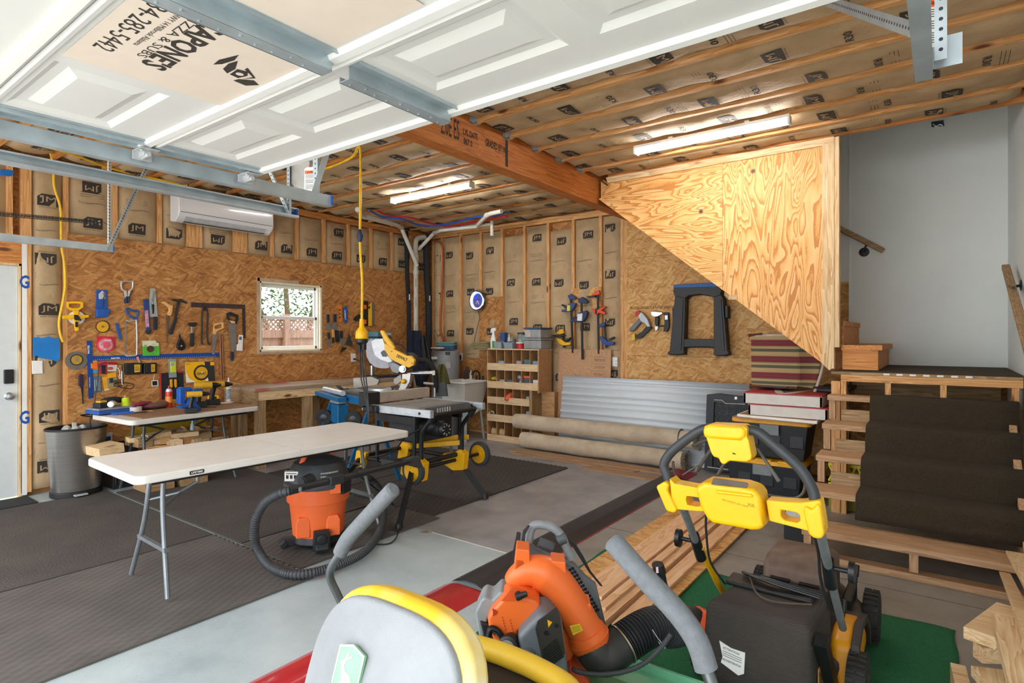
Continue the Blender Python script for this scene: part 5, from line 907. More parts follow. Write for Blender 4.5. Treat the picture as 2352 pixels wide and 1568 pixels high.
for k, ((x, y, w, h, d, a), nm) in enumerate(zip(scraps, names)):
    p = on('X', .62 - .35 * (y < 1060), *c9(x + w / 2, y + h / 2)[0]); W_ = w / 6.19 / CF * 5.9; H_ = h / 6.19 / CF * 5.9
    p.z = max(p.z, H_ / 2 + .005) if p.z < .12 else p.z
    mb = MB(); mb.T = Matrix.Translation(p) @ Matrix.Rotation(R(r2.uniform(-18, 18)), 4, 'Z') @ Matrix.Rotation(R(a * .6), 4, 'X'); mb.box(-d, d * .3, -W_ / 2, W_ / 2, -H_ / 2, H_ / 2)
    o = obj('wood_scrap', mb, (paleY, paleX, studY, old['Y'])[k % 4] if nm[0] != 'd' else old['Y'], label='lumber offcut under the tool table, ' + nm, cat='wood scrap', group='lumber offcuts under the tool table', bevel=.002)
    if nm.startswith('block bearing'): m2 = MB(); m2.T = mb.T; m2.box(d * .3, d * .3 + .002, -W_ * .3, W_ * .4, -H_ * .2, H_ * .3); obj('paper_label', m2, white, o)
# crates and lumber standing behind the front table legs
mb = MB(); mb.box(.50, .78, -4.45, -4.2, .013, .16); obj('wood_block', mb, old['Y'], label='big brown beam offcut on the floor behind the left table leg', cat='wood scrap', bevel=.003)
mb = MB(); mb.box(.50, .8, -4.15, -3.9, .013, .2); obj('wood_block', mb, old['X'], label='dark square beam offcut right of the brown one, under the table', cat='wood scrap', bevel=.003)
# ================================================================== MIDDLE OF THE ROOM
class VPlane(Wall):                                                   # upright plane anywhere in the room; n points to the viewer's side
    def __init__(s, O, n):
        s.O = Vector(O); s.n = Vector((n[0], n[1], 0)).normalized(); s.a = Vector((0, 0, 1)).cross(s.n); s.fr = (s.O, s.a, Vector((0, 0, 1)), s.n)
    def pt(s, p, w):
        d = ray(*p); o = s.O + s.n * w; return CP + d * ((o - CP).dot(s.n) / d.dot(s.n))
    def uv(s, p, w=0):
        q = s.pt(p, w) - s.O; return (q.dot(s.a), q.z)
# ---- table saw on its rolling stand
t = thing('table_saw', 'black and yellow portable table saw on a rolling stand with yellow wheels', 'table saw', (2.95, -3.07, 0)); alu = M('#c3ccd2', .35, .5); cast = M('#8d8c88', .45, .4, var=.12)
mb = MB(); mb.box(2.70, 3.16, -3.33, -2.80, .835, .862); mb.box(2.88, 2.885, -3.33, -2.8, .8615, .863, 1); mb.box(2.66, 2.70, -3.33, -2.8, .83, .855); obj('saw_top', mb, [cast, dark], t, bevel=.003)
mb = MB(); mb.box(3.16, 3.24, -3.34, -2.79, .80, .862)
for k in range(6): mb.box(3.24, 3.246, -3.2 + k * .03, -3.185 + k * .03, .81, .85, 1)
obj('side_wing', mb, [M('#5c6164', .5), silver], t, bevel=.006)
for y, x0, x1 in ((-3.40, 2.55, 3.38), (-2.73, 2.62, 3.36)):
    mb = MB(); mb.box(x0, x1, y - .02, y + .02, .80, .86); mb.box(x0, x1, y - .024, y - .02, .81, .822, 0); mb.box(x0, x1, y - .024, y - .02, .84, .852); mb.bx((x1 - .12, y - .022, .83), (.02, .008, .02), (0, R(45), 0), 1); obj('fence_rail', mb, [alu, black], t, bevel=.002)
mb = MB(); mb.box(2.585, 2.645, -3.30, -2.68, .863, .955); obj('rip_fence', mb, M('#b9ad9d', .45, .3), t, bevel=.004); mb = MB(); mb.box(2.55, 2.66, -3.46, -3.31, .83, .965); mb.box(2.6, 2.78, -3.46, -3.42, .80, .86); obj('fence_clamp', mb, black, t, bevel=.01)
mb = MB(); mb.box(2.75, 3.1, -3.3, -2.85, .55, .83); obj('body', mb, M('#2b2d30', .6), t, bevel=.02); mb = MB(); mb.cyl((2.95, -3.2, .70), (3.32, -3.2, .68), .075, .07, 20); mb.cyl((3.32, -3.2, .68), (3.35, -3.2, .68), .06, .05, 20)
for k in range(8): mb.bx((3.352, -3.2 + .04 * math.cos(k * .785), .68 + .04 * math.sin(k * .785)), (.004, .018, .006), (k * .785, 0, 0), 1)
obj('motor', mb, [black, silver], t)
for x, y in ((2.68, -3.36), (3.14, -3.36), (2.68, -2.8), (3.14, -2.8)): mb = MB(); mb.cyl((x, y, .36), (x, y, .82), .016, n=10); obj('post', mb, M('#24272a', .4, .4), t)
for y in (-3.36, -2.8): mb = MB(); mb.box(2.66, 3.16, y - .012, y + .012, .72, .78); obj('cross_rail', mb, black, t)
for y in (-3.34, -2.84):
    mb = MB(); mb.tube(bez([(3.20, y, .36), (3.2, y, .60), (3.22, y + .0, .68), (3.32, y + .02, .80)], 5), .019, 10); obj('handle_bar', mb, M('#26292c', .35, .5), t)
    mb = MB(); mb.lathe([(.026, -.03), (.026, .06)], 12, (3.30, y + .015, .775), (.55, 0, .83)); obj('grip', mb, black, t)
mb = MB(); mb.tube([(3.33, -3.32, .81), (3.33, -2.82, .81)], .017, 10); obj('push_bar', mb, M('#26292c', .35, .5), t)
for y in (-3.34, -2.84):
    mb = MB(); mb.prism([(2.98, .30), (3.12, .25), (3.24, .27), (3.26, .42), (3.20, .45), (3.10, .40), (3.0, .39)], -.035, .035, ((0, y, 0), (1, 0, 0), (0, 0, 1), (0, -1, 0))); obj('bracket', mb, yellow, t, bevel=.008)
mb = MB(); mb.tube([(2.40, -3.34, .37), (3.2, -3.34, .37)], .02, 10); mb.tube([(2.40, -2.84, .37), (3.2, -2.84, .37)], .02, 10); mb.tube([(2.42, -3.34, .37), (2.42, -2.84, .37)], .02, 10); mb.tube([(3.16, -3.34, .4), (3.16, -2.84, .4)], .022, 10); obj('stand_frame', mb, black, t)
mb = MB(); mb.tube([(3.15, -3.34, .35), (3.15, -2.50, .35)], .016, 10); obj('axle', mb, black, t)
for y in (-3.38, -2.53):
    w = thing('wheel_hub', None, None, (3.15, y, .35)); w.parent = t; w.location = Vector((3.15, y, .35)) - Vector((2.95, -3.07, 0)); o_ = w
    bpy.data.objects.remove(w)
    mb = MB(); q = (3.15, y, .35); mb.lathe([(.085, -.028), (.112, -.02), (.115, 0), (.112, .02), (.085, .028)], 28, q, (0, -1, 0), caps=False); tyre = obj('wheel', mb, M('#3d4348', .8, var=.2), t)
    mb = MB(); mb.lathe([(.02, .03), (.03, .02), (.07, .018), (.086, .026), (.086, -.026), (.02, -.026)], 28, q, (0, -1, 0))
    for k in range(6): mb.bx(Vector(q) + Vector((.045 * math.cos(k * 1.047), -.022, .045 * math.sin(k * 1.047))), (.05, .006, .008), (0, -k * 1.047, 0))
    obj('hub', mb, yellow, tyre)
for a, b in (((3.12, -3.36, .36), (3.39, -3.76, .013)), ((3.12, -2.82, .36), (3.37, -2.72, .0)), ((2.46, -3.36, .36), (2.36, -3.72, .0)), ((2.46, -2.82, .36), (2.44, -2.62, .0))):
    mb = MB(); mb.beam(a, Vector(b) + Vector((0, 0, .03)), .04, .04); l = obj('leg', mb, M('#24282b', .45, .3), t, bevel=.004); mb = MB(); mb.lathe([(.03, .013), (.028, .03), (.022, .05)], 12, b); obj('foot', mb, black, l)
mb = MB(); mb.beam((2.75, -2.5, .5), (2.33, -2.02, .03), .035, .012); obj('outrigger', mb, silver, t); mb = MB(); mb.lathe([(.025, .013), (.025, .04)], 12, (2.33, -2.02, 0)); obj('foot', mb, black, t)
for a, b in (((2.74, -2.96, .49), (3.16, -2.70, .53)), ((2.78, -3.06, .46), (3.18, -2.80, .50))): mb = MB(); mb.beam(a, b, .03, .045); mb.sph(a, .03, 10, 6); obj('link_arm', mb, yellow, t, bevel=.006)
for px, lab in (((2.47, -3.36), 'plate'), ((2.47, -2.84), 'plate')): mb = MB(); mb.prism([(-.09, -.10), (.05, -.06), (.08, .06), (-.05, .07)], -.02, .02, ((px[0], px[1], .36), (1, 0, 0), (0, 0, 1), (0, -1, 0))); obj('bracket', mb, yellow, t, bevel=.006)
mb = MB(); mb.T = rot_T((2.95, -3.43, .40), 0); mb.box(-.09, .09, -.05, .05, -.03, .03); obj('power_box', mb, M('#3c4145', .5), t, bevel=.01)
cable('black_cable', [on('Y', -3.5, u, v) for u, v in ((965, 985), (930, 1005), (910, 1030), (880, 1045), (850, 1050))], .006, black, 'black power cord drooping from the table saw to the folding table', 'cord')
# ---- mitre saw on blue stand
t = thing('saw_stand', 'blue folding stand with black wheels carrying the mitre saw, marked HERC', 'stand', (1.5, -2.6, 0)); bst = M('#14608f', .4, var=.1)
b0, b1 = on('Z', .80, 768, 908), on('Z', .80, 862, 928); dr = (b1 - b0).normalized(); b2 = b0 + dr * 1.0; sd_ = Vector((0, 0, 1)).cross(dr)
if sd_.y > 0: sd_ = -sd_
mb = MB(); mb.beam(b0, b2, .05, .075); txt(mb, 'HERCULES', .16, .03, lambda a, b: b0 + dr * (.30 + a) + sd_ * .0265 + Vector((0, 0, .0 + b)), 1, bold=.03); obj('main_beam', mb, [bst, white], t)
mb = MB(); mb.beam(b0 + dr * .02 + Vector((0, 0, -.03)), Vector((b0.x, b0.y, .42)) + dr * .02, .07, .06); mb.beam(Vector((b0.x, b0.y, .45)), Vector((b0.x, b0.y, .45)) + dr * .35, .04, .04); obj('upright', mb, bst, t)
mb = MB(); mb.beam(b0 + dr * .10 - Vector((0, 0, .17)) + sd_ * .02, b0 + dr * .30 - Vector((0, 0, .17)) + sd_ * .02, .12, .2); obj('storage_box', mb, bst, t, bevel=.01); mb = MB(); mb.beam(b0 + dr * .08 - Vector((0, 0, .05)) + sd_ * .03, b0 + dr * .30 - Vector((0, 0, .05)) + sd_ * .03, .1, .03); obj('box_cap', mb, M('#a9adae', .4, .4), t, bevel=.008)
mb = MB(); a = on('Z', .86, 745, 893); b = on('Z', .86, 788, 903); mb.cyl(a, b, .028, n=18); obj('roller', mb, M('#c9cdd0', .35, .4), t); mb = MB(); mb.beam(a + Vector((-.03, -.05, -.04)), b + Vector((.05, -.05, -.06)), .09, .04); obj('roller_bracket', mb, bst, t)
for (u, v) in ((745, 958), (812, 962)):
    q = on('Y', b0.y - .10, u, v); mb = MB(); mb.lathe([(.05, -.03), (.085, -.024), (.09, 0), (.085, .024), (.05, .03)], 24, q, (.55, -.83, 0)); w = obj('wheel', mb, rubber, t); mb = MB(); mb.lathe([(.05, .02), (.045, .028), (.02, .034)], 20, q, (.55, -.83, 0)); obj('hub', mb, blackm, w)
for a in (.0, .95):
    for s in (-1, 1): mb = MB(); p = b0 + dr * a; mb.beam(p + sd_ * .02 * s - Vector((0, 0, .03)), Vector((p.x, p.y, .016)) + sd_ * .3 * s, .03, .03); obj('leg', mb, bst, t)
V = VPlane((1.62, -2.45, 0), (.5, -.87)); t = thing('mitre_saw', 'yellow and grey sliding mitre saw raised over the blue stand', 'mitre saw', V.pt((905, 905), 0))
c10 = crop(700, 740, 4.48)
def vpart(V, t, name, px, w0, w1, mt, bevel=.004, label=None): mb = MB(); V.poly(mb, px, w0, w1); return obj(name, mb, mt, t, bevel=bevel, label=label)
vpart(V, t, 'base', c10(455, 680, 640, 660, 760, 690, 960, 640, 980, 660, 960, 720, 860, 740, 620, 775, 560, 770, 470, 730), -.14, .14, M('#7d7973', .45, .5)); mb = MB(); c = V.pt(c10(805, 690)[0], 0); mb.lathe([(.17, -.03), (.175, .0), (.17, .02)], 30, c); obj('turntable', mb, M('#b9bbbc', .4, .5), t); mb = MB(); mb.lathe([(.165, -.075), (.168, -.032)], 30, c); obj('scale_ring', mb, yellow, t)
vpart(V, t, 'fence', c10(510, 570, 700, 555, 780, 590, 760, 640, 640, 660, 515, 680), -.02, .02, M('#8a8178', .45, .5)); vpart(V, t, 'fence', c10(925, 580, 1000, 530, 1010, 600, 960, 640, 925, 625), -.02, .02, M('#8a8178', .45, .5))
vpart(V, t, 'arm_post', c10(1030, 525, 1120, 518, 1110, 600, 1060, 690, 990, 690, 1030, 600), -.06, .05, M('#b5b3b0', .4, .5)); mb = MB(); c = V.pt(c10(1015, 608)[0], .07); mb.sph(c, .028, 12, 8); obj('bevel_knob', mb, yellow, t)
mb = MB(); mb.tube([V.pt(p, .0) for p in c10(1060, 525, 1330, 522)], .018, 12); mb.tube([V.pt(p, -.1) for p in c10(1080, 518, 1330, 515)], .018, 12); obj('slide_rail', mb, steel, t); mb = MB(); a, b = V.pt(c10(1325, 520)[0], .02), V.pt(c10(1330, 520)[0], -.12); mb.beam(a, b, .03, .05); obj('rail_end', mb, M('#c9bfae', .5), t)
mb = MB(); cc = V.uv(c10(815, 320)[0], 0); cpt = V.pt(c10(815, 320)[0], 0); R_ = .165
mb.lathe([(R_, -.002), (R_, .002)], 48, cpt, V.n); obj('blade', mb, blade, t)
vpart(V, t, 'blade_guard', c10(650, 210, 700, 165, 722, 200, 722, 280, 745, 340, 800, 385, 880, 400, 886, 460, 800, 472, 730, 455, 680, 410, 650, 350, 643, 270), -.015, .03, M('#9b99a0', .35), .003); vpart(V, t, 'upper_guard', c10(705, 190, 750, 168, 830, 165, 850, 240, 850, 300, 930, 400, 890, 415, 800, 385, 745, 340, 722, 280), -.03, .05, M('#c5c7cc', .4, .2), .008)
vpart(V, t, 'cover_plate', c10(780, 310, 810, 285, 865, 325, 840, 355, 800, 352), .05, .055, M('#3a3a3c', .4), .002)
mb = MB(); V.poly(mb, c10(835, 210, 880, 235, 950, 285, 1060, 340, 1110, 345, 1145, 390, 1135, 440, 1090, 460, 1050, 450, 900, 370, 850, 290), .05, .12, 0); V.text(mb, 'DEWALT', c10(1000, 365)[0], .125, .034, .1215, 1, rot=R(-24), bold=.03)
for p in c10(895, 300, 1105, 420): V.disc(mb, p, .006, .12, .123, 1, 10)
obj('arm_cover', mb, [yellow, ink], t, bevel=.006); vpart(V, t, 'handle', c10(785, 95, 800, 80, 822, 85, 870, 160, 945, 265, 925, 288, 880, 255, 850, 215, 830, 190), .06, .11, yellow, .012)
mb = MB(); mb.tube(bez([V.pt(p, .08) for p in c10(925, 225, 985, 230, 1040, 300, 1060, 345)], 4), .008, 8); obj('carry_bar', mb, black, t); mb = MB(); V.disc(mb, c10(1095, 390)[0], .09, -.1, .05, n=28); obj('motor', mb, M('#2d2f31', .5), t, bevel=.01)
vpart(V, t, 'pivot', c10(885, 415, 940, 400, 1050, 455, 1020, 500, 985, 525, 930, 510), -.05, .06, M('#6c6c6e', .4, .5), .01); mb = MB(); V.disc(mb, c10(1010, 480)[0], .04, .06, .08, n=16); V.disc(mb, c10(1010, 480)[0], .02, .08, .1, n=12); obj('gear_wheel', mb, silver, t)
mb = MB(); p0 = V.pt(c10(1130, 400)[0], -.12); mb.tube(bez([p0, p0 + Vector((.08, .1, .0)), p0 + Vector((.14, .18, -.12)), p0 + Vector((.12, .22, -.3))], 5), .03, 12); obj('dust_hose', mb, rubber, t)
vpart(V, t, 'trigger_grip', c10(330, 650, 360, 648, 405, 680, 455, 675, 455, 712, 410, 705, 350, 675), .02, .06, black, .008)
# ---- shop vacuum
vc = Vector((3.16, -4.29, 0)); t = thing('shop_vacuum', 'orange and black shop vacuum with its ribbed hose looped on the mats', 'vacuum cleaner', vc); orng = M('#ec6a31', .42, var=.07, scale=5)
tv = (CP - vc); tv.z = 0; tv.normalize(); rv = Vector((-tv.y, tv.x, 0))           # towards the door, and to its right
ZS = Matrix.Translation((0, 0, .013)) @ Matrix.Diagonal((1, 1, 1.05, 1)); _MB = MB
class VM(_MB):
    def __init__(s): super().__init__(); s.T = ZS
MB = VM
mb = MB(); mb.lathe([(.155, .085), (.168, .09), (.178, .2), (.19, .30), (.205, .305), (.21, .405), (.218, .41)], 36, vc); obj('drum', mb, orng, t, ang=30)
for s in (-1, 1): mb = MB(); p = vc + rv * (.095 * s) + tv * .135; mb.prism([(-.045, 0), (.045, 0), (.045, .1), (.03, .13), (-.03, .13), (-.045, .1)], -.02, .037, ((p.x, p.y, .1), rv, (0, 0, 1), tv)); obj('drum_rib', mb, orng, t, bevel=.008)
mb = MB(); mb.lathe([(.218, .40), (.225, .41), (.225, .43), (.2, .44)], 36, vc); obj('rim', mb, M('#4c5053', .5), t)
mb = MB(); mb.lathe([(.205, .43), (.2, .46), (.185, .51), (.16, .55), (.1, .575), (.02, .58)], 36, vc); obj('lid', mb, M('#33363a', .5, var=.2), t)
for k in range(9):
    a = .05 + k * .07; d = (tv * math.cos(a) + rv * math.sin(a)); p = vc + d * .195
    for j in range(3): mb = mb if 0 else MB(); mb.bx(p + Vector((0, 0, .465 + j * .02)) - d * (.006 * j), (.008, .008, .008)); 
mb = MB()
for k in range(9):
    a = .1 + k * .075; d = (tv * math.cos(a) + rv * math.sin(a))
    for j in range(3): mb.bx(vc + d * (.196 - .006 * j) + Vector((0, 0, .462 + j * .02)), (.012, .012, .009))
obj('vent', mb, silver, t)
hd = (rv * .8 - tv * .6).normalized(); mb = MB(); hp = [vc - rv * .12 + tv * .08 + Vector((0, 0, .52)), vc - rv * .09 + tv * .07 + Vector((0, 0, .59)), vc - rv * .06 + tv * .05 + Vector((0, 0, .615)), vc + rv * .06 - tv * .05 + Vector((0, 0, .62)), vc + rv * .1 - tv * .07 + Vector((0, 0, .58))]
mb.tube(bez(hp, 4), .017, 10, flat=.7); obj('handle', mb, M('#e0612c', .45), t)
mb = MB(); p = vc - rv * .05 + tv * .19 + Vector((0, 0, .47)); mb.cyl(p, p + tv * .06 - rv * .05, .04, .036, 18); mb.cyl(p + tv * .045 - rv * .035, p + tv * .065 - rv * .055, .03, .03, 16); obj('port', mb, M('#2b2d30', .6), t)
mb = MB(); p = vc - rv * .17 + tv * .11 + Vector((0, 0, .485)); fr = (p, (rv * .9 + tv * .3).normalized(), Vector((0, 0, 1)), tv); mb.prism([(-.045, -.03), (.045, -.03), (.045, .03), (-.045, .03)], -.03, .012, fr, 0)
for i in range(3): mb.prism([(-.035 + i * .026, -.015), (-.018 + i * .026, -.015), (-.018 + i * .026, .008), (-.035 + i * .026, .008)], .012, .0125, fr, 1)
mb.prism([(-.035, .015), (.035, .015), (.035, .02), (-.035, .02)], .012, .0125, fr, 1); obj('warning_sticker', mb, [white, ink], t)
for a, w in ((.95, .07), ): mb = MB(); d = tv * math.cos(a) + rv * math.sin(a); p = vc + d * .215 + Vector((0, 0, .395)); sdv = Vector((-d.y, d.x, 0)); mb.beam(p - sdv * .05, p + sdv * .05, .03, .075); obj('latch', mb, black, t, bevel=.005)
mb = MB(); d = tv * math.cos(.55) + rv * math.sin(.55); mb.beam(vc + d * .208 + Vector((0, 0, .40)) - rv * .035, vc + d * .208 + Vector((0, 0, .40)) + rv * .035, .04, .06); obj('latch_pad', mb, orng, t, bevel=.006)
mb = MB(); mb.lathe([(.16, .03), (.175, .05), (.165, .09)], 30, vc); obj('dolly', mb, black, t)
for a in (.1, 1.75, 3.2, -1.35):
    d = tv * math.cos(a) + rv * math.sin(a); mb = MB(); mb.beam(vc + d * .1 + Vector((0, 0, .055)), vc + d * .23 + Vector((0, 0, .05)), .075, .055); mb.beam(vc + d * .21 + Vector((0, 0, .06)), vc + d * .25 + Vector((0, 0, .03)), .085, .05); c_ = obj('caster_arm', mb, M('#26292c', .55), t, bevel=.012); mb = MB(); p = vc + d * .225 + Vector((0, 0, .036)); sdv = Vector((-d.y, d.x, 0)); mb.cyl(p - sdv * .016, p + sdv * .016, .023, n=18); obj('caster_wheel', mb, black, c_)
mb = MB(); d = tv * math.cos(.1) + rv * math.sin(.1); p = vc + d * .20; sdv = Vector((-d.y, d.x, 0)); fr = (p, sdv, Vector((0, 0, 1)), d); mb.prism([(-.055, .03), (.055, .03), (.05, .15), (-.05, .15)], -.02, .03, fr); mb.lathe([(.032, 0), (.03, .012), (.01, .014)], 16, p + d * .03 + Vector((0, 0, .1)), d); obj('drain_cap', mb, black, t, bevel=.006)
MB = _MB
HZ = [(668, 1126, .53), (640, 1134, .51), (610, 1152, .44), (590, 1185, .33), (584, 1225, .21), (592, 1262, .11), (618, 1298, .055), (665, 1318, .045), (720, 1314, .045), (780, 1296, .045), (835, 1268, .045), (866, 1232, .05), (879, 1195, .07), (880, 1155, .13), (868, 1118, .21), (850, 1100, .27), (835, 1098, .31)]
pts = bez([on('Z', z, u, v) for u, v, z in HZ], 14); mb = MB(); rr = []; L_ = 0; dense = []
for i in range(len(pts) - 1):
    n = max(1, int((pts[i + 1] - pts[i]).length / .0035))
    for j in range(n): dense.append(pts[i].lerp(pts[i + 1], j / n))
mb.tube(dense, [.029 if (i // 2) % 2 else .0245 for i in range(len(dense))], 14); obj('hose', mb, M('#3a3c3f', .5, var=.12), t, ang=20)
w0 = on('Z', .53, 664, 1127); w1 = on('Y', -3.68, 950, 1056); wd = (w1 - w0).normalized(); Lw = (w1 - w0).length
mb = MB(); mb.tube([w0, w0 + wd * .06], .026, 14); mb.tube([w0 + wd * .05, w0 + wd * (Lw * .5)], .021, 14); mb.tube([w0 + wd * Lw * .48, w0 + wd * Lw * .56], .026, 14); mb.tube([w0 + wd * Lw * .55, w0 + wd * (Lw - .1)], .02, 14); mb.tube([w0 + wd * (Lw - .14), w0 + wd * (Lw - .05)], .024, 14); obj('wand', mb, M('#232427', .5), t)
mb = MB(); sdv = wd.cross(Vector((0, 0, 1))).normalized(); fr = (w0 + wd * (Lw - .07), wd, wd.cross(sdv) * -1, sdv); mb.prism([(0, -.025), (.12, -.07), (.14, -.05), (.12, .02), (.06, .028), (0, .025)], -.02, .02, fr); obj('nozzle', mb, M('#3d3e41', .55), t, bevel=.006)
mb = MB(); p = w0 + wd * .33; mb.beam(p - wd * .05, p + wd * .06, .06, .06); obj('wand_grip', mb, M('#2f3134', .6), t, bevel=.01); mb = MB(); p = w0 + wd * .07; mb.bx(p + Vector((0, 0, .0)) + tv * .02, (.03, .02, .025)); obj('clip', mb, grey, t, bevel=.003)
mb = MB(); mb.tube(bez([vc - tv * .12 + Vector((0, 0, .52)), vc - tv * .2 + rv * .2 + Vector((0, 0, .48)), on('Z', .03, 905, 1160), on('Z', .03, 915, 1215), on('Z', .008, 900, 1245), on('Z', .008, 865, 1250)], 8), .005, 7); obj('power_cord', mb, black, t)
# ---- back corner: water heater, clothes, laundry sink
t = thing('water_heater', 'grey water heater tank in the back corner behind the saws', 'water heater', (.66, -.33, 0)); mb = MB(); mb.lathe([(.2, .0), (.21, .02), (.21, 1.22), (.2, 1.235), (.02, 1.24)], 36, (.66, -.33, 0)); obj('tank', mb, M('#8c8f92', .45, var=.04), t)
V2 = VPlane((.66, -.33, 0), (.595, -.80))
for px, c in ((c4(0, 0, 0, 0, 0, 0), 0),): pass
for p, w, h, c in (((1028, 811), .07, .05, '#222428'), ((996, 822), .1, .035, '#dfe0e2'), ((1030, 838), .06, .1, '#a7a19c'), ((1030, 832), .06, .006, '#c2553c')): mb = MB(); q = V2.pt(p, .205); mb.prism([(-w / 2, -h / 2), (w / 2, -h / 2), (w / 2, h / 2), (-w / 2, h / 2)], -.02, .004, (q, V2.a, (0, 0, 1), V2.n)); obj('label_plate', mb, M(c, .5), t)
mb = MB(); mb.T = rot_T((.68, -.36, 1.245), .5)
for k in range(4): mb.prism(rrect(.34 - .02 * k, .26, .06, 3), k * .03, k * .03 + .027, ((0.01 * k, 0, 0), (1, 0, 0), (0, 1, 0), (0, 0, 1)), k // 2)
obj('folded_cloth', mb, [M('#3e5d7c', .9, bmp=.5), M('#5f8d92', .9, bmp=.5)], label='folded blue and teal cloths on top of the water heater', cat='cloth', bevel=.012)
mb = MB(); q = on('Y', -.55, 1005, 799)
for k in range(3): mb.tube(circ3 := [q + Vector((.11 * math.cos(a * .4) * (1 - .2 * k), .06 * math.sin(a * .4) * (1 - .2 * k), .0)) + Vector((0, 0, 0)) for a in range(16)], .014, 8, closed=True)
obj('rope_coil', mb, M('#b9a98a', .9, bmp=.6), label='coil of pale rope on the water heater under the cloths', cat='rope')
one(BWL, 'plywood_offcut', 'square brown board standing behind the mitre saw, left of the hanging dark cloth', 'board', [(c5(1905, 770, 2050, 768, 2050, 1010, 1905, 1010), .34, .36, 0)], mats=[wood('brown_sheet2', 'X', [(.1, '#8a5a2e'), (.5, '#a87342'), (.9, '#bb8955')], .6)])
def cloth(name, V, outline, w, amp, mt, lab, cat, folds=9):
    L0 = [V.uv(p, w) for p in outline[0]]; L1 = [V.uv(p, w) for p in outline[1]]; mb = MB(); o, a, b, n = [Vector(x) for x in V.fr]
    def F(u, v):
        i = v * (len(L0) - 1); k = min(int(i), len(L0) - 2); f = i - k; p0 = Vector(L0[k]).lerp(Vector(L0[k + 1]), f); p1 = Vector(L1[k]).lerp(Vector(L1[k + 1]), f); p = p0.lerp(p1, u)
        return o + a * p.x + b * p.y + n * (w + amp * (math.sin(u * folds + v * 2) + .5 * math.sin(u * folds * 2.3 + 3 * v)) + .04 * math.sin(math.pi * u))
    mb.grid(F, 26, 24); return obj(name, mb, mt, label=lab, cat=cat, solid=.006, ang=80)
c7 = crop(800, 720, 4.704)
cloth('hanging_apron', VPlane((.5, -.9, 0), (.6, -.8)), (c7(640, 180, 632, 400, 700, 600, 740, 780), c7(790, 185, 790, 350, 900, 560, 830, 790)), .0, .025, M('#161c2b', .95, bmp=.4), 'dark navy cloth hanging below the white drain stack', 'cloth')
cloth('black_bag', VPlane((.80, -.80, 0), (.6, -.8)), (c7(795, 230, 800, 420, 830, 560, 800, 620), c7(830, 240, 880, 400, 912, 540, 860, 620)), .0, .02, M('#131316', .5, bmp=.3), 'black plastic bag hanging beside the navy cloth', 'bag', 7)
cloth('olive_jacket', VPlane((1.0, -1.05, 0), (.6, -.8)), (c7(985, 545, 955, 600, 945, 680, 940, 750), c7(1035, 545, 1065, 600, 1085, 690, 1100, 760)), .0, .025, M('#59552c', .95, bmp=.4), 'olive green jacket draped between the mitre saw and the laundry sink', 'jacket', 8)
t = thing('material_rack', 'silver rack frame standing between the mitre saw and the sink', 'rack', on('Y', -1.2, 985, 900)); mb = MB(); P = lambda *p: [on('Y', -1.2, *q) for q in c7(*p)]
mb.tube(P(720, 648, 945, 645), .016, 10); mb.tube(P(820, 750, 945, 762), .016, 10); mb.tube(P(930, 650, 935, 900), .013, 8); obj('frame', mb, silver, t); mb = MB(); LW_ = [BWL.uv(p, 1.1) for p in c7(950, 770, 1060, 730, 1080, 890, 945, 895)]; mb.prism(LW_, 1.1, 1.13, FB); obj('grey_cover', mb, M('#55585a', .7), t)
mb = MB(); c = on('Y', -1.15, *c7(955, 785)[0]); mb.sph(c, .03, 10, 8); mb.beam(c, c + Vector((0, -.02, -.08)), .03, .02); obj('clamp_knob', mb, black, t)
t = thing('laundry_sink', 'white plastic laundry tub sink on legs by the back wall', 'sink', (.95, -.33, 0)); tub = M('#d9d8d2', .45, var=.04)
mb = MB(); x0, x1, y0, y1, z1 = .92, 1.47, -.82, -.26, .82
def ringz(ix, z): return [(x0 + ix, y0 + ix, z), (x1 - ix, y0 + ix, z), (x1 - ix, y1 - ix, z), (x0 + ix, y1 - ix, z)]
RZ = [ringz(.085, .45), ringz(.03, z1 - .02), ringz(.0, z1 - .02), ringz(-.0, z1), ringz(.035, z1), ringz(.06, z1 - .08), ringz(.1, .50)]
mb.add(sum(RZ, []), [(k * 4 + j, k * 4 + (j + 1) % 4, (k + 1) * 4 + (j + 1) % 4, (k + 1) * 4 + j) for k in range(6) for j in range(4)] + [(3, 2, 1, 0), (24, 25, 26, 27)]); obj('tub', mb, tub, t, bevel=.02, seg=3)
for x, y in ((x0 + .11, y0 + .11), (x1 - .11, y0 + .11), (x1 - .11, y1 - .11), (x0 + .11, y1 - .11)): mb = MB(); mb.beam((x, y, .46), (x + (.04 if x > 1.2 else -.04), y + (.04 if y > -.5 else -.04), .0), .07, .03); obj('leg', mb, M('#8e979b', .5), t, bevel=.004)
mb = MB(); mb.tube(bez([(1.2, -.5, .47), (1.22, -.51, .38), (1.3, -.53, .33), (1.37, -.51, .38), (1.37, -.35, .42)], 5), .022, 12); obj('drain_trap', mb, pvc, t); mb = MB(); mb.tube(bez([(1.28, -.28, .82), (1.28, -.29, .92), (1.26, -.36, .95), (1.24, -.42, .90)], 5), .012, 10); mb.cyl((1.22, -.28, .82), (1.22, -.28, .88), .014); mb.cyl((1.34, -.28, .82), (1.34, -.28, .88), .014); obj('faucet', mb, M('#3a3a3c', .3, .7), t)
mb = MB(); q = Vector((1.05, -.29, .825)); mb.sph(q + Vector((0, 0, .09)), (.05, .03, .09), 12, 8); mb.sph(q + Vector((-.04, .0, .06)), (.04, .03, .07), 10, 8); obj('brown_rag', mb, M('#43302a', .9, bmp=.4), label='dark brown rag standing over the edge of the laundry sink', cat='cloth')
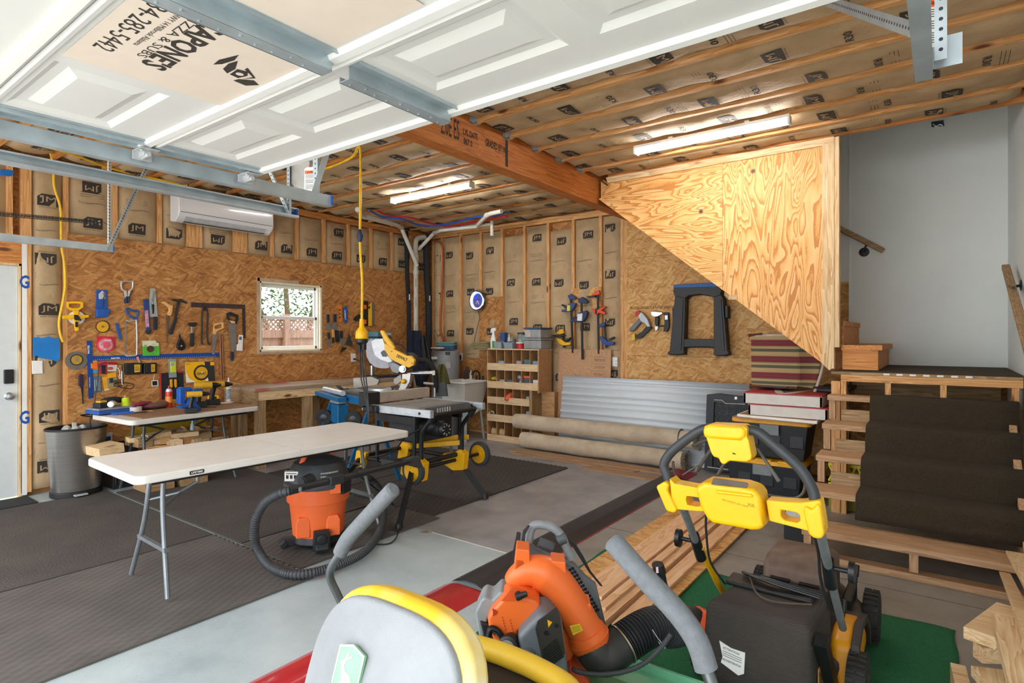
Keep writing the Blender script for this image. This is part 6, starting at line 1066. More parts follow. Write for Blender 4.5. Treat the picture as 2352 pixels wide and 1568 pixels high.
mb = MB(); mb.lathe([(.02, 0), (.022, .08), (.008, .11), (.006, .13)], 12, (1.12, -.285, .821)); obj('squeeze_bottle', mb, M('#d5cfc0', .5), label='small pale bottle beside the brown rag on the sink', cat='bottle')
mb = MB(); a = on('Y', -.2, 1037, 815); b = on('Y', -.2, 1044, 870); mb.tube([a, Vector((b.x, b.y, b.z - .5))], .011, 8); obj('white_pole', mb, white, label='thin white pole leaning between the water heater and the sink', cat='pole')
t = thing('wall_outlet', 'white outlet with a black plug on the back wall stud above the sink', 'outlet', on('Y', -.01, 1061, 828)); wpart(BWL, t, 'plate', c7(1205, 425, 1242, 425, 1240, 505, 1208, 505), -.012, .008, white); wpart(BWL, t, 'plug', c7(1205, 450, 1222, 448, 1222, 495, 1208, 500), .008, .05, black)
# ================================================================== BACK WALL AND RIGHT SIDE
# ---- pigeonhole shelf
t = thing('cubby_shelf', 'wooden pigeonhole shelf beside the sink, wider in its two upper rows', 'shelf', (1.93, -.23, 0)); shw = wood('shelf_ply', 'X', [(.1, '#9a6f45'), (.5, '#b98b5c'), (.9, '#cda475')], .6, knots=False); shp = wood('shelf_pine', 'X', [(.1, '#c49f74'), (.5, '#dabb90'), (.9, '#e6cfac')], .7)
X0, X1, X2, YF, YB = 1.53, 2.235, 2.37, -.40, -.08; zr = [.02, .30, .545, .76, 1.01, 1.262]; pitch = (X1 - X0) / 5
mb = MB(); mb.box(X0, X2, YB, YB + .008, .72, 1.27); mb.box(X0, X1, YB, YB + .008, .0, .72); obj('back', mb, shw, t)
mb = MB(); mb.box(X0, X2 + .02, YF, YB, 1.262, 1.277); obj('top', mb, shp, t)
for x, z0, z1, w in ((X0 - .012, 0, 1.262, .012), (X2, .70, 1.262, .014), (X1, 0, .74, .045)):
    mb = MB(); mb.box(x, x + w, YF, YB, z0, z1); obj('side_panel', mb, shw if w < .04 else old['Z'], t)
for k, z in enumerate(zr[:-1]):
    xe = X2 if k >= 3 else X1; mb = MB(); mb.box(X0, xe, YF + .012, YB, z - .006, z + .004); obj('shelf', mb, shw, t)
    mb = MB(); mb.box(X0 - .012, xe, YF - .004, YF + .012, z - .03, z + .065); obj('front_rail', mb, shp, t, bevel=.001)
    for j in range(1, 6 if k >= 3 else 5): mb = MB(); mb.box(X0 + pitch * j - .004, X0 + pitch * j + .004, YF + .013, YB, z + .004, zr[k + 1] - .006); obj('divider', mb, shw, t)
mb = MB(); mb.box(X1 + .05, X2 + .12, YB - .1, YB, 0, .70); obj('rear_panel', mb, shw, t)
def cell(r_, c, d=.1): return Vector((X0 + pitch * (c + .5), YF + d, zr[r_] + .0065))
def smallbox(name, lab, cat, p, s, col, rot=0, bev=.003, lid=None):
    mb = MB(); mb.T = rot_T(p, rot); mb.box(-s[0] / 2, s[0] / 2, -s[1] / 2, s[1] / 2, 0, s[2])
    if lid: mb.box(-s[0] / 2 - .003, s[0] / 2 + .003, -s[1] / 2 - .003, s[1] / 2 + .003, s[2], s[2] * 1.25, 1)
    return obj(name, mb, [M(col, .5, var=.2)] + ([M(lid, .5)] if lid else []), label=lab, cat=cat, bevel=bev)
smallbox('parts_bag', 'flat light blue pack in the second cubby of the top row', 'pack', cell(4, 1), (.1, .15, .09), '#7f9bb5'); smallbox('parts_bag', 'grey bag of parts in the fourth cubby of the top row', 'bag', cell(4, 3), (.1, .14, .1), '#8e8f96', .3, .02)
smallbox('parts_box', 'teal box in the fifth cubby of the top row', 'box', cell(4, 4), (.09, .12, .12), '#4b7078'); smallbox('parts_bag', 'light blue pack in the last cubby of the top row', 'pack', cell(4, 5, .12), (.1, .16, .1), '#6b8fb0', .1)
smallbox('parts_bag', 'pale pack in the second cubby of the second row', 'pack', cell(3, 1), (.09, .1, .08), '#a7b3bd'); smallbox('parts_bag', 'dark teal pack in the third cubby of the second row', 'pack', cell(3, 2), (.1, .15, .09), '#3f5a62', .3)
smallbox('parts_box', 'small clear box with an orange lid in the second row', 'box', cell(3, 4), (.09, .11, .12), '#4f5a72', 0, .004, '#e8622c'); smallbox('parts_box', 'white box with black print at the right end of the second row', 'box', cell(3, 5), (.1, .09, .1), '#e3e1dd')
mb = MB(); p = cell(3, 3); mb.sph(p + Vector((0, 0, .12)), (.05, .05, .045), 14, 8); mb.sph(p + Vector((.02, 0, .05)), (.045, .05, .05), 12, 8); obj('wire_ball', mb, M('#8d97a8', .4, .3, var=.4, scale=60), label='silvery bundle bulging from the fourth cubby of the second row', cat='bundle')
t = thing('screwdriver', 'yellow handled tool sticking out of the first cubby of the second row', 'tool', cell(3, 0)); mb = MB(); p = cell(3, 0) + Vector((-.05, -.02, .085)); mb.tube([p, p + Vector((.07, -.03, .01))], [.02, .024], 12); obj('handle', mb, M('#d8c229', .5), t); mb = MB(); mb.cyl(p, p + Vector((-.1, .04, -.01)), .008); obj('shaft', mb, black, t)
t = thing('orange_mallet', 'orange headed bottle lying over the front rail of the middle row', 'bottle', cell(2, 2)); mb = MB(); p = cell(2, 2) + Vector((0, -.03, .09)); mb.tube([p + Vector((.01, .05, .02)), p + Vector((.0, .01, .0)), p + Vector((-.02, -.06, -.05)), p + Vector((-.025, -.08, -.07))], [.022, .04, .043, .03], 14); obj('bottle', mb, M('#e2613c', .45), t); mb = MB(); mb.cyl(p + Vector((.012, .04, .02)), p + Vector((.02, .09, .06)), .018); obj('cap', mb, M('#2d3b66', .5), t)
smallbox('metal_bracket', 'grey metal bracket in the last cubby of the middle row', 'bracket', cell(2, 4), (.08, .14, .09), '#a39d94', .6); smallbox('parts_bag', 'crumpled clear bag in the last cubby of the fourth row', 'bag', cell(1, 4), (.08, .1, .14), '#a9b0b4', .4, .025)
mb = MB(); p = cell(1, 0); mb.tube(bez([p + Vector((-.04, .0, .05)), p + Vector((.0, -.11, .1)), p + Vector((.05, -.12, .09)), p + Vector((.02, -.1, .05)), p + Vector((-.04, -.115, .04)), p + Vector((-.03, -.1, .09))], 6), .007, 7); obj('cord_coil', mb, M('#cfc2a4', .7), label='cream cord spilling over the rail of the fourth row', cat='cord')
for k in range(2):
    mb = MB(); p = cell(0, k, .1) + Vector((0, 0, .075)); mb.lathe([(.03, -.055)] + [(.07 if j % 2 else .062, -.05 + j * .011) for j in range(10)] + [(.03, .055)], 22, p, (1, .25, 0)); obj('wire_spool', mb, M('#c8ab80', .7), label=('first' if k == 0 else 'second') + ' round spool of tan cord in the bottom row of the shelf', cat='spool')
# on top of the shelf
ZS_ = 1.277
mb = MB(); mb.box(1.18, 1.6, -.3, -.02, 1.255, 1.27); obj('wall_shelf', mb, old['X'], label='dark board shelf on the wall left of the pigeonhole shelf', cat='shelf')
mb = MB(); mb.T = rot_T((1.26, -.24, 1.271), .2)
for k in range(4): mb.prism(rrect(.36 - .03 * k, .2, .05, 3), k * .024, k * .024 + .022, ((.01 * k, 0, 0), (1, 0, 0), (0, 1, 0), (0, 0, 1)))
obj('khaki_cloth', mb, M('#8e8560', .9, bmp=.5), label='folded khaki cloth on the dark board shelf', cat='cloth', bevel=.01)
t = thing('spray_bottle', 'white spray bottle with a green label on the shelf board', 'bottle', (1.50, -.24, ZS_)); mb = MB(); c = (1.50, -.24, 1.271); mb.lathe([(.04, 0), (.045, .01), (.045, .12), (.03, .17), (.018, .21), (.018, .25)], 18, c, sx=1.1, sy=.7); obj('bottle', mb, white, t); mb = MB(); mb.box(1.51, 1.55, -.28, -.272, 1.285, 1.38); obj('label_patch', mb, M('#2f8a2f', .5), t); mb = MB(); mb.box(1.475, 1.55, -.255, -.225, 1.52, 1.565); mb.box(1.455, 1.485, -.25, -.23, 1.50, 1.55); obj('trigger', mb, M('#e7e7e4', .4), t, bevel=.006)
mb = MB(); mb.box(1.585, 1.67, -.2, -.12, ZS_, 1.50); obj('blue_carton', mb, M('#27477f', .5, var=.2), label='tall blue carton behind the spray bottle', cat='carton', bevel=.002)
def tub_(name, lab, x, y, w, d, h, col, lid=None, cont=None):
    t = thing(name, lab, 'container', (x, y, ZS_)); mb = MB(); q = []
    for z, k in ((0, .82), (h, 1.0), (h, .94), (.012, .78)): q.append([(x - w / 2 * k, y - d / 2 * k, ZS_ + z), (x + w / 2 * k, y - d / 2 * k, ZS_ + z), (x + w / 2 * k, y + d / 2 * k, ZS_ + z), (x - w / 2 * k, y + d / 2 * k, ZS_ + z)])
    mb.add(sum(q, []), [(k * 4 + j, k * 4 + (j + 1) % 4, k * 4 + 4 + (j + 1) % 4, k * 4 + 4 + j) for k in range(3) for j in range(4)] + [(3, 2, 1, 0), (12, 13, 14, 15)]); obj('tub', mb, M(col, .25, trans=.35, var=.1), t, bevel=.006)
    if cont:
        mb = MB(); r_ = random.Random(len(lab))
        for k in range(16): mb.bx((x + r_.uniform(-.32, .32) * w, y + r_.uniform(-.32, .32) * d, ZS_ + h * r_.uniform(.3, 1.02)), (.03, .03, .02), (r_.random() * 3, r_.random() * 3, 0), k % 3)
        obj('contents', mb, [M(c, .4, .3, var=.3) for c in cont], t, bevel=.003)
    if lid: mb = MB(); mb.prism(rrect(w * 1.05, d * 1.05, .02, 3), 0, .014, ((x, y, ZS_ + h), (1, 0, 0), (0, 1, 0), (0, 0, 1))); obj('lid', mb, M(lid, .4), t)
    return t
tub_('open_container', 'clear tub of hardware, the left one on the pigeonhole shelf', 1.68, -.30, .14, .16, .09, '#aebcc2', None, ('#8a8f90', '#5a5f63', '#c9c2b0')); tub_('open_container', 'clear tub of blue and grey hardware, second on the pigeonhole shelf', 1.86, -.30, .16, .16, .085, '#a9b8c4', None, ('#4a6a8c', '#6a6f73', '#b9a25a'))
mb = MB(); mb.lathe([(.05, 0), (.055, .005), (.06, .075)], 22, (2.03, -.31, ZS_)); mb.lathe([(.063, .075), (.063, .09)], 22, (2.03, -.31, ZS_), m=1); obj('red_cup', mb, [M('#c41f28', .4), white], label='red tub with a white lid on the pigeonhole shelf', cat='container')
for k, (y, lab) in enumerate(((-.26, 'lower clear plastic bin at the right end of the pigeonhole shelf'), (-.27, 'upper clear plastic bin with a dark blue lid, stacked at the right end'))):
    t = thing('storage_bin', lab, 'bin', (2.27, y, ZS_ + k * .145)); mb = MB(); mb.box(2.14 + .02 * k, 2.42, y - .14, y + .13, ZS_ + k * .145, ZS_ + .12 + k * .145); obj('bin', mb, M('#a5a7a8', .25, trans=.3, var=.2, scale=10), t, bevel=.015); mb = MB(); mb.box(2.13 + .02 * k, 2.43, y - .15, y + .14, ZS_ + .121 + k * .145, ZS_ + .142 + k * .145); obj('lid', mb, M('#8f9192' if k == 0 else '#31506e', .35), t, bevel=.005)
    if k: mb = MB(); mb.box(2.17, 2.27, y - .143, y - .139, ZS_ + .16, ZS_ + .255); obj('paper_card', mb, M('#b0a7a4', .6, var=.3, scale=30), t)
t = thing('glass_jar', 'tall glass jar with a dark lid behind the tubs', 'jar', (1.92, -.14, ZS_)); mb = MB(); mb.lathe([(.06, 0), (.065, .01), (.065, .17), (.05, .2)], 20, (1.92, -.14, ZS_)); obj('jar', mb, M('#b9bdb6', .12, trans=.6, var=.15, scale=40), t); mb = MB(); mb.lathe([(.056, .2), (.056, .225)], 20, (1.92, -.14, ZS_)); obj('lid', mb, dark, t)
smallbox('zip_bag', 'clear bag with a teal band leaning against the stacked bins', 'bag', Vector((2.04, -.2, ZS_)), (.14, .05, .19), '#6f9c98', -.2, .02)
for x, h, c in ((1.76, .17, '#8f8c84'), (1.80, .14, '#5e6266'), (1.71, .2, '#c4bfae')): mb = MB(); mb.lathe([(.026, 0), (.028, h * .7), (.012, h * .85), (.012, h)], 14, (x, -.14, ZS_)); obj('small_bottle', mb, M(c, .3), label='small bottle with a ' + {'#8f8c84': 'grey', '#5e6266': 'dark grey', '#c4bfae': 'cream'}[c] + ' body behind the left tubs', cat='bottle')
# ---- neon clock, its lead
t = thing('wall_clock', 'round chrome rimmed clock with a glowing blue face', 'clock', on('Y', -.02, 1097, 715)); a, b = BWL.uv((1097, 690), .05); c = Vector((a, 0, b)); nY = Vector((0, -1, 0))
mb = MB(); mb.lathe([(.165, .012), (.17, .04), (.15, .075), (.135, .08), (.128, .05)], 40, c, nY, sx=.95); obj('rim', mb, M('#c9ced6', .15, 1.0), t); mb = MB(); mb.lathe([(.13, .045), (.128, .05)], 36, c, nY, sx=.95); obj('face', mb, M('#2c57c8', .4, emit=.9), t)
mb = MB(); mb.tube([c + nY * .06 + Vector((.112 * math.cos(k * .2618), 0, .118 * math.sin(k * .2618))) for k in range(24)], .007, 8, closed=True); obj('neon_ring', mb, M('#b9d2ff', .4, emit=3.5), t)
mb = MB(); fr = (c + nY * .056, (1, 0, 0), (0, 0, 1), nY); txt(mb, 'COORS', .1, .022, fr_fn(fr), 0, cy=.012, bold=.02); mb.beam(c + nY * .058, c + nY * .058 + Vector((.03, 0, -.06)), .006, .003, m=1); mb.beam(c + nY * .058, c + nY * .058 + Vector((-.028, 0, -.045)), .007, .003, m=1); obj('hands_and_name', mb, [M('#8e2b3c', .5), M('#dfe5ff', .4)], t)
cable('clock_lead', [on('Y', -.05, u, v) for u, v in ((1098, 715), (1102, 728), (1098, 745), (1092, 770), (1088, 790))], .004, black, 'thin black lead hanging from the clock', 'cord', 6)
# ---- boards, metal panels, carpet rolls
mb = MB(); f1 = ((0, -.012, 0), (1, 0, 0), (0, -.045, 1), (0, -1, 0)); mb.prism([(2.48, .01), (3.26, .01), (3.26, 1.28), (2.48, 1.28)], .06, .078, ((0, -.045, 0), (1, 0, 0), (0, .055, .9985), (0, -1, 0)))
part_b = M('#b98f6c', .8, var=.22, scale=60); o = obj('particle_board', mb, part_b, label='pinkish particle board sheet leaning on the wall behind the metal panels', cat='board', bevel=.001)
m2 = MB(); g = lambda a, b: (3.10 + a, -.045 - .0787 + .055 * (1.0 + b), 1.0 + b)
for k in range(4):
    for s, q in ((0, .0),): m2.add([g(-.1, .18 - k * .09), g(.1, .18 - k * .09), g(.1, .183 - k * .09), g(-.1, .183 - k * .09)], [(0, 1, 2, 3)])
    txt(m2, ('PREMIUM', 'CUSTOM', 'BOARD', '3/4 INCH')[k], .15, .03, lambda a, b: g(a, b + .14 - k * .09))
obj('print', m2, M('#6b4a35', .8), o)
metal = M('#d3dae0', .5, var=.015)
for k in range(3):
    mb = MB(); x0, x1 = 2.66 - .0 + .012 * k, 4.98 + .03 * k; yb = -.36 - .02 * k; dy = .13; hh = .935 - .01 * k; prof = []
    for j in range(4):
        z = j * .232; prof += [(z, 0), (z + .012, .016), (z + .03, .016), (z + .042, 0), (z + .10, 0), (z + .105, .005), (z + .12, .005), (z + .125, 0), (z + .165, 0), (z + .17, .005), (z + .185, .005), (z + .19, 0)]
    prof += [(.928, .0), (.935, .014)]; prof = [p for p in prof if p[0] <= hh]
    vs = []; 
    for x in (x0, x1):
        for z, d in prof: vs.append((x, yb + dy * z / .935 - d, z * .985 + .012))
    n = len(prof); mb.add(vs, [(j, j + 1, n + j + 1, n + j) for j in range(n - 1)]); obj('ribbed_sheet', mb, metal, label=('rear', 'middle', 'front')[k] + ' ribbed white metal panel of the stack leaning on the back wall', cat='metal panel', group='ribbed metal panels on the back wall', solid=.0015, ang=12)
cream = M('#c3b29a', .95, var=.16, scale=7, bmp=.6, bscale=120); fringe = M('#8d8170', .95, var=.4, scale=90, bmp=.6)
for k, (x0, x1, y, z, r_, lab) in enumerate(((2.27, 4.40, -.60, .112, .10, 'lower of two cream carpet rolls under the metal panels'), (2.14, 4.52, -.57, .338, .095, 'upper of two cream carpet rolls, its left end against the shelf'))):
    t = thing('carpet_roll', lab, 'carpet', ((x0 + x1) / 2, y, z - r_), 'carpet rolls under the metal panels'); mb = MB(); mb.tube([(x0 + (x1 - x0) * i / 12, y + .01 * math.sin(i), z + .004 * math.sin(i * 2.1)) for i in range(13)], [r_ * (1 + .03 * math.sin(i * 1.7)) for i in range(13)], 24); obj('roll', mb, cream, t)
    mb = MB(); q = []
    for i in range(60): a = i * .42; q.append((x1 + .004, y + (r_ * .95 - i * .0014) * math.cos(a), z + (r_ * .95 - i * .0014) * math.sin(a)))
    mb.tube(q, .006, 6); obj('spiral_edge', mb, fringe, t)
    mb = MB()
    for i in range(40): a = i * .157; mb.cyl((x1 - .01, y + r_ * math.cos(a), z + r_ * math.sin(a)), (x1 + .05, y + (r_ + .015) * math.cos(a + .1), max(.012, z + (r_ + .01) * math.sin(a + .1))), .004, n=4)
    obj('fringe', mb, fringe, t)
    mb = MB(); xs = x1 - .16; mb.tube([(xs, y + (r_ + .004) * math.cos(i * .3142), z + (r_ + .004) * math.sin(i * .3142)) for i in range(20)], .008, 6, closed=True); obj('binding', mb, dark, t)
for k, (x0, x1, y0, y1, lab) in enumerate(((2.30, 4.35, -.92, -.72, 'long thin brown plank lying in front of the carpet rolls'), (2.42, 4.0, -1.02, -.90, 'narrow brown plank outermost before the carpet rolls'), (3.5, 4.9, -1.22, -1.04, 'flat brown hardboard strip right of the planks on the floor'))):
    mb = MB(); mb.prism([(x0, y1 + .02), (x0 - .05, y0 + .03), (x1, y0), (x1 + .04, y1)], .001, .012 + .004 * (k < 1), ((0, 0, 0), (1, 0, 0), (0, 1, 0), (0, 0, 1))); obj('plank', mb, wood('plank_wood', 'X', [(.1, '#7d5c43'), (.5, '#a3805f'), (.9, '#bd9c7c')], .8), label=lab, cat='plank')
mb = MB(); q = on('Y', -.35, 1247, 965); mb.tube(bez([q + Vector((-.12, .05, -.02)), q, q + Vector((.06, 0, .01))]), [.012] * 8 + [.02] * 8 + [.026], 10); obj('broom_handle', mb, black, label='black tool handle behind the upper carpet roll', cat='handle')
# ---- clamps on the back wall
B = BWL; navy = M('#1e3565', .5); c11 = crop(1200, 640, 4.273)
def fclamp(lab, bar, head, trig, pad, col, col2, wb=.05):
    t = wthing(B, 'bar_clamp', lab, 'clamp', bar[-1], 'bar clamps on the back wall'); wpart(B, t, 'bar', [(bar[0][0] - 2, bar[0][1]), (bar[0][0] + 2, bar[0][1]), (bar[1][0] + 2, bar[1][1]), (bar[1][0] - 2, bar[1][1])], wb - .008, wb + .008, M('#2b2a2c', .5, .5), 0)
    wpart(B, t, 'jaw', head, wb - .02, wb + .02, M(col, .5), .006); wpart(B, t, 'grip', trig, wb - .022, wb + .024, M(col, .5), .006)
    for nm, p, c in pad: wpart(B, t, nm, p, wb - .015, wb + .03, M(c, .5), .003)
    return t
fclamp('dark blue bar clamp, leftmost of the long clamps', c11(478, 180, 498, 728), c11(456, 165, 490, 150, 540, 190, 520, 205, 470, 200), c11(400, 255, 440, 270, 490, 235, 540, 240, 520, 290, 490, 320, 400, 325, 400, 305, 440, 300), (('pad', c11(455, 262, 485, 258, 482, 318, 452, 318), '#d8cc3a'), ('trigger', c11(400, 250, 450, 275, 440, 285, 400, 265), '#1a1a1c')), '#27407a', 0)
fclamp('dark blue bar clamp with a white pad, the longest of the hanging clamps', c11(582, 210, 592, 792), c11(560, 200, 600, 178, 655, 225, 640, 245, 600, 240, 562, 238), c11(490, 400, 550, 380, 560, 335, 640, 312, 655, 330, 640, 380, 610, 420, 560, 425, 480, 425), (('pad', c11(555, 345, 605, 340, 600, 415, 552, 412), '#d9dbe0'), ('trigger', c11(485, 372, 555, 372, 555, 388, 490, 395), '#1a1a1c')), '#1e2c50', 0, .09)
fclamp('orange bar clamp hanging right of the long blue one', c11(742, 160, 752, 736), c11(690, 165, 730, 120, 765, 112, 770, 155, 740, 165), c11(690, 290, 720, 300, 760, 300, 820, 268, 838, 275, 790, 310, 835, 338, 820, 352, 765, 335, 740, 360, 715, 340), (('pad', c11(640, 172, 730, 165, 728, 182, 660, 186), '#26262a'), ('grip_pad', c11(728, 295, 748, 293, 745, 345, 726, 345), '#1c1c1e')), '#d9481f', 0)
fclamp('short yellow bar clamp at the lower left of the clamps', c11(400, 510, 412, 676), c11(345, 530, 380, 495, 410, 492, 418, 535, 380, 545), c11(345, 580, 390, 590, 430, 620, 488, 625, 485, 648, 420, 655, 380, 640, 355, 605), (('trigger', c11(420, 605, 480, 575, 488, 588, 440, 625), '#1c1c1e'), ('pad', c11(305, 552, 380, 548, 440, 552, 380, 575, 340, 575), '#26262a')), '#e8b013', 0)
fclamp('short navy bar clamp at the lower right of the clamps', c11(810, 450, 825, 682), c11(755, 475, 775, 440, 815, 428, 830, 455, 790, 470), c11(762, 565, 800, 570, 850, 612, 915, 620, 912, 645, 840, 655, 800, 640), (('trigger', c11(855, 590, 905, 568, 915, 580, 870, 608), '#1c1c1e'),), '#1d3f82', 0)
# ---- air nailers
t = wthing(B, 'nail_gun', 'grey nail gun with a red cap hanging on the chip board', 'nail gun', c11(1100, 610)[0]); mg = M('#a3a6a9', .4, .4)
wpart(B, t, 'body', c11(1130, 345, 1165, 318, 1200, 335, 1250, 400, 1275, 470, 1245, 480, 1215, 440, 1180, 425), .01, .07, mg, .012); wpart(B, t, 'cap', c11(1125, 345, 1130, 325, 1165, 312, 1182, 335, 1150, 375, 1135, 370), .008, .075, red, .01); wpart(B, t, 'handle', c11(1150, 390, 1185, 420, 1130, 480, 1110, 510, 1065, 520, 1062, 495, 1090, 455), .02, .06, M('#6d6f74', .5), .012); wpart(B, t, 'magazine', c11(1240, 450, 1280, 480, 1180, 580, 1140, 590, 1120, 560, 1180, 520), .02, .055, black, .005); wpart(B, t, 'nose_tag', c11(1085, 550, 1115, 535, 1118, 600, 1082, 612), .02, .06, M('#d8b92a', .5, var=.4, scale=80), .003)
t = wthing(B, 'brad_nailer', 'chrome brad nailer with black grip beside the black trestle', 'nail gun', c11(1310, 515)[0])
wpart(B, t, 'body', c11(1268, 330, 1290, 318, 1385, 325, 1395, 345, 1340, 375, 1310, 378, 1280, 365), .01, .06, M('#c7c9cc', .25, .8), .01); wpart(B, t, 'handle', c11(1310, 375, 1350, 375, 1345, 460, 1320, 470, 1308, 440), .015, .055, black, .01); wpart(B, t, 'magazine', c11(1395, 330, 1440, 328, 1448, 470, 1425, 520, 1390, 518, 1402, 430), .02, .05, black, .004); wpart(B, t, 'strut', c11(1345, 458, 1400, 455, 1400, 470, 1345, 472), .02, .05, grip, .003); wpart(B, t, 'air_fitting', c11(1312, 450, 1338, 450, 1336, 490, 1312, 520, 1305, 480), .02, .045, silver, .004); wpart(B, t, 'label_plate', c11(1397, 360, 1425, 358, 1425, 400, 1398, 402), .05, .0515, silver, 0)
# ---- plastic trestles
def trestle(dw, du, lab):
    t = wthing(B, 'sawhorse', lab, 'sawhorse', (1600, 815), 'folded sawhorses on the wall'); o = lambda *p: [(x + du, y + (2 if du else 0)) for x, y in c11(*p)]; bp = M('#1b1c1f', .5, var=.15)
    wpart(B, t, 'top_bar', o(1503, 62, 1760, 48, 1890, 40, 1925, 62, 1925, 85, 1505, 95), dw, dw + .075, M('#1b5aa0', .5) , .006, 'blue top pad'); wpart(B, t, 'crosspiece', o(1505, 92, 1925, 72, 1975, 115, 1955, 165, 1890, 185, 1850, 168, 1750, 152, 1650, 165, 1615, 195, 1520, 175, 1500, 135), dw, dw + .07, bp, .006)
    wpart(B, t, 'leg', o(1515, 160, 1618, 180, 1605, 590, 1600, 735, 1540, 742, 1440, 740, 1442, 722, 1462, 705), dw, dw + .06, bp, .006); wpart(B, t, 'leg', o(1892, 170, 1960, 150, 1985, 200, 2025, 700, 2042, 735, 1990, 752, 1890, 748, 1895, 680, 1892, 590), dw, dw + .06, bp, .006)
    wpart(B, t, 'leg_rib', o(1560, 200, 1580, 200, 1560, 700, 1530, 700), dw + .06, dw + .07, bp, .002); wpart(B, t, 'leg_rib', o(1930, 200, 1950, 200, 1985, 700, 1955, 700), dw + .06, dw + .07, bp, .002)
    wpart(B, t, 'stretcher', o(1540, 590, 1900, 592, 1900, 680, 1850, 668, 1700, 665, 1600, 672, 1540, 690), dw + .01, dw + .055, bp, .006)
    wpart(B, t, 'hinge', o(1484, 290, 1505, 280, 1508, 390, 1488, 400), dw, dw + .05, bp, .003); wpart(B, t, 'hinge', o(2000, 270, 2024, 262, 2026, 380, 2004, 385), dw, dw + .05, bp, .003); return t
trestle(.012, 4, 'rear black folded sawhorse on the chip board, mostly behind the other one'); trestle(.092, 0, 'front black folded sawhorse with a blue top pad on the chip board')
t = thing('wall_outlet', 'white outlet on the back wall right of the particle board', 'outlet', on('Y', -.01, 1414, 842)); wpart(B, t, 'plate', c11(892, 768, 943, 770, 943, 860, 893, 858), -.015, .02, white); mb = MB()
for y in (800, 832): B.poly(mb, c11(912, y, 926, y, 926, y + 14, 912, y + 14), .02, .0215)
obj('socket', mb, M('#bdbdbb', .5), t)
# ---- black folding crate, bins, boards, chair under the stairs
c12 = crop(1500, 750, 3.92); V = VPlane((4.78, -.52, 0), (.12, -1)); t = thing('folding_crate', 'black folded plastic crate standing against the metal panels', 'crate', V.pt((1668, 1085), 0)); pk = M('#1a1d22', .5)
mb = MB(); ou = [V.uv(p) for p in c12(488, 610, 600, 600, 740, 620, 960, 640, 960, 1000, 960, 1310, 640, 1300, 465, 1285)]; inn = [V.uv(p) for p in c12(555, 680, 610, 672, 740, 690, 900, 700, 900, 1000, 900, 1250, 640, 1265, 540, 1255)]; mb.ring(ou, inn, -.03, .03, V.fr); obj('frame', mb, pk, t, bevel=.004)
mb = MB(); V.poly(mb, c12(545, 680, 900, 690, 900, 1265, 530, 1260), -.02, .0); obj('web_panel', mb, M('#23262b', .6), t); mb = MB()
for k in range(7):
    x = 560 + k * 55; mb.beam(V.pt(c12(x, 690)[0], .004), V.pt(c12(x - 10, 1255)[0], .004), .006, .012); 
for j in range(8):
    y = 700 + j * 76; mb.beam(V.pt(c12(550, y)[0], .004), V.pt(c12(890, y + 12)[0], .004), .006, .012)
    if j < 7:
        for k in range(5): mb.beam(V.pt(c12(560 + k * 55, y)[0], .004), V.pt(c12(615 + k * 55, y + 76)[0], .004), .005, .012); mb.beam(V.pt(c12(615 + k * 55, y)[0], .004), V.pt(c12(560 + k * 55, y + 76)[0], .004), .005, .012)
obj('web', mb, pk, t); mb = MB(); mb.tube([V.pt(p, .035) for p in c12(550, 658, 620, 662, 650, 690, 830, 698)], .005, 8); mb.tube([V.pt(p, .035) for p in c12(490, 1262, 760, 1297)], .005, 8); obj('wire_latch', mb, silver, t); vpart(V, t, 'lock_badge', c12(735, 630, 758, 630, 758, 655, 735, 655), .03, .036, silver, .001)
def bin_(x0, x1, y0, y1, z0, h, lab):
    t = thing('tote_bin', lab, 'bin', ((x0 + x1) / 2, (y0 + y1) / 2, z0)); mb = MB(); vs = []
    for z, k in ((z0, .04), (z0 + h, 0)): vs += [(x0 + k, y0 + k, z), (x1 - k, y0 + k, z), (x1 - k, y1 - k, z), (x0 + k, y1 - k, z)]
    mb.add(vs, [(3, 2, 1, 0), (4, 5, 6, 7)] + [(j, (j + 1) % 4, 4 + (j + 1) % 4, 4 + j) for j in range(4)])
    for j in range(3): x = x0 + (x1 - x0) * (.15 + .3 * j); mb.box(x, x + .12, y0 + .012, y0 + .03, z0 + h * .35, z0 + h * .92)
    obj('tub', mb, M('#1f2329', .5), t, bevel=.012); mb = MB(); mb.prism(rrect(x1 - x0 + .05, y1 - y0 + .05, .05, 4), 0, .035, (((x0 + x1) / 2, (y0 + y1) / 2, z0 + h + .001), (1, 0, 0), (0, 1, 0), (0, 0, 1)))
    for j in range(3): x = x0 + (x1 - x0) * (.1 + .3 * j); mb.box(x, x + .14, y0 - .03, y0 + .05, z0 + h + .03, z0 + h + .048)
    obj('lid', mb, M('#eaa91b', .45), t, bevel=.006); mb = MB(); mb.box((x0 + x1) / 2 - .08, (x0 + x1) / 2 + .08, y0 - .03, y0 - .02, z0 + h * .7, z0 + h); obj('latch', mb, grey, t, bevel=.003)
    return t
bin_(5.02, 5.66, -1.20, -.72, 0, .30, 'lower black storage tote with a yellow lid, on the floor under the stairs'); bin_(5.08, 5.70, -1.16, -.72, .351, .31, 'upper black storage tote with a yellow lid, stacked under the cardboard')
mb = MB(); mb.prism([(5.10, -1.30), (5.78, -1.33), (5.80, -.5), (5.12, -.5)], .712, .722, ((0, 0, 0), (1, 0, 0), (0, 1, 0), (0, 0, 1))); obj('cardboard', mb, cardb, label='flat brown cardboard lying on the upper tote', cat='cardboard')
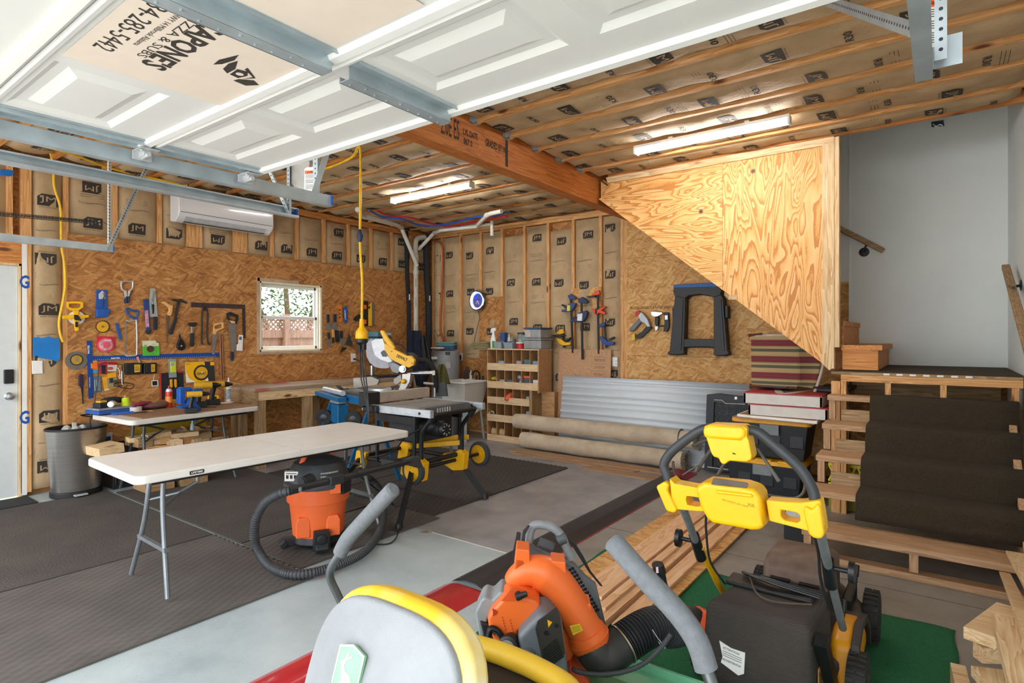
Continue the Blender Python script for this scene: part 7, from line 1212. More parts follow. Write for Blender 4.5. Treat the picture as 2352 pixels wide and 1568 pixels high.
mb = MB(); mb.prism([(5.14, -1.28), (5.80, -1.36), (5.80, -.6), (5.14, -.6)], .724, .745, ((0, 0, 0), (1, 0, 0), (0, 1, 0), (0, 0, 1)), 1); mb.prism([(5.16, -1.27), (5.78, -1.34), (5.78, -.6), (5.16, -.6)], .7455, .748, ((0, 0, 0), (1, 0, 0), (0, 1, 0), (0, 0, 1)), 0); obj('flat_carton', mb, [cardb, white], label='flattened carton with a white edge under the game boards', cat='cardboard')
for k, (x0, x1, z, lab) in enumerate(((5.24, 5.87, .752, 'lower white sided wooden game board of the stacked pair'), (5.20, 5.83, .853, 'upper game board with a red and white painted face under the striped chair'))):
    t = thing('cornhole_board', lab, 'board', ((x0 + x1) / 2, -.72, z), 'game boards under the stairs'); y0, y1 = -1.30 - .0 * k, -.12; mb = MB(); mb.box(x0, x1, y0, y0 + .02, z, z + .088); mb.box(x0, x1, y1 - .02, y1, z, z + .088); mb.box(x0, x0 + .02, y0, y1, z, z + .088); mb.box(x1 - .02, x1, y0, y1, z, z + .088); obj('side_frame', mb, M('#d3cdc6', .6, var=.05), t, bevel=.002)
    mb = MB(); mb.box(x0, x1, y0, y1, z + .0885, z + .098, 0); F = lambda a, b: (x0 + a, y0 + b, z + .0986); xm = (x1 - x0) / 2
    if k: mb.add([F(xm - .03, .0), F(xm + .03, .0), F(xm + .06, .06), F(.05 * 0 + x1 - x0, 1.1), F(x1 - x0, 1.18), F(xm, .1), F(0, 1.18), F(0, 1.1), F(xm - .06, .06)], [(0, 1, 2, 3, 4, 5, 6, 7, 8)], 1); mb.add([F(xm, .13), F(x1 - x0 - .0, 1.18), F(0, 1.18)], [(0, 1, 2)], 2)
    obj('playing_face', mb, [M('#a82c33', .5), M('#d9c9b8', .5), M('#5a5358', .5)], t)
t = thing('patio_chair', 'folding chair with green and maroon striped fabric lying on the game boards', 'chair', (5.18, -.8, .955)); 
def stripes():
    m, tt_, b = nodes('chair_stripes'); tc = N(tt_, 'TexCoord'); sp = N(tt_, 'SeparateXYZ'); tt_.links.new(tc.outputs['Object'], sp.inputs[0]); ml = N(tt_, 'Math', operation='MULTIPLY', n1=6.6); tt_.links.new(sp.outputs[2], ml.inputs[0]); fr = N(tt_, 'Math', operation='FRACT'); tt_.links.new(ml.outputs[0], fr.inputs[0])
    r_ = tt_.nodes.new('ShaderNodeValToRGB'); r_.color_ramp.interpolation = 'CONSTANT'; e = r_.color_ramp.elements
    st = [(0, '#b39a6c'), (.12, '#5c5a45'), (.30, '#b39a6c'), (.42, '#8c7a54'), (.48, '#7c2f38'), (.62, '#6d3f3a'), (.7, '#7c2f38'), (.84, '#a98c66'), (.9, '#b39a6c')]
    while len(e) < len(st): e.new(.5)
    for x, (p, c) in zip(e, st): x.position = p; x.color = hexc(c)
    tt_.links.new(fr.outputs[0], r_.inputs[0]); tt_.links.new(r_.outputs[0], b.inputs['Base Color']); b.inputs['Roughness'].default_value = .9; n = N(tt_, 'TexNoise', i_Scale=220.); bump(tt_, b, n.outputs[0], .3, .003); return m
V = VPlane((5.15, -.95, 0), (0, -1)); sm = stripes(); crm = M('#cdbfae', .6, var=.2)
mb = MB(); V.poly(mb, c12(885, 110, 1290, 110, 1305, 560, 1295, 570, 890, 560), -.012, .0); obj('seat_fabric', mb, sm, t)
mb = MB(); a0, a1 = V.pt(c12(1290, 112)[0], 0), V.pt(c12(1303, 565)[0], 0); b0 = V.pt(c12(1365, 165)[0], -.28); b1 = V.pt(c12(1362, 590)[0], .02)
def bk(u, v): p = a0.lerp(a1, v); q = Vector((a0.x + .14 + .045 * math.sin(math.pi * v), a0.y + .10 - .06 * v, p.z - .02)); return p.lerp(q, u) + Vector((0, .02 * math.sin(math.pi * u), 0))
mb.grid(bk, 8, 14); obj('back_fabric', mb, sm, t, solid=.01)
mb = MB(); mb.tube(bez([bk(1, 0) + Vector((-.14, .0, .03)), bk(1, 0) + Vector((-.02, 0, .02)), bk(1, .2) + Vector((.02, 0, 0)), bk(1, .55) + Vector((.02, 0, 0)), bk(1, 1) + Vector((.0, 0, -.04))], 6), .013, 10); mb.tube([V.pt(p, .0) for p in c12(880, 108, 1285, 104)], .012, 8); obj('back_frame', mb, crm, t)
mb = MB(); mb.tube([V.pt(p, .01) for p in c12(870, 560, 1300, 585)], .014, 8); mb.tube([V.pt(p, .0) for p in c12(858, 108, 985, 98)], .014, 8); mb.tube([V.pt(p, .0) for p in c12(870, 560, 890, 560)], .018, 8); z_ = V.pt(c12(1100, 590)[0], 0); mb.tube([(5.17, -.7, z_.z), (5.5, -.75, z_.z)], .014, 8); obj('frame_tube', mb, M('#5a2b22', .5), t)
mb = MB(); mb.box(5.22, 5.5, -1.0, -.6, .953, .962); obj('chair_base', mb, M('#4b4647', .6), t)
t.location.z += .03; t.location.y -= .0
mb = MB(); mb.box(5.72, 5.98, -.9, -.3, .955, .985); mb.tube([(5.7, -.92, .99), (6.0, -.92, .995)], .01, 8); obj('black_tray', mb, black, label='low black tray behind the chair on the game boards', cat='tray', bevel=.008)
# yellow grid crate behind the treads
t = thing('mesh_crate', 'yellow plastic crate with diamond mesh behind the stair treads', 'crate', (6.1, -.95, .1)); ylw = M('#d6c71d', .5, var=.1); mb = MB(); mb.box(5.86, 6.45, -1.19, -1.17, .18, .23); mb.box(5.86, 6.45, -1.19, -.75, .22, .235)
mb.box(5.86, 6.45, -1.19, -1.17, .36, .385); obj('rim', mb, ylw, t); mb = MB()
for k in range(9): mb.beam((5.86 + k * .07, -1.18, .23), (5.92 + k * .07, -1.18, .37), .012, .012); mb.beam((5.92 + k * .07, -1.18, .23), (5.86 + k * .07, -1.18, .37), .012, .012)
obj('mesh', mb, ylw, t); mb = MB(); mb.box(5.86, 6.45, -1.18, -.75, 0, .18); obj('base', mb, M('#8e8420', .6), t)
# ---- small case by the stairs
t = thing('hard_case', 'small black hard case with silver corners standing at the foot of the stairs', 'case', (5.80, -2.27, 0)); mb = MB(); mb.box(5.74, 5.87, -2.33, -2.20, 0, .235); obj('body', mb, M('#16181d', .4), t, bevel=.006)
for z0, z1 in ((.0, .035), (.2, .236)): mb = MB(); mb.box(5.755, 5.855, -2.334, -2.33, z0, z1); mb.box(5.736, 5.74, -2.32, -2.21, z0, z1); obj('corner', mb, silver, t)
mb = MB(); mb.box(5.77, 5.84, -2.338, -2.331, .20, .25); obj('latch', mb, silver, t); mb = MB(); mb.box(5.76, 5.85, -2.24, -2.23, .24, .262); obj('handle', mb, black, t)
# ---- lower stairs
st = thing('staircase', 'open lower flight of wooden stairs with a brown carpet runner', 'stairs', (6.5, -1.9, 0)); SX, SY_, RI, RU = 5.888, -2.533, .1955, .27
brownc = M('#3d3121', .98, var=.35, scale=150, bmp=.8, bscale=300)
for k in range(5):
    y0 = SY_ + k * RU; z = RI * (k + 1); mb = MB(); mb.box(SX, 7.05, y0, y0 + ((.25 if k < 4 else .145) if k else .27), z - .042, z); obj('tread', mb, tan_['X'], st, bevel=.003)
    for x in (SX + .01, 6.47, 7.0):
        if x > 6 and k not in (0,): continue
        mb = MB(); mb.box(x, x + .045, y0 + .012, y0 + .06, max(0, z - RI) + (.0 if k else .045), z - .043); obj('riser_block', mb, tan_['Z'], st)
mb = MB(); mb.box(SX, 7.05, SY_ - .0, SY_ + .085, 0, .04); obj('bottom_plate', mb, tan_['X'], st); 
for x in (SX + .05, 7.0):
    mb = MB(); mb.prism([(SY_ + .06, .0), (SY_ + .35, 0), (-1.33, .82), (-1.33, .95), (SY_ + .06, .15)], 0, .04, ((x, 0, 0), (0, 1, 0), (0, 0, 1), (1, 0, 0))); obj('stringer', mb, tan_['Y'], st) if x > 6 else None
for k in (1, 2, 3): mb = MB(); mb.box(SX + .10, 6.18, SY_ + k * RU + .252, SY_ + k * RU + .268, RI * (k + 1) + .0, RI * (k + 1) + .09); obj('back_rail', mb, old['X'], st)
mb = MB(); rx0, rx1 = 6.185, 7.06; prof = [(-1.315, RI * 5 + .008)]
for k in (4, 3, 2, 1):
    y0 = SY_ + k * RU; z = RI * (k + 1); prof += [(y0 + .02, z + .01), (y0 - .008, z + .002), (y0 - .016, z - .02), (y0 - .012, z - .06), (y0 + .0 - (.03 if k > 1 else .03), z - RI * .55), (y0 - .02, z - RI * .9 if k > 1 else z - RI * .78)]
    if k > 1: prof += [(y0 - .03, RI * k + .012)]
n = len(prof); vs = [(rx0 + (rx1 - rx0) * i / 6 - .02 * (j / n), y, z) for i in range(7) for j, (y, z) in enumerate(prof)]; mb.add(vs, [(i * n + j, i * n + j + 1, (i + 1) * n + j + 1, (i + 1) * n + j) for i in range(6) for j in range(n - 1)]); obj('carpet_runner', mb, brownc, st, solid=.012, ang=70)
# ---- landing
ld = thing('stair_landing', 'carpeted wooden landing between the two stair flights', 'landing', (6.5, -.65, 0)); LZ = 1.173
mb = MB(); mb.box(5.965, 7.09, YS + .03, -.02, LZ - .012, LZ); obj('carpet', mb, M('#4a3c2a', .98, var=.3, scale=120, bmp=.8, bscale=250), ld); mb = MB(); mb.box(5.895, 7.09, YS, -.02, LZ - .035, LZ - .013); obj('deck', mb, old['X'], ld)
mb = MB(); mb.box(5.965, 7.09, YS + .0, YS + .035, LZ - .09, LZ - .036); obj('rim_board', mb, studX, ld); mb = MB()
for k in range(7): mb.box(6.26 + k * .085, 6.30 + k * .085, YS - .002, YS + .0, LZ - .03, LZ - .016)
obj('staple_mark', mb, white, ld)
for x in (5.895, 5.965, 6.27, 6.62, 7.03): mb = MB(); w_ = .065 if x < 5.9 else .038; mb.box(x, x + w_, YS + .002, YS + .09, 0, LZ - .091); obj('post', mb, studZ, ld)
mb = MB(); mb.box(5.93, 7.05, -.06, -.02, LZ - .3, LZ - .04); obj('ledger', mb, old['X'], ld)
# ---- hand rails
t = thing('handrail', 'short wooden handrail climbing left on the white stair wall', 'handrail', on('Y', -.1, 1985, 580)); a, b = on('Y', -.09, 1900, 510), on('Y', -.09, 2029, 576); mb = MB(); mb.beam(a, b, .04, .05); obj('rail', mb, old['X'], t, bevel=.008); mb = MB(); q = on('Y', -.014, 1985, 579); mb.lathe([(.045, 0), (.045, .006), (.012, .012)], 20, q, (0, -1, 0)); mb.tube([q, q + Vector((0, -.07, .01)), on('Y', -.09, 1990, 563)], .009, 8); obj('bracket', mb, black, t)
t = thing('handrail', 'long wooden handrail slanting down the right wall by the lower stairs', 'handrail', on('X', 7.02, 2330, 700)); a, b = on('X', 7.03, 2310, 612), on('X', 7.03, 2385, 880); mb = MB(); mb.beam(a, b, .05, .04); obj('rail', mb, old['Y'], t, bevel=.008); mb = MB(); q = on('X', 7.1, 2346, 655); mb.lathe([(.04, 0), (.04, .006), (.01, .012)], 16, q, (-1, 0, 0)); q2 = on('X', 7.03, 2328, 660); mb.tube([q, q + Vector((-.05, 0, -.01)), q2], .01, 8); obj('bracket', mb, black, t)
t = thing('junction_box', 'dark electrical box with loose wires at the top of the white stair wall', 'electrical box', on('Y', -.02, 2153, 284)); mb = MB(); B.poly(mb, [(2139, 281), (2167, 277), (2169, 289), (2140, 292)], .012, .03); obj('box', mb, dark, t); mb = MB(); B.tube(mb, [(2143, 284), (2150, 290), (2158, 286), (2165, 288)], .033, .006, 6, smooth=4); obj('wire', mb, silver, t)
# ================================================================== FOREGROUND
# ---- snap together ramp edging
def ramp_strip(y0, y1, mt, lab, taper0=False, taper1=False, edge=None):
    mb = MB(); P = [(4.29, .0015), (4.345, .026), (4.36, .03), (4.47, .03), (4.485, .027), (4.50, .018), (4.575, .0015)]; vs = []; ys = [y0, y0 + .06, y1 - .06, y1]
    for i, y in enumerate(ys):
        end = (i == 0 and taper0) or (i == 3 and taper1)
        for x, z in P: vs.append((x if not end else 4.33 + (x - 4.29) * .75, y, z if not end else min(z, .004)))
    n = len(P); mb.add(vs, [(i * n + j, i * n + j + 1, (i + 1) * n + j + 1, (i + 1) * n + j) for i in range(3) for j in range(n - 1)]); o = obj('floor_ramp', mb, mt, label=lab, cat='ramp', group='snap together floor edging')
    if edge: m2 = MB(); m2.box(4.5755, 4.585, y0, y1, .0005, .003); obj('edge_line', m2, edge, o)
    return o
ramp_strip(-6.6, -4.17, M('#c01f2b', .3, var=.06, coat=.3), 'red plastic floor edging in the foreground behind the tractor seat', False, True)
ramp_strip(-4.165, -.98, M('#232226', .45, var=.2), 'long black plastic floor edging running to the back of the room', False, False, M('#9c1f2a', .5)); ramp_strip(-.975, -.62, M('#8e2630', .5), 'short dull red floor edging at the far end of the black one', False, True)
# ---- artificial turf, chip board, lumber
def turf(x0, x1, y0, y1, z, lab):
    mb = MB(); r_ = random.Random(5); mb.grid(lambda u, v: (x0 + (x1 - x0) * u + .006 * math.sin(v * 25), y0 + (y1 - y0) * v, z + .004 * math.sin(u * 30 + v * 17) * (0 < u < 1)), 60, 50); return obj('turf_mat', mb, green, label=lab, cat='turf', solid=.006)
turf(4.80, 6.68, -4.72, -3.14, .008, 'green artificial turf mat under the blower and the push mower')
mb = MB(); mb.box(4.84, 5.46, -4.02, -1.80, .016, .027); obj('chip_board_sheet', mb, osbXY, label='sheet of chip board lying on the floor under the lumber', cat='board')
lum = wood('lumber_Y', 'Y', [(.1, '#c48d5c'), (.5, '#dfb083'), (.9, '#edc9a2')], .7, .6)
for k, (x, w, z0, z1, y0, y1, lab) in enumerate(((5.12, .14, .066, .084, -4.0, -2.0, 'wide pale board on top of the lumber stack, nearest the chip board'), (5.11, .19, .028, .064, -4.25, -1.92, 'wide bottom board of the lumber stack, at its left'), (5.265, .09, .028, .066, -4.3, -1.86, 'narrow board second from the right in the lumber stack'), (5.24, .05, .067, .085, -4.1, -1.95, 'thin strip lying on the joint of two boards in the lumber stack'), (5.37, .085, .028, .05, -4.15, -1.9, 'rightmost board of the lumber stack beside the turf'))):
    mb = MB(); mb.prism([(x - w / 2, y0), (x + w / 2, y0 + .01), (x + w / 2 - .03, y1), (x - w / 2 - .03, y1)], z0, z1, ((0, 0, 0), (1, 0, 0), (0, 1, 0), (0, 0, 1))); obj('lumber_board', mb, lum, label=lab, cat='board', group='lumber stacked on the floor', bevel=.0015)
# ---- riding mower seat and levers
t = thing('riding_mower', 'riding mower with a worn grey and yellow seat and two foam covered lap bars', 'mower', (5.70, -5.6, 0)); jdg = M('#3c8a4e', .35, var=.08); jdl = M('#7fc7a0', .3, var=.06); jy = M('#e3ba2f', .5, var=.07, scale=6)
TS = Matrix.Translation(Vector((5.675, -5.93, .665))) @ Matrix.Rotation(R(-18), 4, 'X') @ Matrix.Scale(.94, 4)                        # seat back: x right, y to the front, z up
def shell(mb, w, h, y0, y1, cz, dome, m=None, nx=14, nz=14, p=3.2):
    vs = []; fs = []
    for s in (0, 1):
        for j in range(nz + 1):
            for i in range(nx + 1):
                u, v = 2 * i / nx - 1, 2 * j / nz - 1; k = max(abs(u), abs(v)) / max(1e-6, (abs(u) ** p + abs(v) ** p) ** (1 / p)) if (u or v) else 1; e = min(1, max(abs(u), abs(v)))
                vs.append((u * k * w / 2, (y0 if s == 0 else y1) + dome * (1 if s else -1) * (1 - e ** 2.2), cz + v * k * h / 2))
    N_ = (nx + 1) * (nz + 1)
    for s in (0, 1): fs += [tuple(s * N_ + q for q in (j * (nx + 1) + i, j * (nx + 1) + i + 1, (j + 1) * (nx + 1) + i + 1, (j + 1) * (nx + 1) + i)) for j in range(nz) for i in range(nx)]
    rim = [i for i in range(nx + 1)] + [(j + 1) * (nx + 1) - 1 for j in range(1, nz + 1)] + [nz * (nx + 1) + i for i in range(nx - 1, -1, -1)] + [j * (nx + 1) for j in range(nz - 1, 0, -1)]
    fs += [(rim[a], rim[(a + 1) % len(rim)], N_ + rim[(a + 1) % len(rim)], N_ + rim[a]) for a in range(len(rim))]; mb.add(vs, fs, m)
dust = M('#8d9093', .8, var=.22, scale=4, bmp=.2, bscale=300); mb = MB(); mb.T = TS; shell(mb, .475, .47, -.005, .02, .0, .035); obj('seat_shell', mb, dust, t, bevel=.01, ang=50)
worn = nodes('worn_vinyl'); m_, t_, b_ = worn; n_ = N(t_, 'TexNoise', i_Scale=3.2, i_Detail=4.); t_.links.new(objco(t_), n_.inputs['Vector']); t_.links.new(ramp(t_, [(.42, '#e8b722'), (.56, '#e6cf86'), (.64, '#e9e1cb')], n_.outputs[0]), b_.inputs['Base Color']); b_.inputs['Roughness'].default_value = .6
mb = MB(); mb.T = TS; shell(mb, .50, .49, .022, .09, .012, .045); obj('seat_back_cushion', mb, m_, t, bevel=.02, seg=3, ang=60)
mb = MB(); mb.T = TS
fr = ((-.055, -.0415, .07), (1, 0, 0), (0, 0, 1), (0, -1, 0)); sh = [(-.042, .058), (0, .07), (.042, .058), (.042, -.016), (.026, -.05), (0, -.07), (-.026, -.05), (-.042, -.016)]
mb.prism(sh, -.004, .0025, fr, 0); mb.ring([(x * 1.0, y * 1.0) for x, y in sh], [(x * .92, y * .94) for x, y in sh], .0025, .004, fr, 1)
D = lambda pts: mb.prism([(a * .8, b * .8) for a, b in pts], .0025, .004, fr, 1)                      # leaping animal emblem
D([(-.022, .0), (-.01, .016), (.012, .01), (.03, -.012), (.022, -.024), (.004, -.016), (-.014, -.012)]); D([(-.022, .0), (-.028, .03), (-.02, .032), (-.008, .012)]); D([(-.036, .034), (-.018, .044), (-.014, .034), (-.028, .026)]); D([(-.02, .042), (-.012, .066), (-.008, .064), (-.014, .042)]); D([(-.01, .05), (.006, .06), (.006, .056), (-.008, .045)]); D([(.018, -.02), (.034, -.055), (.038, -.052), (.028, -.014)]); D([(.026, -.008), (.046, -.035), (.047, -.03), (.032, -.004)]); D([(-.016, -.008), (-.034, -.03), (-.03, -.034), (-.008, -.014)])
obj('emblem', mb, [M('#7fb58c', .5), M('#e6ead2', .5)], t)
mb = MB(); mb.T = TS; mb.box(-.14, -.05, -.044, -.03, -.06, -.02); obj('shell_slot', mb, black, t)
mb = MB(); mb.prism(rrect(.50, .40, .08, 4), 0, .05, ((5.70, -5.65, .50), (1, 0, 0), (0, 1, 0), (0, 0, 1))); obj('seat_pan', mb, M('#3a2c22', .9), t, bevel=.01)  # dark brown holds both the dirt and the shadow on the sitting surface
mb = MB(); fp = bez([(5.44, -5.78, .56), (5.45, -5.60, .575), (5.51, -5.49, .58), (5.62, -5.46, .585), (5.78, -5.46, .585), (5.90, -5.49, .58), (5.95, -5.6, .575), (5.95, -5.78, .56)], 6); mb.tube(fp, .036, 12, flat=.8); obj('seat_front_cushion', mb, jy, t, ang=60)
for ex, px in ((0, [(902, 1124), (850, 1180), (806, 1228), (792, 1248), (782, 1268)]), (1, [(1408, 1243), (1480, 1325), (1555, 1405), (1600, 1470), (1622, 1535)])):
    pts = [on('Y', -5.556, *p) for p in px]; end = (pts[-1] - pts[-2]).normalized(); mb = MB(); b1 = pts[-1] + end * .10
    mb.tube(bez([pts[0], pts[1], pts[2], pts[3], pts[4], b1, b1 + Vector((.02 if not ex else -.0, .03, -.10)), b1 + Vector((.06 if not ex else .02, .06, -.25))], 6), .013, 12); bar = obj('lap_bar', mb, M('#6f7477', .35, .85), t)
    mb = MB(); mb.tube(bez(pts, 7), .0235, 16); d = (pts[0] - pts[1]).normalized(); mb.cyl(pts[0], pts[0] + d * .006, .0235, .016, 16); obj('foam_grip', mb, M('#6d7175', .85, var=.12, scale=60, bmp=.3), bar)
mb = MB(); zp = .155; mb.prism([(5.36, -5.25), (6.03, -5.25), (6.03, -4.68), (5.93, -4.60), (5.36, -4.60)], -.012, 0, ((0, 0, zp), (1, 0, 0), (0, 1, 0), (0, 0, 1))); mb.box(6.02, 6.035, -5.25, -4.68, zp - .05, zp + .015); mb.beam((5.36, -4.60, zp), (5.93, -4.60, zp + .01), .012, .05); mb.beam((5.93, -4.60, zp + .01), (6.03, -4.68, zp + .01), .012, .05); deck = obj('foot_deck', mb, jdl, t)
for i in range(7):
    for j in range(5):
        if (i + j) % 2 == 0:
            q = (5.46 + i * .08, -5.14 + j * .115, zp); mb = MB(); mb.lathe([(.02, 0), (.017, .006), (.012, .004), (.011, .0005)], 14, q, caps=False); mb.lathe([(.0115, .0006), (.001, .0006)], 12, q, m=1); obj('deck_hole', mb, [jdl, black], deck)
mb = MB(); mb.box(5.40, 6.0, -6.25, -5.3, .24, .48); mb.box(5.44, 5.98, -5.35, -4.75, .10, .19); obj('chassis', mb, jdg, t, bevel=.02)
for x in (5.30, 6.13): mb = MB(); mb.lathe([(.15, -.09), (.22, -.085), (.235, -.04), (.235, .04), (.22, .085), (.15, .09)], 28, (x, -6.2, .236), (1, 0, 0)); obj('wheel', mb, rubber, t)
for x in (5.44, 5.98): mb = MB(); mb.lathe([(.05, -.04), (.085, -.035), (.09, 0), (.085, .035), (.05, .04)], 20, (x, -4.75, .112), (1, 0, 0)); obj('caster_wheel', mb, rubber, t)
# ---- backpack blower standing on the foot deck
BO = (5.40, -4.95, 0); V = VPlane(BO, (CX - 5.40, CY + 4.95)); cB = crop(1000, 1168, 3.92); t = thing('backpack_blower', 'orange and grey backpack leaf blower standing behind the tractor seat', 'leaf blower', V.pt((1250, 1545), 0)); bg = M('#6b7074', .5, var=.12); og = M('#f2702e', .4, var=.06, scale=5)
mb = MB(); V.poly(mb, cB(700, 620, 740, 420, 830, 250, 900, 330, 1050, 400, 1180, 420, 1260, 480, 1350, 580, 1440, 650, 1500, 900, 1535, 1050, 1450, 1150, 1250, 1100, 900, 900), -.16, -.12); obj('back_plate', mb, bg, t, bevel=.012)
mb = MB(); o_ = cB(840, 440, 880, 412, 1000, 440, 1130, 490, 1230, 540, 1330, 650, 1400, 780, 1460, 950, 1440, 1000, 1300, 780, 1180, 600, 1000, 540, 860, 500); V.poly(mb, o_, -.12, -.108); obj('mesh_plate', mb, M('#7e8489', .5), t, bevel=.003)
mb = MB()
for i in range(8): V.poly(mb, cB(870 + i * 26, 470 + i * 5, 882 + i * 26, 470 + i * 5, 905 + i * 26, 515 + i * 4, 893 + i * 26, 515 + i * 4), -.108, -.1065)
for i in range(13):
    for j in range(3): V.disc(mb, cB(1190 + i * 19 + j * 24, 560 + i * 31 - j * 12)[0], .006, -.108, -.1065, n=8)
obj('mesh_hole', mb, M('#1c1d20', .8), t)
mb = MB(); mb.tube(bez([V.pt(p, -.13) for p in cB(840, 300, 860, 190, 905, 145, 1000, 148, 1080, 185, 1140, 250, 1175, 340, 1230, 450)], 5), .017, 12); obj('carry_handle', mb, M('#868b90', .45), t); mb = MB(); mb.tube(bez([V.pt(p, -.12) for p in cB(1105, 290, 1140, 270, 1175, 260)], 3), .021, 12); mb.tube([V.pt(p, -.12) for p in cB(930, 300, 1060, 350)], .02, 10); obj('grip_sleeve', mb, M('#4c5054', .6), t)
for px, lb in ((cB(735, 205, 770, 215, 760, 330, 710, 480, 690, 610, 668, 600, 690, 420, 715, 300), 0), (cB(1190, 260, 1260, 310, 1330, 420, 1400, 560, 1500, 685, 1480, 680, 1380, 560, 1290, 420), 0), (cB(830, 148, 850, 150, 812, 220, 805, 300, 812, 400, 780, 390, 776, 270, 790, 190), 1)): mb = MB(); V.poly(mb, px, -.2 + lb * .09, -.185 + lb * .09); obj('strap', mb, M('#2c2d31', .85), t)
def vp_(name, px, w0, w1, mt, bev=.012): mb = MB(); V.poly(mb, px, w0, w1); return obj(name, mb, mt, t, bevel=bev, seg=3)
vp_('fan_housing', cB(690, 620, 760, 560, 900, 520, 1010, 560, 1130, 700, 1230, 880, 1260, 1050, 1200, 1200, 1000, 1260, 820, 1200, 700, 1000), -.11, .03, og)
mb = MB(); pts = bez([V.pt(p, w) for p, w in zip(cB(690, 660, 770, 590, 880, 560, 990, 590, 1090, 680, 1190, 820, 1290, 990, 1380, 1150), (.02, .03, .03, .03, .03, .03, .03, .03))], 7); mb.tube(pts, [.035 + .03 * min(1, i / 20) for i in range(len(pts))], 20); obj('volute', mb, og, t)
mb = MB(); a, b = V.pt(cB(1350, 1090)[0], .03), V.pt(cB(1405, 1215)[0], .03); mb.tube([a, a.lerp(b, .5), a.lerp(b, .5), b], [.07, .074, .079, .072], 22); obj('outlet_flange', mb, og, t)
for x, y, s in ((780, 440, 1.5), (1100, 555, 1.6), (1190, 710, 1.0), (1350, 910, 1.1), (915, 690, .9), (760, 500, 1.0)): mb = MB(); c = V.pt(cB(x, y)[0], .05); fr = (c, V.a, (0, 0, 1), V.n); k = .02 * s; mb.prism([(-k, -k * 1.3), (k, -k * 1.3), (k * .9, k), (-k * .7, k * 1.2)], -.08, .01, fr); obj('boss', mb, og, t, bevel=.004)
for q in range(3): mb = MB(); mb.tube([V.pt(p, .085) for p in cB(1060 + q * 60, 690 + q * 75, 1180 + q * 60, 860 + q * 90)], .003, 6); obj('rib', mb, og, t)
vp_('engine_cover', cB(655, 640, 800, 660, 900, 690, 950, 745, 860, 860, 755, 960, 745, 1000, 780, 1240, 815, 1440, 750, 1400, 640, 1240, 560, 1090, 500, 920, 490, 850, 520, 790), .03, .15, og, .02); vp_('cover_recess', cB(590, 830, 700, 690, 860, 740, 760, 830), .15, .152, M('#e0561c', .5), .001)
mb = MB(); p = V.pt(cB(745, 770)[0], .16); mb.tube([p, p + V.n * .02, p + V.n * .02 + V.a * .03 + Vector((0, 0, .012))], [.012, .013, .009], 10); obj('choke_knob', mb, black, t)
mb = MB()
for i in range(5): 
    for j in range(2): V.poly(mb, cB(600 + i * 7 + j * 70, 970 + i * 26 + j * 25, 612 + i * 7 + j * 70, 976 + i * 26 + j * 25, 602 + i * 7 + j * 70, 990 + i * 26 + j * 25), .15, .1512)
V.poly(mb, cB(515, 895, 560, 920, 550, 950, 520, 965), .15, .152); obj('vent_slot', mb, M('#b8371c', .5), t)
vp_('muffler_cover', cB(940, 760, 1000, 775, 1060, 830, 1110, 895, 1135, 960, 1175, 1300, 1100, 1380, 990, 1470, 900, 1440, 830, 1430, 790, 1260, 745, 960, 850, 850), .06, .21, M('#6a7178', .5, var=.1), .02)
mb = MB(); V.poly(mb, cB(1090, 880, 1120, 960, 1170, 1300, 1000, 1460, 975, 1400, 900, 1080, 920, 1010), .21, .2125, 0)
for i in range(8): V.poly(mb, cB(965 + i * 4, 1270 + i * 24, 1090 + i * 9, 1165 + i * 22, 1094 + i * 9, 1176 + i * 22, 968 + i * 4, 1282 + i * 24), .2125, .2135, 1)
V.poly(mb, cB(1008, 998, 1052, 1020, 1018, 1068), .2125, .214, 2)
for p in cB(1090, 1050, 998, 1118): V.disc(mb, p, .008, .2125, .2145, 1, 12)
obj('muffler_plate', mb, [M('#38322f', .5), black, yellow], t)
mb = MB(); p = V.pt(cB(838, 1325)[0], .2); mb.lathe([(.034, -.03), (.036, .03), (.03, .032), (.028, 0), (.002, -.01)], 22, p, (V.n - V.a * .35).normalized(), sx=.8, caps=False); obj('exhaust_ring', mb, M('#5c6268', .45), t)
mb = MB(); V.poly(mb, cB(1208, 1052, 1300, 1032, 1330, 1092, 1240, 1138), .098, .1, 0)
for i in range(4): V.poly(mb, cB(1225 + i * 3, 1068 + i * 14, 1300 + i * 3, 1052 + i * 12, 1301 + i * 3, 1055 + i * 12, 1226 + i * 3, 1072 + i * 14), .1, .1004, 1)
obj('caution_label', mb, [M('#f0c62a', .5), M('#8a6f10', .6)], t)
vp_('air_filter_cover', cB(385, 800, 430, 700, 465, 668, 530, 690, 600, 618, 660, 635, 540, 780, 490, 860, 480, 930, 450, 1060, 420, 1010, 400, 900), -.02, .10, M('#8a8f92', .5), .02); vp_('filter_frame', cB(415, 905, 500, 930, 545, 1060, 600, 1180, 560, 1200, 470, 1100), .02, .11, black, .008)
vp_('fuel_tank', cB(470, 1195, 640, 1205, 760, 1390, 960, 1420, 1120, 1408, 1180, 1470, 1172, 1525, 900, 1535, 640, 1470, 500, 1320), -.06, .16, M('#d9d4c6', .35), .02)
mb = MB(); p = V.pt(cB(660, 1260)[0], .18); ax = (V.n * .9 - V.a * .3).normalized(); mb.lathe([(.036, -.02), (.04, .0), (.04, .02), (.034, .026)], 22, p, ax, sy=1.35); mb.lathe([(.033, .0265), (.002, .0267)], 20, p, ax, sy=1.35, m=1); obj('fuel_cap', mb, [black, M('#83887b', .5)], t); mb = MB(); p = V.pt(cB(425, 1210)[0], .1); mb.lathe([(.022, -.02), (.026, .02)], 18, p, (V.n - V.a * .5).normalized()); obj('primer_cap', mb, M('#4b4e52', .4), t)
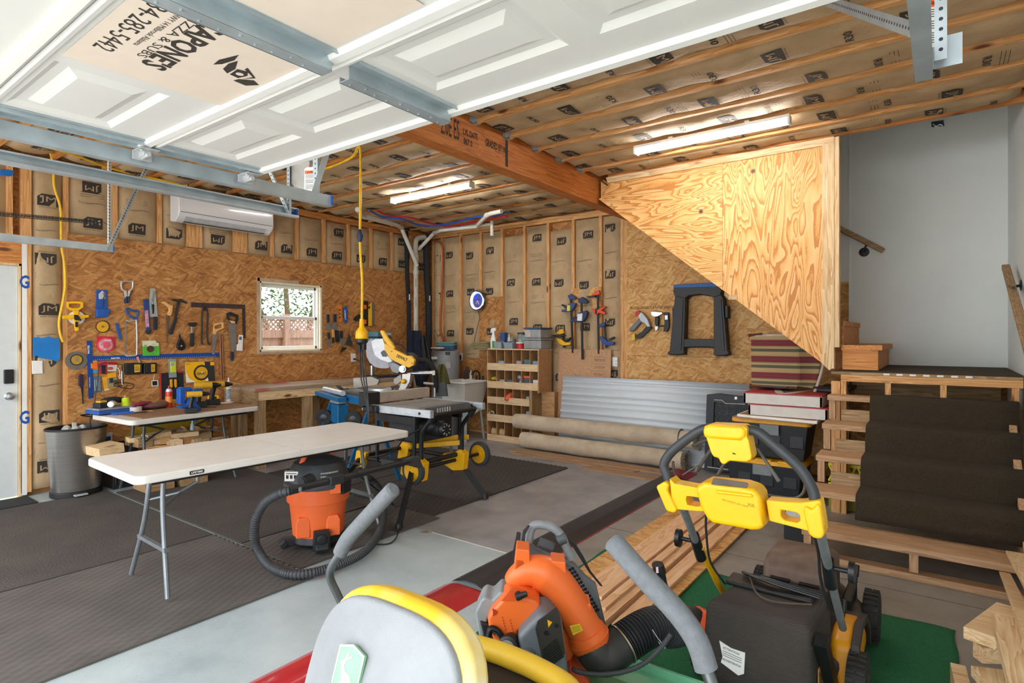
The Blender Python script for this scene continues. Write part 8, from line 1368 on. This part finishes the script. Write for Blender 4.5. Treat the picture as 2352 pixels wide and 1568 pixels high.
mb = MB(); mb.tube(bez([V.pt(p, .16) for p in cB(480, 1150, 500, 1080, 560, 1100, 620, 1190)], 5), .011, 10); obj('starter_handle', mb, blackm, t); vp_('lower_housing', cB(1180, 1230, 1260, 1260, 1350, 1350, 1370, 1420, 1320, 1450, 1250, 1430, 1180, 1360), -.06, .08, M('#d9512a', .45, var=.12), .03)
el = [V.pt(p, w) for p, w in zip(cB(1400, 1190, 1440, 1290, 1520, 1330, 1600, 1290, 1690, 1215), (.03, .05, .05, .04, .02))]; mb = MB(); mb.tube(bez(el, 5), .066, 22); obj('elbow', mb, M('#2e2d2c', .5, var=.2), t)
cr = bez([V.pt(p, w) for p, w in zip(cB(1690, 1215, 1780, 1150, 1900, 1080, 2000, 1050, 2100, 1080, 2200, 1060), (.02, .0, -.04, -.09, -.14, -.2))], 22); mb = MB(); mb.tube(cr, [.07 if (i // 2) % 2 else .059 for i in range(len(cr))], 22); obj('flex_hose', mb, M('#26272a', .5), t, ang=25)
mb = MB(); p0, p1 = el[-1], cr[6]; mb.tube([p0.lerp(p1, -.3), p0.lerp(p1, .3)], .0715, 22, caps=False); obj('hose_clamp', mb, M('#b5a68f', .35, .8), t)
mb = MB(); e0, e1 = cr[-1], on('Z', .29, 1605, 1428); mb.tube(bez([e0, e0.lerp(e1, .5) + Vector((0, 0, .03)), e1], 5), .045, 16); obj('blower_tube', mb, M('#2b2a27', .55), t); mb = MB(); mb.tube([e1 - Vector((.02, -.02, 0)), e1 + Vector((.08, -.02, 0))], .052, 14); obj('tube_clamp', mb, M('#e0572a', .45), t)
mb = MB(); mb.tube(bez([V.pt(p, w) for p, w in zip(cB(2055, 760, 2040, 660, 2020, 560, 2000, 500), (-.12, -.12, -.12, -.12))], 4), [.02] * 4 + [.018] * 4 + [.022] * 5, 12, flat=1.5); cg = obj('throttle_grip', mb, black, t); mb = MB(); p = V.pt(cB(1965, 600)[0], -.1); mb.sph(p, .012, 10, 8); obj('stop_switch', mb, red, cg); mb = MB(); V.poly(mb, cB(1985, 525, 2005, 522, 2010, 575, 1988, 578), -.085, -.083); obj('grip_label', mb, M('#e2c6d2', .5), cg)
mb = MB(); mb.tube(bez([V.pt(p, .12) for p in cB(1230, 1440, 1320, 1475, 1500, 1490, 1700, 1465, 1880, 1390, 2030, 1250, 2120, 1130)], 10), [.009 if i % 2 else .0078 for i in range(61)], 10); obj('cable_conduit', mb, M('#3a3d40', .6), t)
mb = MB(); mb.tube(bez([V.pt(p, .10) for p in cB(1955, 1090, 2000, 1160, 2070, 1250, 2040, 1240, 2010, 1200)], 4), .0018, 5); obj('wire_clip', mb, silver, t)
# ---- push mower
t = thing('push_mower', 'yellow and black battery push mower with a dusty grass bag facing the door', 'mower', (6.08, -4.0, 0)); V = VPlane((6.1, -4.86, 0), (0, -1)); cM = crop(1500, 940, 5.2267); my = M('#f3b906', .38, var=.04); dusty = M('#3b3430', .8, var=.35, scale=9)
def vq(name, px, w0, w1, mt, bev=.006): mb = MB(); V.poly(mb, px, w0, w1); return obj(name, mb, mt, t, bevel=bev, seg=3)
mb = MB(); mb.tube(bez([V.pt(p, 0) for p in cM(195, 880, 165, 780, 130, 680, 160, 590, 240, 490, 400, 360, 560, 255, 660, 228, 760, 225, 1100, 245, 1210, 255, 1300, 300, 1420, 400, 1620, 570, 1780, 730, 1880, 890, 1930, 1010, 1950, 1130)], 5), .0155, 14); obj('handle_arch', mb, M('#33363a', .5), t)
vq('start_box', cM(690, 170, 760, 148, 1140, 165, 1195, 195, 1190, 290, 1215, 340, 1250, 520, 1240, 560, 1190, 585, 980, 575, 965, 590, 930, 618, 895, 610, 875, 580, 860, 545, 800, 528, 770, 480, 715, 310, 688, 285), -.03, .035, my, .012); vq('box_roll', cM(690, 175, 760, 150, 1140, 168, 1192, 198, 1190, 290, 1130, 335, 760, 310, 690, 280), -.035, .045, my, .016); mb = MB(); V.poly(mb, cM(950, 515, 990, 530, 995, 542, 960, 535), .035, .0365); obj('keyhole', mb, black, t)
for nm, o_, i_ in (('crossbar', cM(240, 810, 300, 870, 470, 900, 660, 930, 780, 1195, 560, 1190, 380, 1175, 280, 1170), cM(440, 1015, 480, 1015, 580, 1030, 600, 1050, 610, 1135, 560, 1140, 450, 1120, 432, 1060)), ('crossbar', cM(1380, 1060, 1600, 1080, 1800, 1090, 2030, 1060, 2085, 1380, 1900, 1430, 1700, 1380, 1420, 1310), cM(1560, 1180, 1660, 1195, 1750, 1215, 1780, 1240, 1790, 1310, 1740, 1325, 1600, 1300, 1565, 1250))): mb = MB(); mb.ring([V.uv(p) for p in o_], [V.uv(p) for p in i_], -.03, .03, V.fr); obj(nm, mb, my, t, bevel=.006)
vq('end_clamp', cM(132, 870, 240, 808, 290, 850, 270, 920, 385, 1150, 350, 1185, 260, 1160, 240, 1120), -.035, .04, my, .012); vq('end_clamp', cM(1870, 1080, 1960, 1130, 2030, 1050, 2062, 1110, 2108, 1400, 2080, 1470, 1990, 1470, 1920, 1420, 1860, 1170), -.035, .04, my, .012)
vq('battery_box', cM(635, 880, 660, 830, 740, 790, 1180, 830, 1340, 880, 1385, 960, 1400, 1040, 1435, 1290, 1400, 1345, 1290, 1345, 840, 1270, 770, 1215, 700, 1090, 660, 960), -.05, .06, my, .02); vq('box_ridge', cM(760, 960, 1200, 1010, 1210, 1050, 770, 1000), .055, .068, my, .005); mb = MB(); P_ = [V.pt(p, -.02) for p in cM(780, 850, 800, 782, 1200, 835, 1195, 890)]; mb.prism([V.uv(p) for p in cM(775, 850, 800, 780, 830, 775, 1190, 825, 1215, 845, 1190, 890, 1160, 888)], .061, .066, V.fr); obj('rubber_pad', mb, M('#5b5148', .8, var=.2), t, bevel=.002)
mb = MB(); V.text(mb, 'BRUSHLESS 40V MAX', cM(985, 1125)[0], .075, .006, .0605, rot=R(-7)); V.text(mb, 'XR', cM(1175, 1150)[0], .022, .01, .0605, rot=R(-7)); obj('print', mb, M('#8f6d08', .6), t)
for px, w, r_ in ((cM(740, 430, 640, 560, 530, 730), -.03, .006), (cM(880, 610, 830, 690, 780, 780), -.02, .005), (cM(560, 670, 460, 720, 350, 790), -.03, .003), (cM(470, 440, 600, 380, 710, 350), -.02, .005)): mb = MB(); mb.tube([V.pt(p, w) for p in px], r_, 8); obj('lever_rod', mb, M('#4a4642', .5, .4), t)
vq('pull_lever', cM(1235, 455, 1275, 470, 1540, 850, 1500, 872, 1440, 780), -.04, -.03, M('#4a4642', .5), .002); vq('lever_pad', cM(540, 660, 580, 665, 555, 740, 500, 750), -.04, -.02, M('#4a4038', .6), .004)
for px in (cM(240, 620, 250, 740, 300, 840, 400, 885, 640, 912), cM(1370, 1025, 1600, 1060, 1720, 1060, 1800, 1000, 1825, 880, 1780, 700, 1680, 560)): mb = MB(); mb.tube(bez([V.pt(p, -.035) for p in px], 5), .0045, 8); obj('bail_wire', mb, M('#4d4843', .5, .5), t)
lf = [on('Y', y, u, v) for y, u, v in ((-4.85, 1568, 1165), (-4.66, 1590, 1222), (-4.58, 1598, 1243))]; lg = [on('Y', y, u, v) for y, u, v in ((-4.56, 1608, 1255), (-4.42, 1625, 1290), (-4.22, 1648, 1338), (-4.15, 1660, 1358))]
rf = [on('Y', y, u, v) for y, u, v in ((-4.85, 1884, 1222), (-4.6, 1903, 1302))]; rg = [on('Y', y, u, v) for y, u, v in ((-4.6, 1904, 1306), (-4.4, 1918, 1370), (-4.22, 1936, 1442))]; gt = M('#868b8d', .45, .4, var=.15)
for P_, m__, nm in ((lf, gt, 'handle_tube'), (lg, my, 'lower_tube'), (rf, gt, 'handle_tube'), (rg, gt, 'lower_tube')): mb = MB(); mb.tube(P_, .0135, 12); obj(nm, mb, m__, t)
for p, s in ((lf[-1], -1), (rf[-1], 1)): mb = MB(); mb.cyl(p + Vector((0, -.02, .03)), p + Vector((0, .06, -.08)), .019, .02, 12); mb.cyl(p, p + Vector((s * .06, 0, -.0)), .008); mb.lathe([(.012, -.01), (.028, -.008), (.028, .008), (.012, .01)], 14, p + Vector((s * .065, 0, 0)), (1, 0, 0), sx=1.2); obj('lock_knob', mb, blackm, t)
mb = MB(); mb.tube(bez([on('Y', -4.84, 1622, 1180), on('Y', -4.7, 1622, 1220), on('Y', -4.5, 1632, 1290), on('Y', -4.25, 1665, 1340)], 5), .004, 7); mb.tube(bez([on('Y', -4.84, 1868, 1215), on('Y', -4.6, 1880, 1270), on('Y', -4.5, 1885, 1330), on('Y', -4.3, 1905, 1400)], 5), .005, 7); obj('cable', mb, rubber, t)
# bag
def cloth_mat():
    m, t_, b = nodes('bag_weave'); co = objco(t_); n = N(t_, 'TexNoise', i_Scale=5., i_Detail=4.); t_.links.new(co, n.inputs['Vector']); ge = N(t_, 'NewGeometry'); sp = N(t_, 'SeparateXYZ'); t_.links.new(ge.outputs['Normal'], sp.inputs[0])
    mx = N(t_, 'MixRGB'); mx.inputs[0].default_value = .35; mx.inputs[2].default_value = hexc('#55493f'); t_.links.new(ramp(t_, [(.3, '#24262a'), (.7, '#43403e')], n.outputs[0]), mx.inputs[1]); t_.links.new(mx.outputs[0], b.inputs['Base Color']); b.inputs['Roughness'].default_value = .95
    w = N(t_, 'TexWave', i_Scale=60., i_Distortion=.6); w.bands_direction = 'Z'; t_.links.new(co, w.inputs['Vector']); bump(t_, b, w.outputs[0], .6, .004); return m
bagm = cloth_mat(); mb = MB(); x0, x1, ya, yb, z0, z1 = 5.88, 6.245, -4.44, -4.12, .05, .42
def bq(k, z, yoff=0): return [(x0 + k, ya + k + yoff, z), (x1 - k, ya + k + yoff, z), (x1 + .02 - k, yb - k, z), (x0 + .06 + k, yb - k, z)]
L4 = [bq(.03, z0), bq(0, z0 + .06), bq(-.012, .25), bq(-.004, z1)]; mb.add(sum(L4, []), [(3, 2, 1, 0), (12, 13, 14, 15)] + [(k * 4 + j, k * 4 + (j + 1) % 4, k * 4 + 4 + (j + 1) % 4, k * 4 + 4 + j) for k in range(3) for j in range(4)]); obj('grass_bag', mb, bagm, t, bevel=.028, seg=4)
mb = MB(); mb.box(x0 + .02, x1 - .02, yb - .13, yb - .02, z1 + .0, z1 + .02); obj('bag_frame', mb, black, t, bevel=.008); mb = MB()
for k in range(3): mb.tube(bez([(x0 + .07, yb - .02 - .02 * k, z1 + .022 + .01 * k), ((x0 + x1) / 2, yb - .07 - .015 * k, z1 + .04), (x1 + .0, yb - .05 - .02 * k, z1 + .02)], 6), .006, 8)
obj('bag_flap', mb, blackm, t); mb = MB(); mb.tube(bez([(x0 + .10, yb - .06, z1 + .03), (x0 + .15, yb - .16, z1 + .012), ((x0 + x1) / 2 + .04, yb - .2, z1 + .01), (x1 - .02, yb - .14, z1 + .01)], 6), .004, 7); obj('bag_cord', mb, M('#5b4a3e', .8), t)
fr = ((x0 + .10, ya - .0125, .235), (1, 0, -.12), (.05, 0, 1), (0, -1, 0)); mb = MB(); mb.prism([(-.045, .045), (.0, .035), (.05, .04), (.05, -.04), (.03, -.055), (-.035, -.035), (-.03, -.01)], 0, .003, fr, 0); txt(mb, 'ATTENTION', .06, .009, fr_fn(fr, .0035), 1, cy=.026, bold=.02); txt(mb, 'ADVERTENCIA', .07, .008, fr_fn(fr, .0035), 1, cx=.004, cy=-.018, bold=.02)
for k in range(3): mb.prism([(-.03, .012 - k * .008), (.04, .012 - k * .008), (.04, .014 - k * .008), (-.03, .014 - k * .008)], .003, .0035, fr, 1)
obj('care_tag', mb, [white, M('#55585c', .7)], t); fr = ((x1 + .022, (ya + yb) / 2 - .02, .20), (.05, 1, 0), (0, 0, 1), (1, -.05, 0)); mb = MB(); mb.prism([(-.075, -.055), (.075, -.05), (.075, .055), (-.075, .05)], 0, .003, fr, 0); txt(mb, 'DEWALT', .13, .07, fr_fn(fr, .004), 1, bold=.03); obj('brand_patch', mb, [M('#b4813c', .8, var=.2), M('#3a2d20', .8)], t)
mb = MB(); mb.box(x0 + .02, x1 - .1, ya - .016, ya - .004, .07, .11); obj('bag_strap', mb, M('#23262e', .9), t)
# deck, wheels, motor cover
mb = MB(); mb.prism([(5.86, -4.2), (6.32, -4.2), (6.36, -3.95), (6.33, -3.55), (6.2, -3.32), (5.95, -3.32), (5.84, -3.55), (5.82, -3.95)], .1, .22, ((0, 0, 0), (1, 0, 0), (0, 1, 0), (0, 0, 1))); obj('mower_deck', mb, M('#4a4038', .7, var=.3), t, bevel=.04, seg=3)
mb = MB(); prof = [(.0, 0), (.12, .0), (.2, .03), (.24, .1), (.22, .17), (.12, .21), (0, .2)]; mb.prism([(-4.2 + 0.0, .12), (-4.17, .27), (-4.05, .30), (-3.88, .27), (-3.76, .18), (-3.74, .10), (-4.2, .06)], 6.27, 6.36, ((0, 0, 0), (0, 1, 0), (0, 0, 1), (1, 0, 0))); obj('yellow_skirt', mb, M('#e79c0e', .4, var=.06), t, bevel=.03, seg=3)
mb = MB(); mb.prism([(-4.22, .13), (-4.18, .285), (-4.05, .318), (-3.87, .285), (-3.74, .19), (-3.72, .1), (-3.75, .1), (-3.78, .18), (-3.89, .262), (-4.05, .29), (-4.16, .262), (-4.19, .13)], 6.345, 6.375, ((0, 0, 0), (0, 1, 0), (0, 0, 1), (1, 0, 0))); obj('skirt_trim', mb, M('#2e2a28', .6), t, bevel=.004)
mb = MB(); mb.box(5.94, 6.22, -3.95, -3.42, .2, .34); obj('motor_base', mb, dusty, t, bevel=.03, seg=3); mb = MB(); mb.prism([(-3.86, .30), (-3.84, .40), (-3.78, .43), (-3.55, .43), (-3.44, .39), (-3.42, .30)], 5.95, 6.22, ((0, 0, 0), (0, 1, 0), (0, 0, 1), (1, 0, 0))); obj('motor_cover', mb, M('#6b564a', .55, var=.3, scale=12), t, bevel=.03, seg=4)
for k in range(2): mb = MB(); mb.box(5.99 + k * .12, 6.07 + k * .12, -3.875, -3.85, .335, .35); obj('cover_band', mb, blackm, t)
mb = MB(); mb.box(6.0, 6.2, -4.0, -3.93, .32, .35); obj('cover_lip', mb, M('#6a5c50', .7), t, bevel=.008)
for x, y, r_ in ((6.37, -4.2, .118), (6.36, -3.52, .115), (5.85, -3.42, .095), (5.80, -4.2, .11)):
    mb = MB(); q = (x, y, r_ + .022); mb.lathe([(r_ * .6, -.034), (r_ * .93, -.032), (r_, -.015), (r_, .015), (r_ * .93, .032), (r_ * .6, .034)], 32, q, (1, 0, 0))
    for k in range(26):
        a = k * .2417
        for s in (-1, 1): mb.bx((x + s * .016, y + r_ * math.cos(a + s * .12), q[2] + r_ * math.sin(a + s * .12)), (.026, .011, .012), (a + s * .12, 0, 0), 0)
    w = obj('wheel', mb, M('#252422', .75, var=.4, scale=30), t); mb = MB(); mb.lathe([(r_ * .6, -.03), (r_ * .4, -.036), (r_ * .15, -.03), (r_ * .15, .03), (r_ * .4, .036), (r_ * .6, .03)], 24, q, (1, 0, 0)); obj('hub', mb, M('#3a3530', .6), w)
for y0, y1 in ((-3.62, -3.55), (-4.1, -4.0)): mb = MB(); mb.beam((6.29, y0, .15), (6.30, y1, .33), .012, .02); mb.cyl((6.30, y1, .32), (6.302, y1 + .012, .37), .011, n=10); obj('height_lever', mb, black, t)
mb = MB(); mb.box(6.26, 6.30, -3.72, -3.5, .14, .27); obj('lever_bracket', mb, black, t, bevel=.01); mb = MB(); mb.beam((6.28, -4.42, .38), (6.29, -4.22, .1), .04, .05); obj('bag_hook', mb, blackm, t)
# ---- odds and ends of pale lumber, lower right corner
for k, (p0, p1, a, b, lab) in enumerate(((on('Z', .34, 2250, 1465), on('Z', .34, 2325, 1405), .10, .045, 'short thick pine block at the top of the lumber pile, turned askew'), (on('Z', .42, 2330, 1430), on('Z', .42, 2420, 1700), .13, .04, 'long wide pine plank running out of the lower right corner'),
        (on('Z', .26, 2245, 1497), on('Z', .26, 2330, 1500), .05, .06, 'pine crosspiece end with a knot, under the wide plank'), (on('Z', .22, 2270, 1545), on('Z', .22, 2360, 1640), .11, .04, 'brownish pine plank left of the wide plank'), (on('Z', .10, 2200, 1550), on('Z', .10, 2222, 1640), .05, .09, 'pine post end standing lowest at the edge of the turf'), (on('Z', .12, 2262, 1560), on('Z', .12, 2290, 1680), .06, .05, 'reddish board end at the bottom edge of the lumber pile'),
        (on('Z', .10, 2306, 1312), on('Z', .62, 2380, 1480), .045, .02, 'thin pine slat leaning on the bottom stair tread'), (on('Z', .25, 2335, 1272), on('Z', .55, 2400, 1370), .09, .02, 'wider pine slat leaning at the right edge by the stairs'))):
    mb = MB(); mb.beam(p0, p1, a, b); obj('pine_plank', mb, paleY if k % 2 else paleX, label=lab, cat='plank', group='pale lumber in the lower right corner', bevel=.002)
# ---- floor drain cap, outside the window
t = thing('drain_cleanout', 'small round cap set in the concrete at the edge of the mats', 'cap', on('Z', 0, 977, 1222)); mb = MB(); mb.lathe([(.05, .0005), (.05, .003), (.04, .0032)], 24, on('Z', 0, 977, 1222)); obj('ring', mb, M('#a29d94', .6), t); mb = MB(); mb.lathe([(.04, .003), (.01, .0035)], 24, on('Z', 0, 977, 1222)); obj('cover', mb, M('#7d7872', .7), t)
t = thing('fence', 'brown board fence with a lattice top seen through the window', 'fence', (-2.6, -1.2, 0)); fm = wood('fence_wood', 'Z', [(.1, '#77594c'), (.5, '#94766a'), (.9, '#a98c80')], .8); XF = -2.6
for k in range(34): y = -3.2 + k * .142; mb = MB(); mb.box(XF, XF + .02, y, y + .138, -.14, 1.44); obj('picket', mb, fm, t)
mb = MB(); mb.box(XF + .02, XF + .06, -3.2, 1.6, 1.42, 1.56); mb.box(XF + .0, XF + .06, -3.2, 1.6, 1.74, 1.80); obj('rail', mb, fm, t)
for y in (-2.9, -.95, 1.0): mb = MB(); mb.box(XF + .02, XF + .11, y - .045, y + .045, -.14, 1.83); obj('post', mb, fm, t)
mb = MB()
for k in range(60): y = -3.3 + k * .085; mb.beam((XF + .03, y, 1.56), (XF + .03, y + .18, 1.74), .004, .03, up=(0, 1, -1)); mb.beam((XF + .036, y + .18, 1.56), (XF + .036, y, 1.74), .004, .03, up=(0, 1, 1))
obj('lattice', mb, fm, t)
t = thing('tree', 'leafy dark green tree behind the fence seen through the window', 'tree', (-4.6, .2, -.2)); mb = MB(); r_ = random.Random(11)
for k in range(3): mb.tube(bez([(-4.6, .2 + .3 * k, -.2), (-4.6, .2 + .5 * k - .3, 1.6), (-4.7, .9 * k - .5, 2.6), (-4.6, 1.3 * k - 1.0, 4.0)], 5), [.07 - .002 * i for i in range(16)], 8)
obj('trunk', mb, M('#5a4a3a', .9), t); mb = MB()
for k in range(5200):
    c = Vector((r_.gauss(-4.6, .5), r_.uniform(-2.3, 3.0), r_.uniform(1.5, 3.9))); d = Vector((r_.gauss(0, 1), r_.gauss(0, 1), r_.gauss(0, .7))).normalized(); s = d.orthogonal().normalized() * .022; l = d * r_.uniform(.06, .12)
    mb.add([c, c + l * .5 + s, c + l, c + l * .5 - s], [(0, 1, 2, 3)], k % 3)
obj('foliage', mb, [M('#2f5a2a', .6, var=.3), M('#44702f', .6, var=.3), M('#254a26', .6, var=.3)], t).__setitem__('kind', 'stuff')
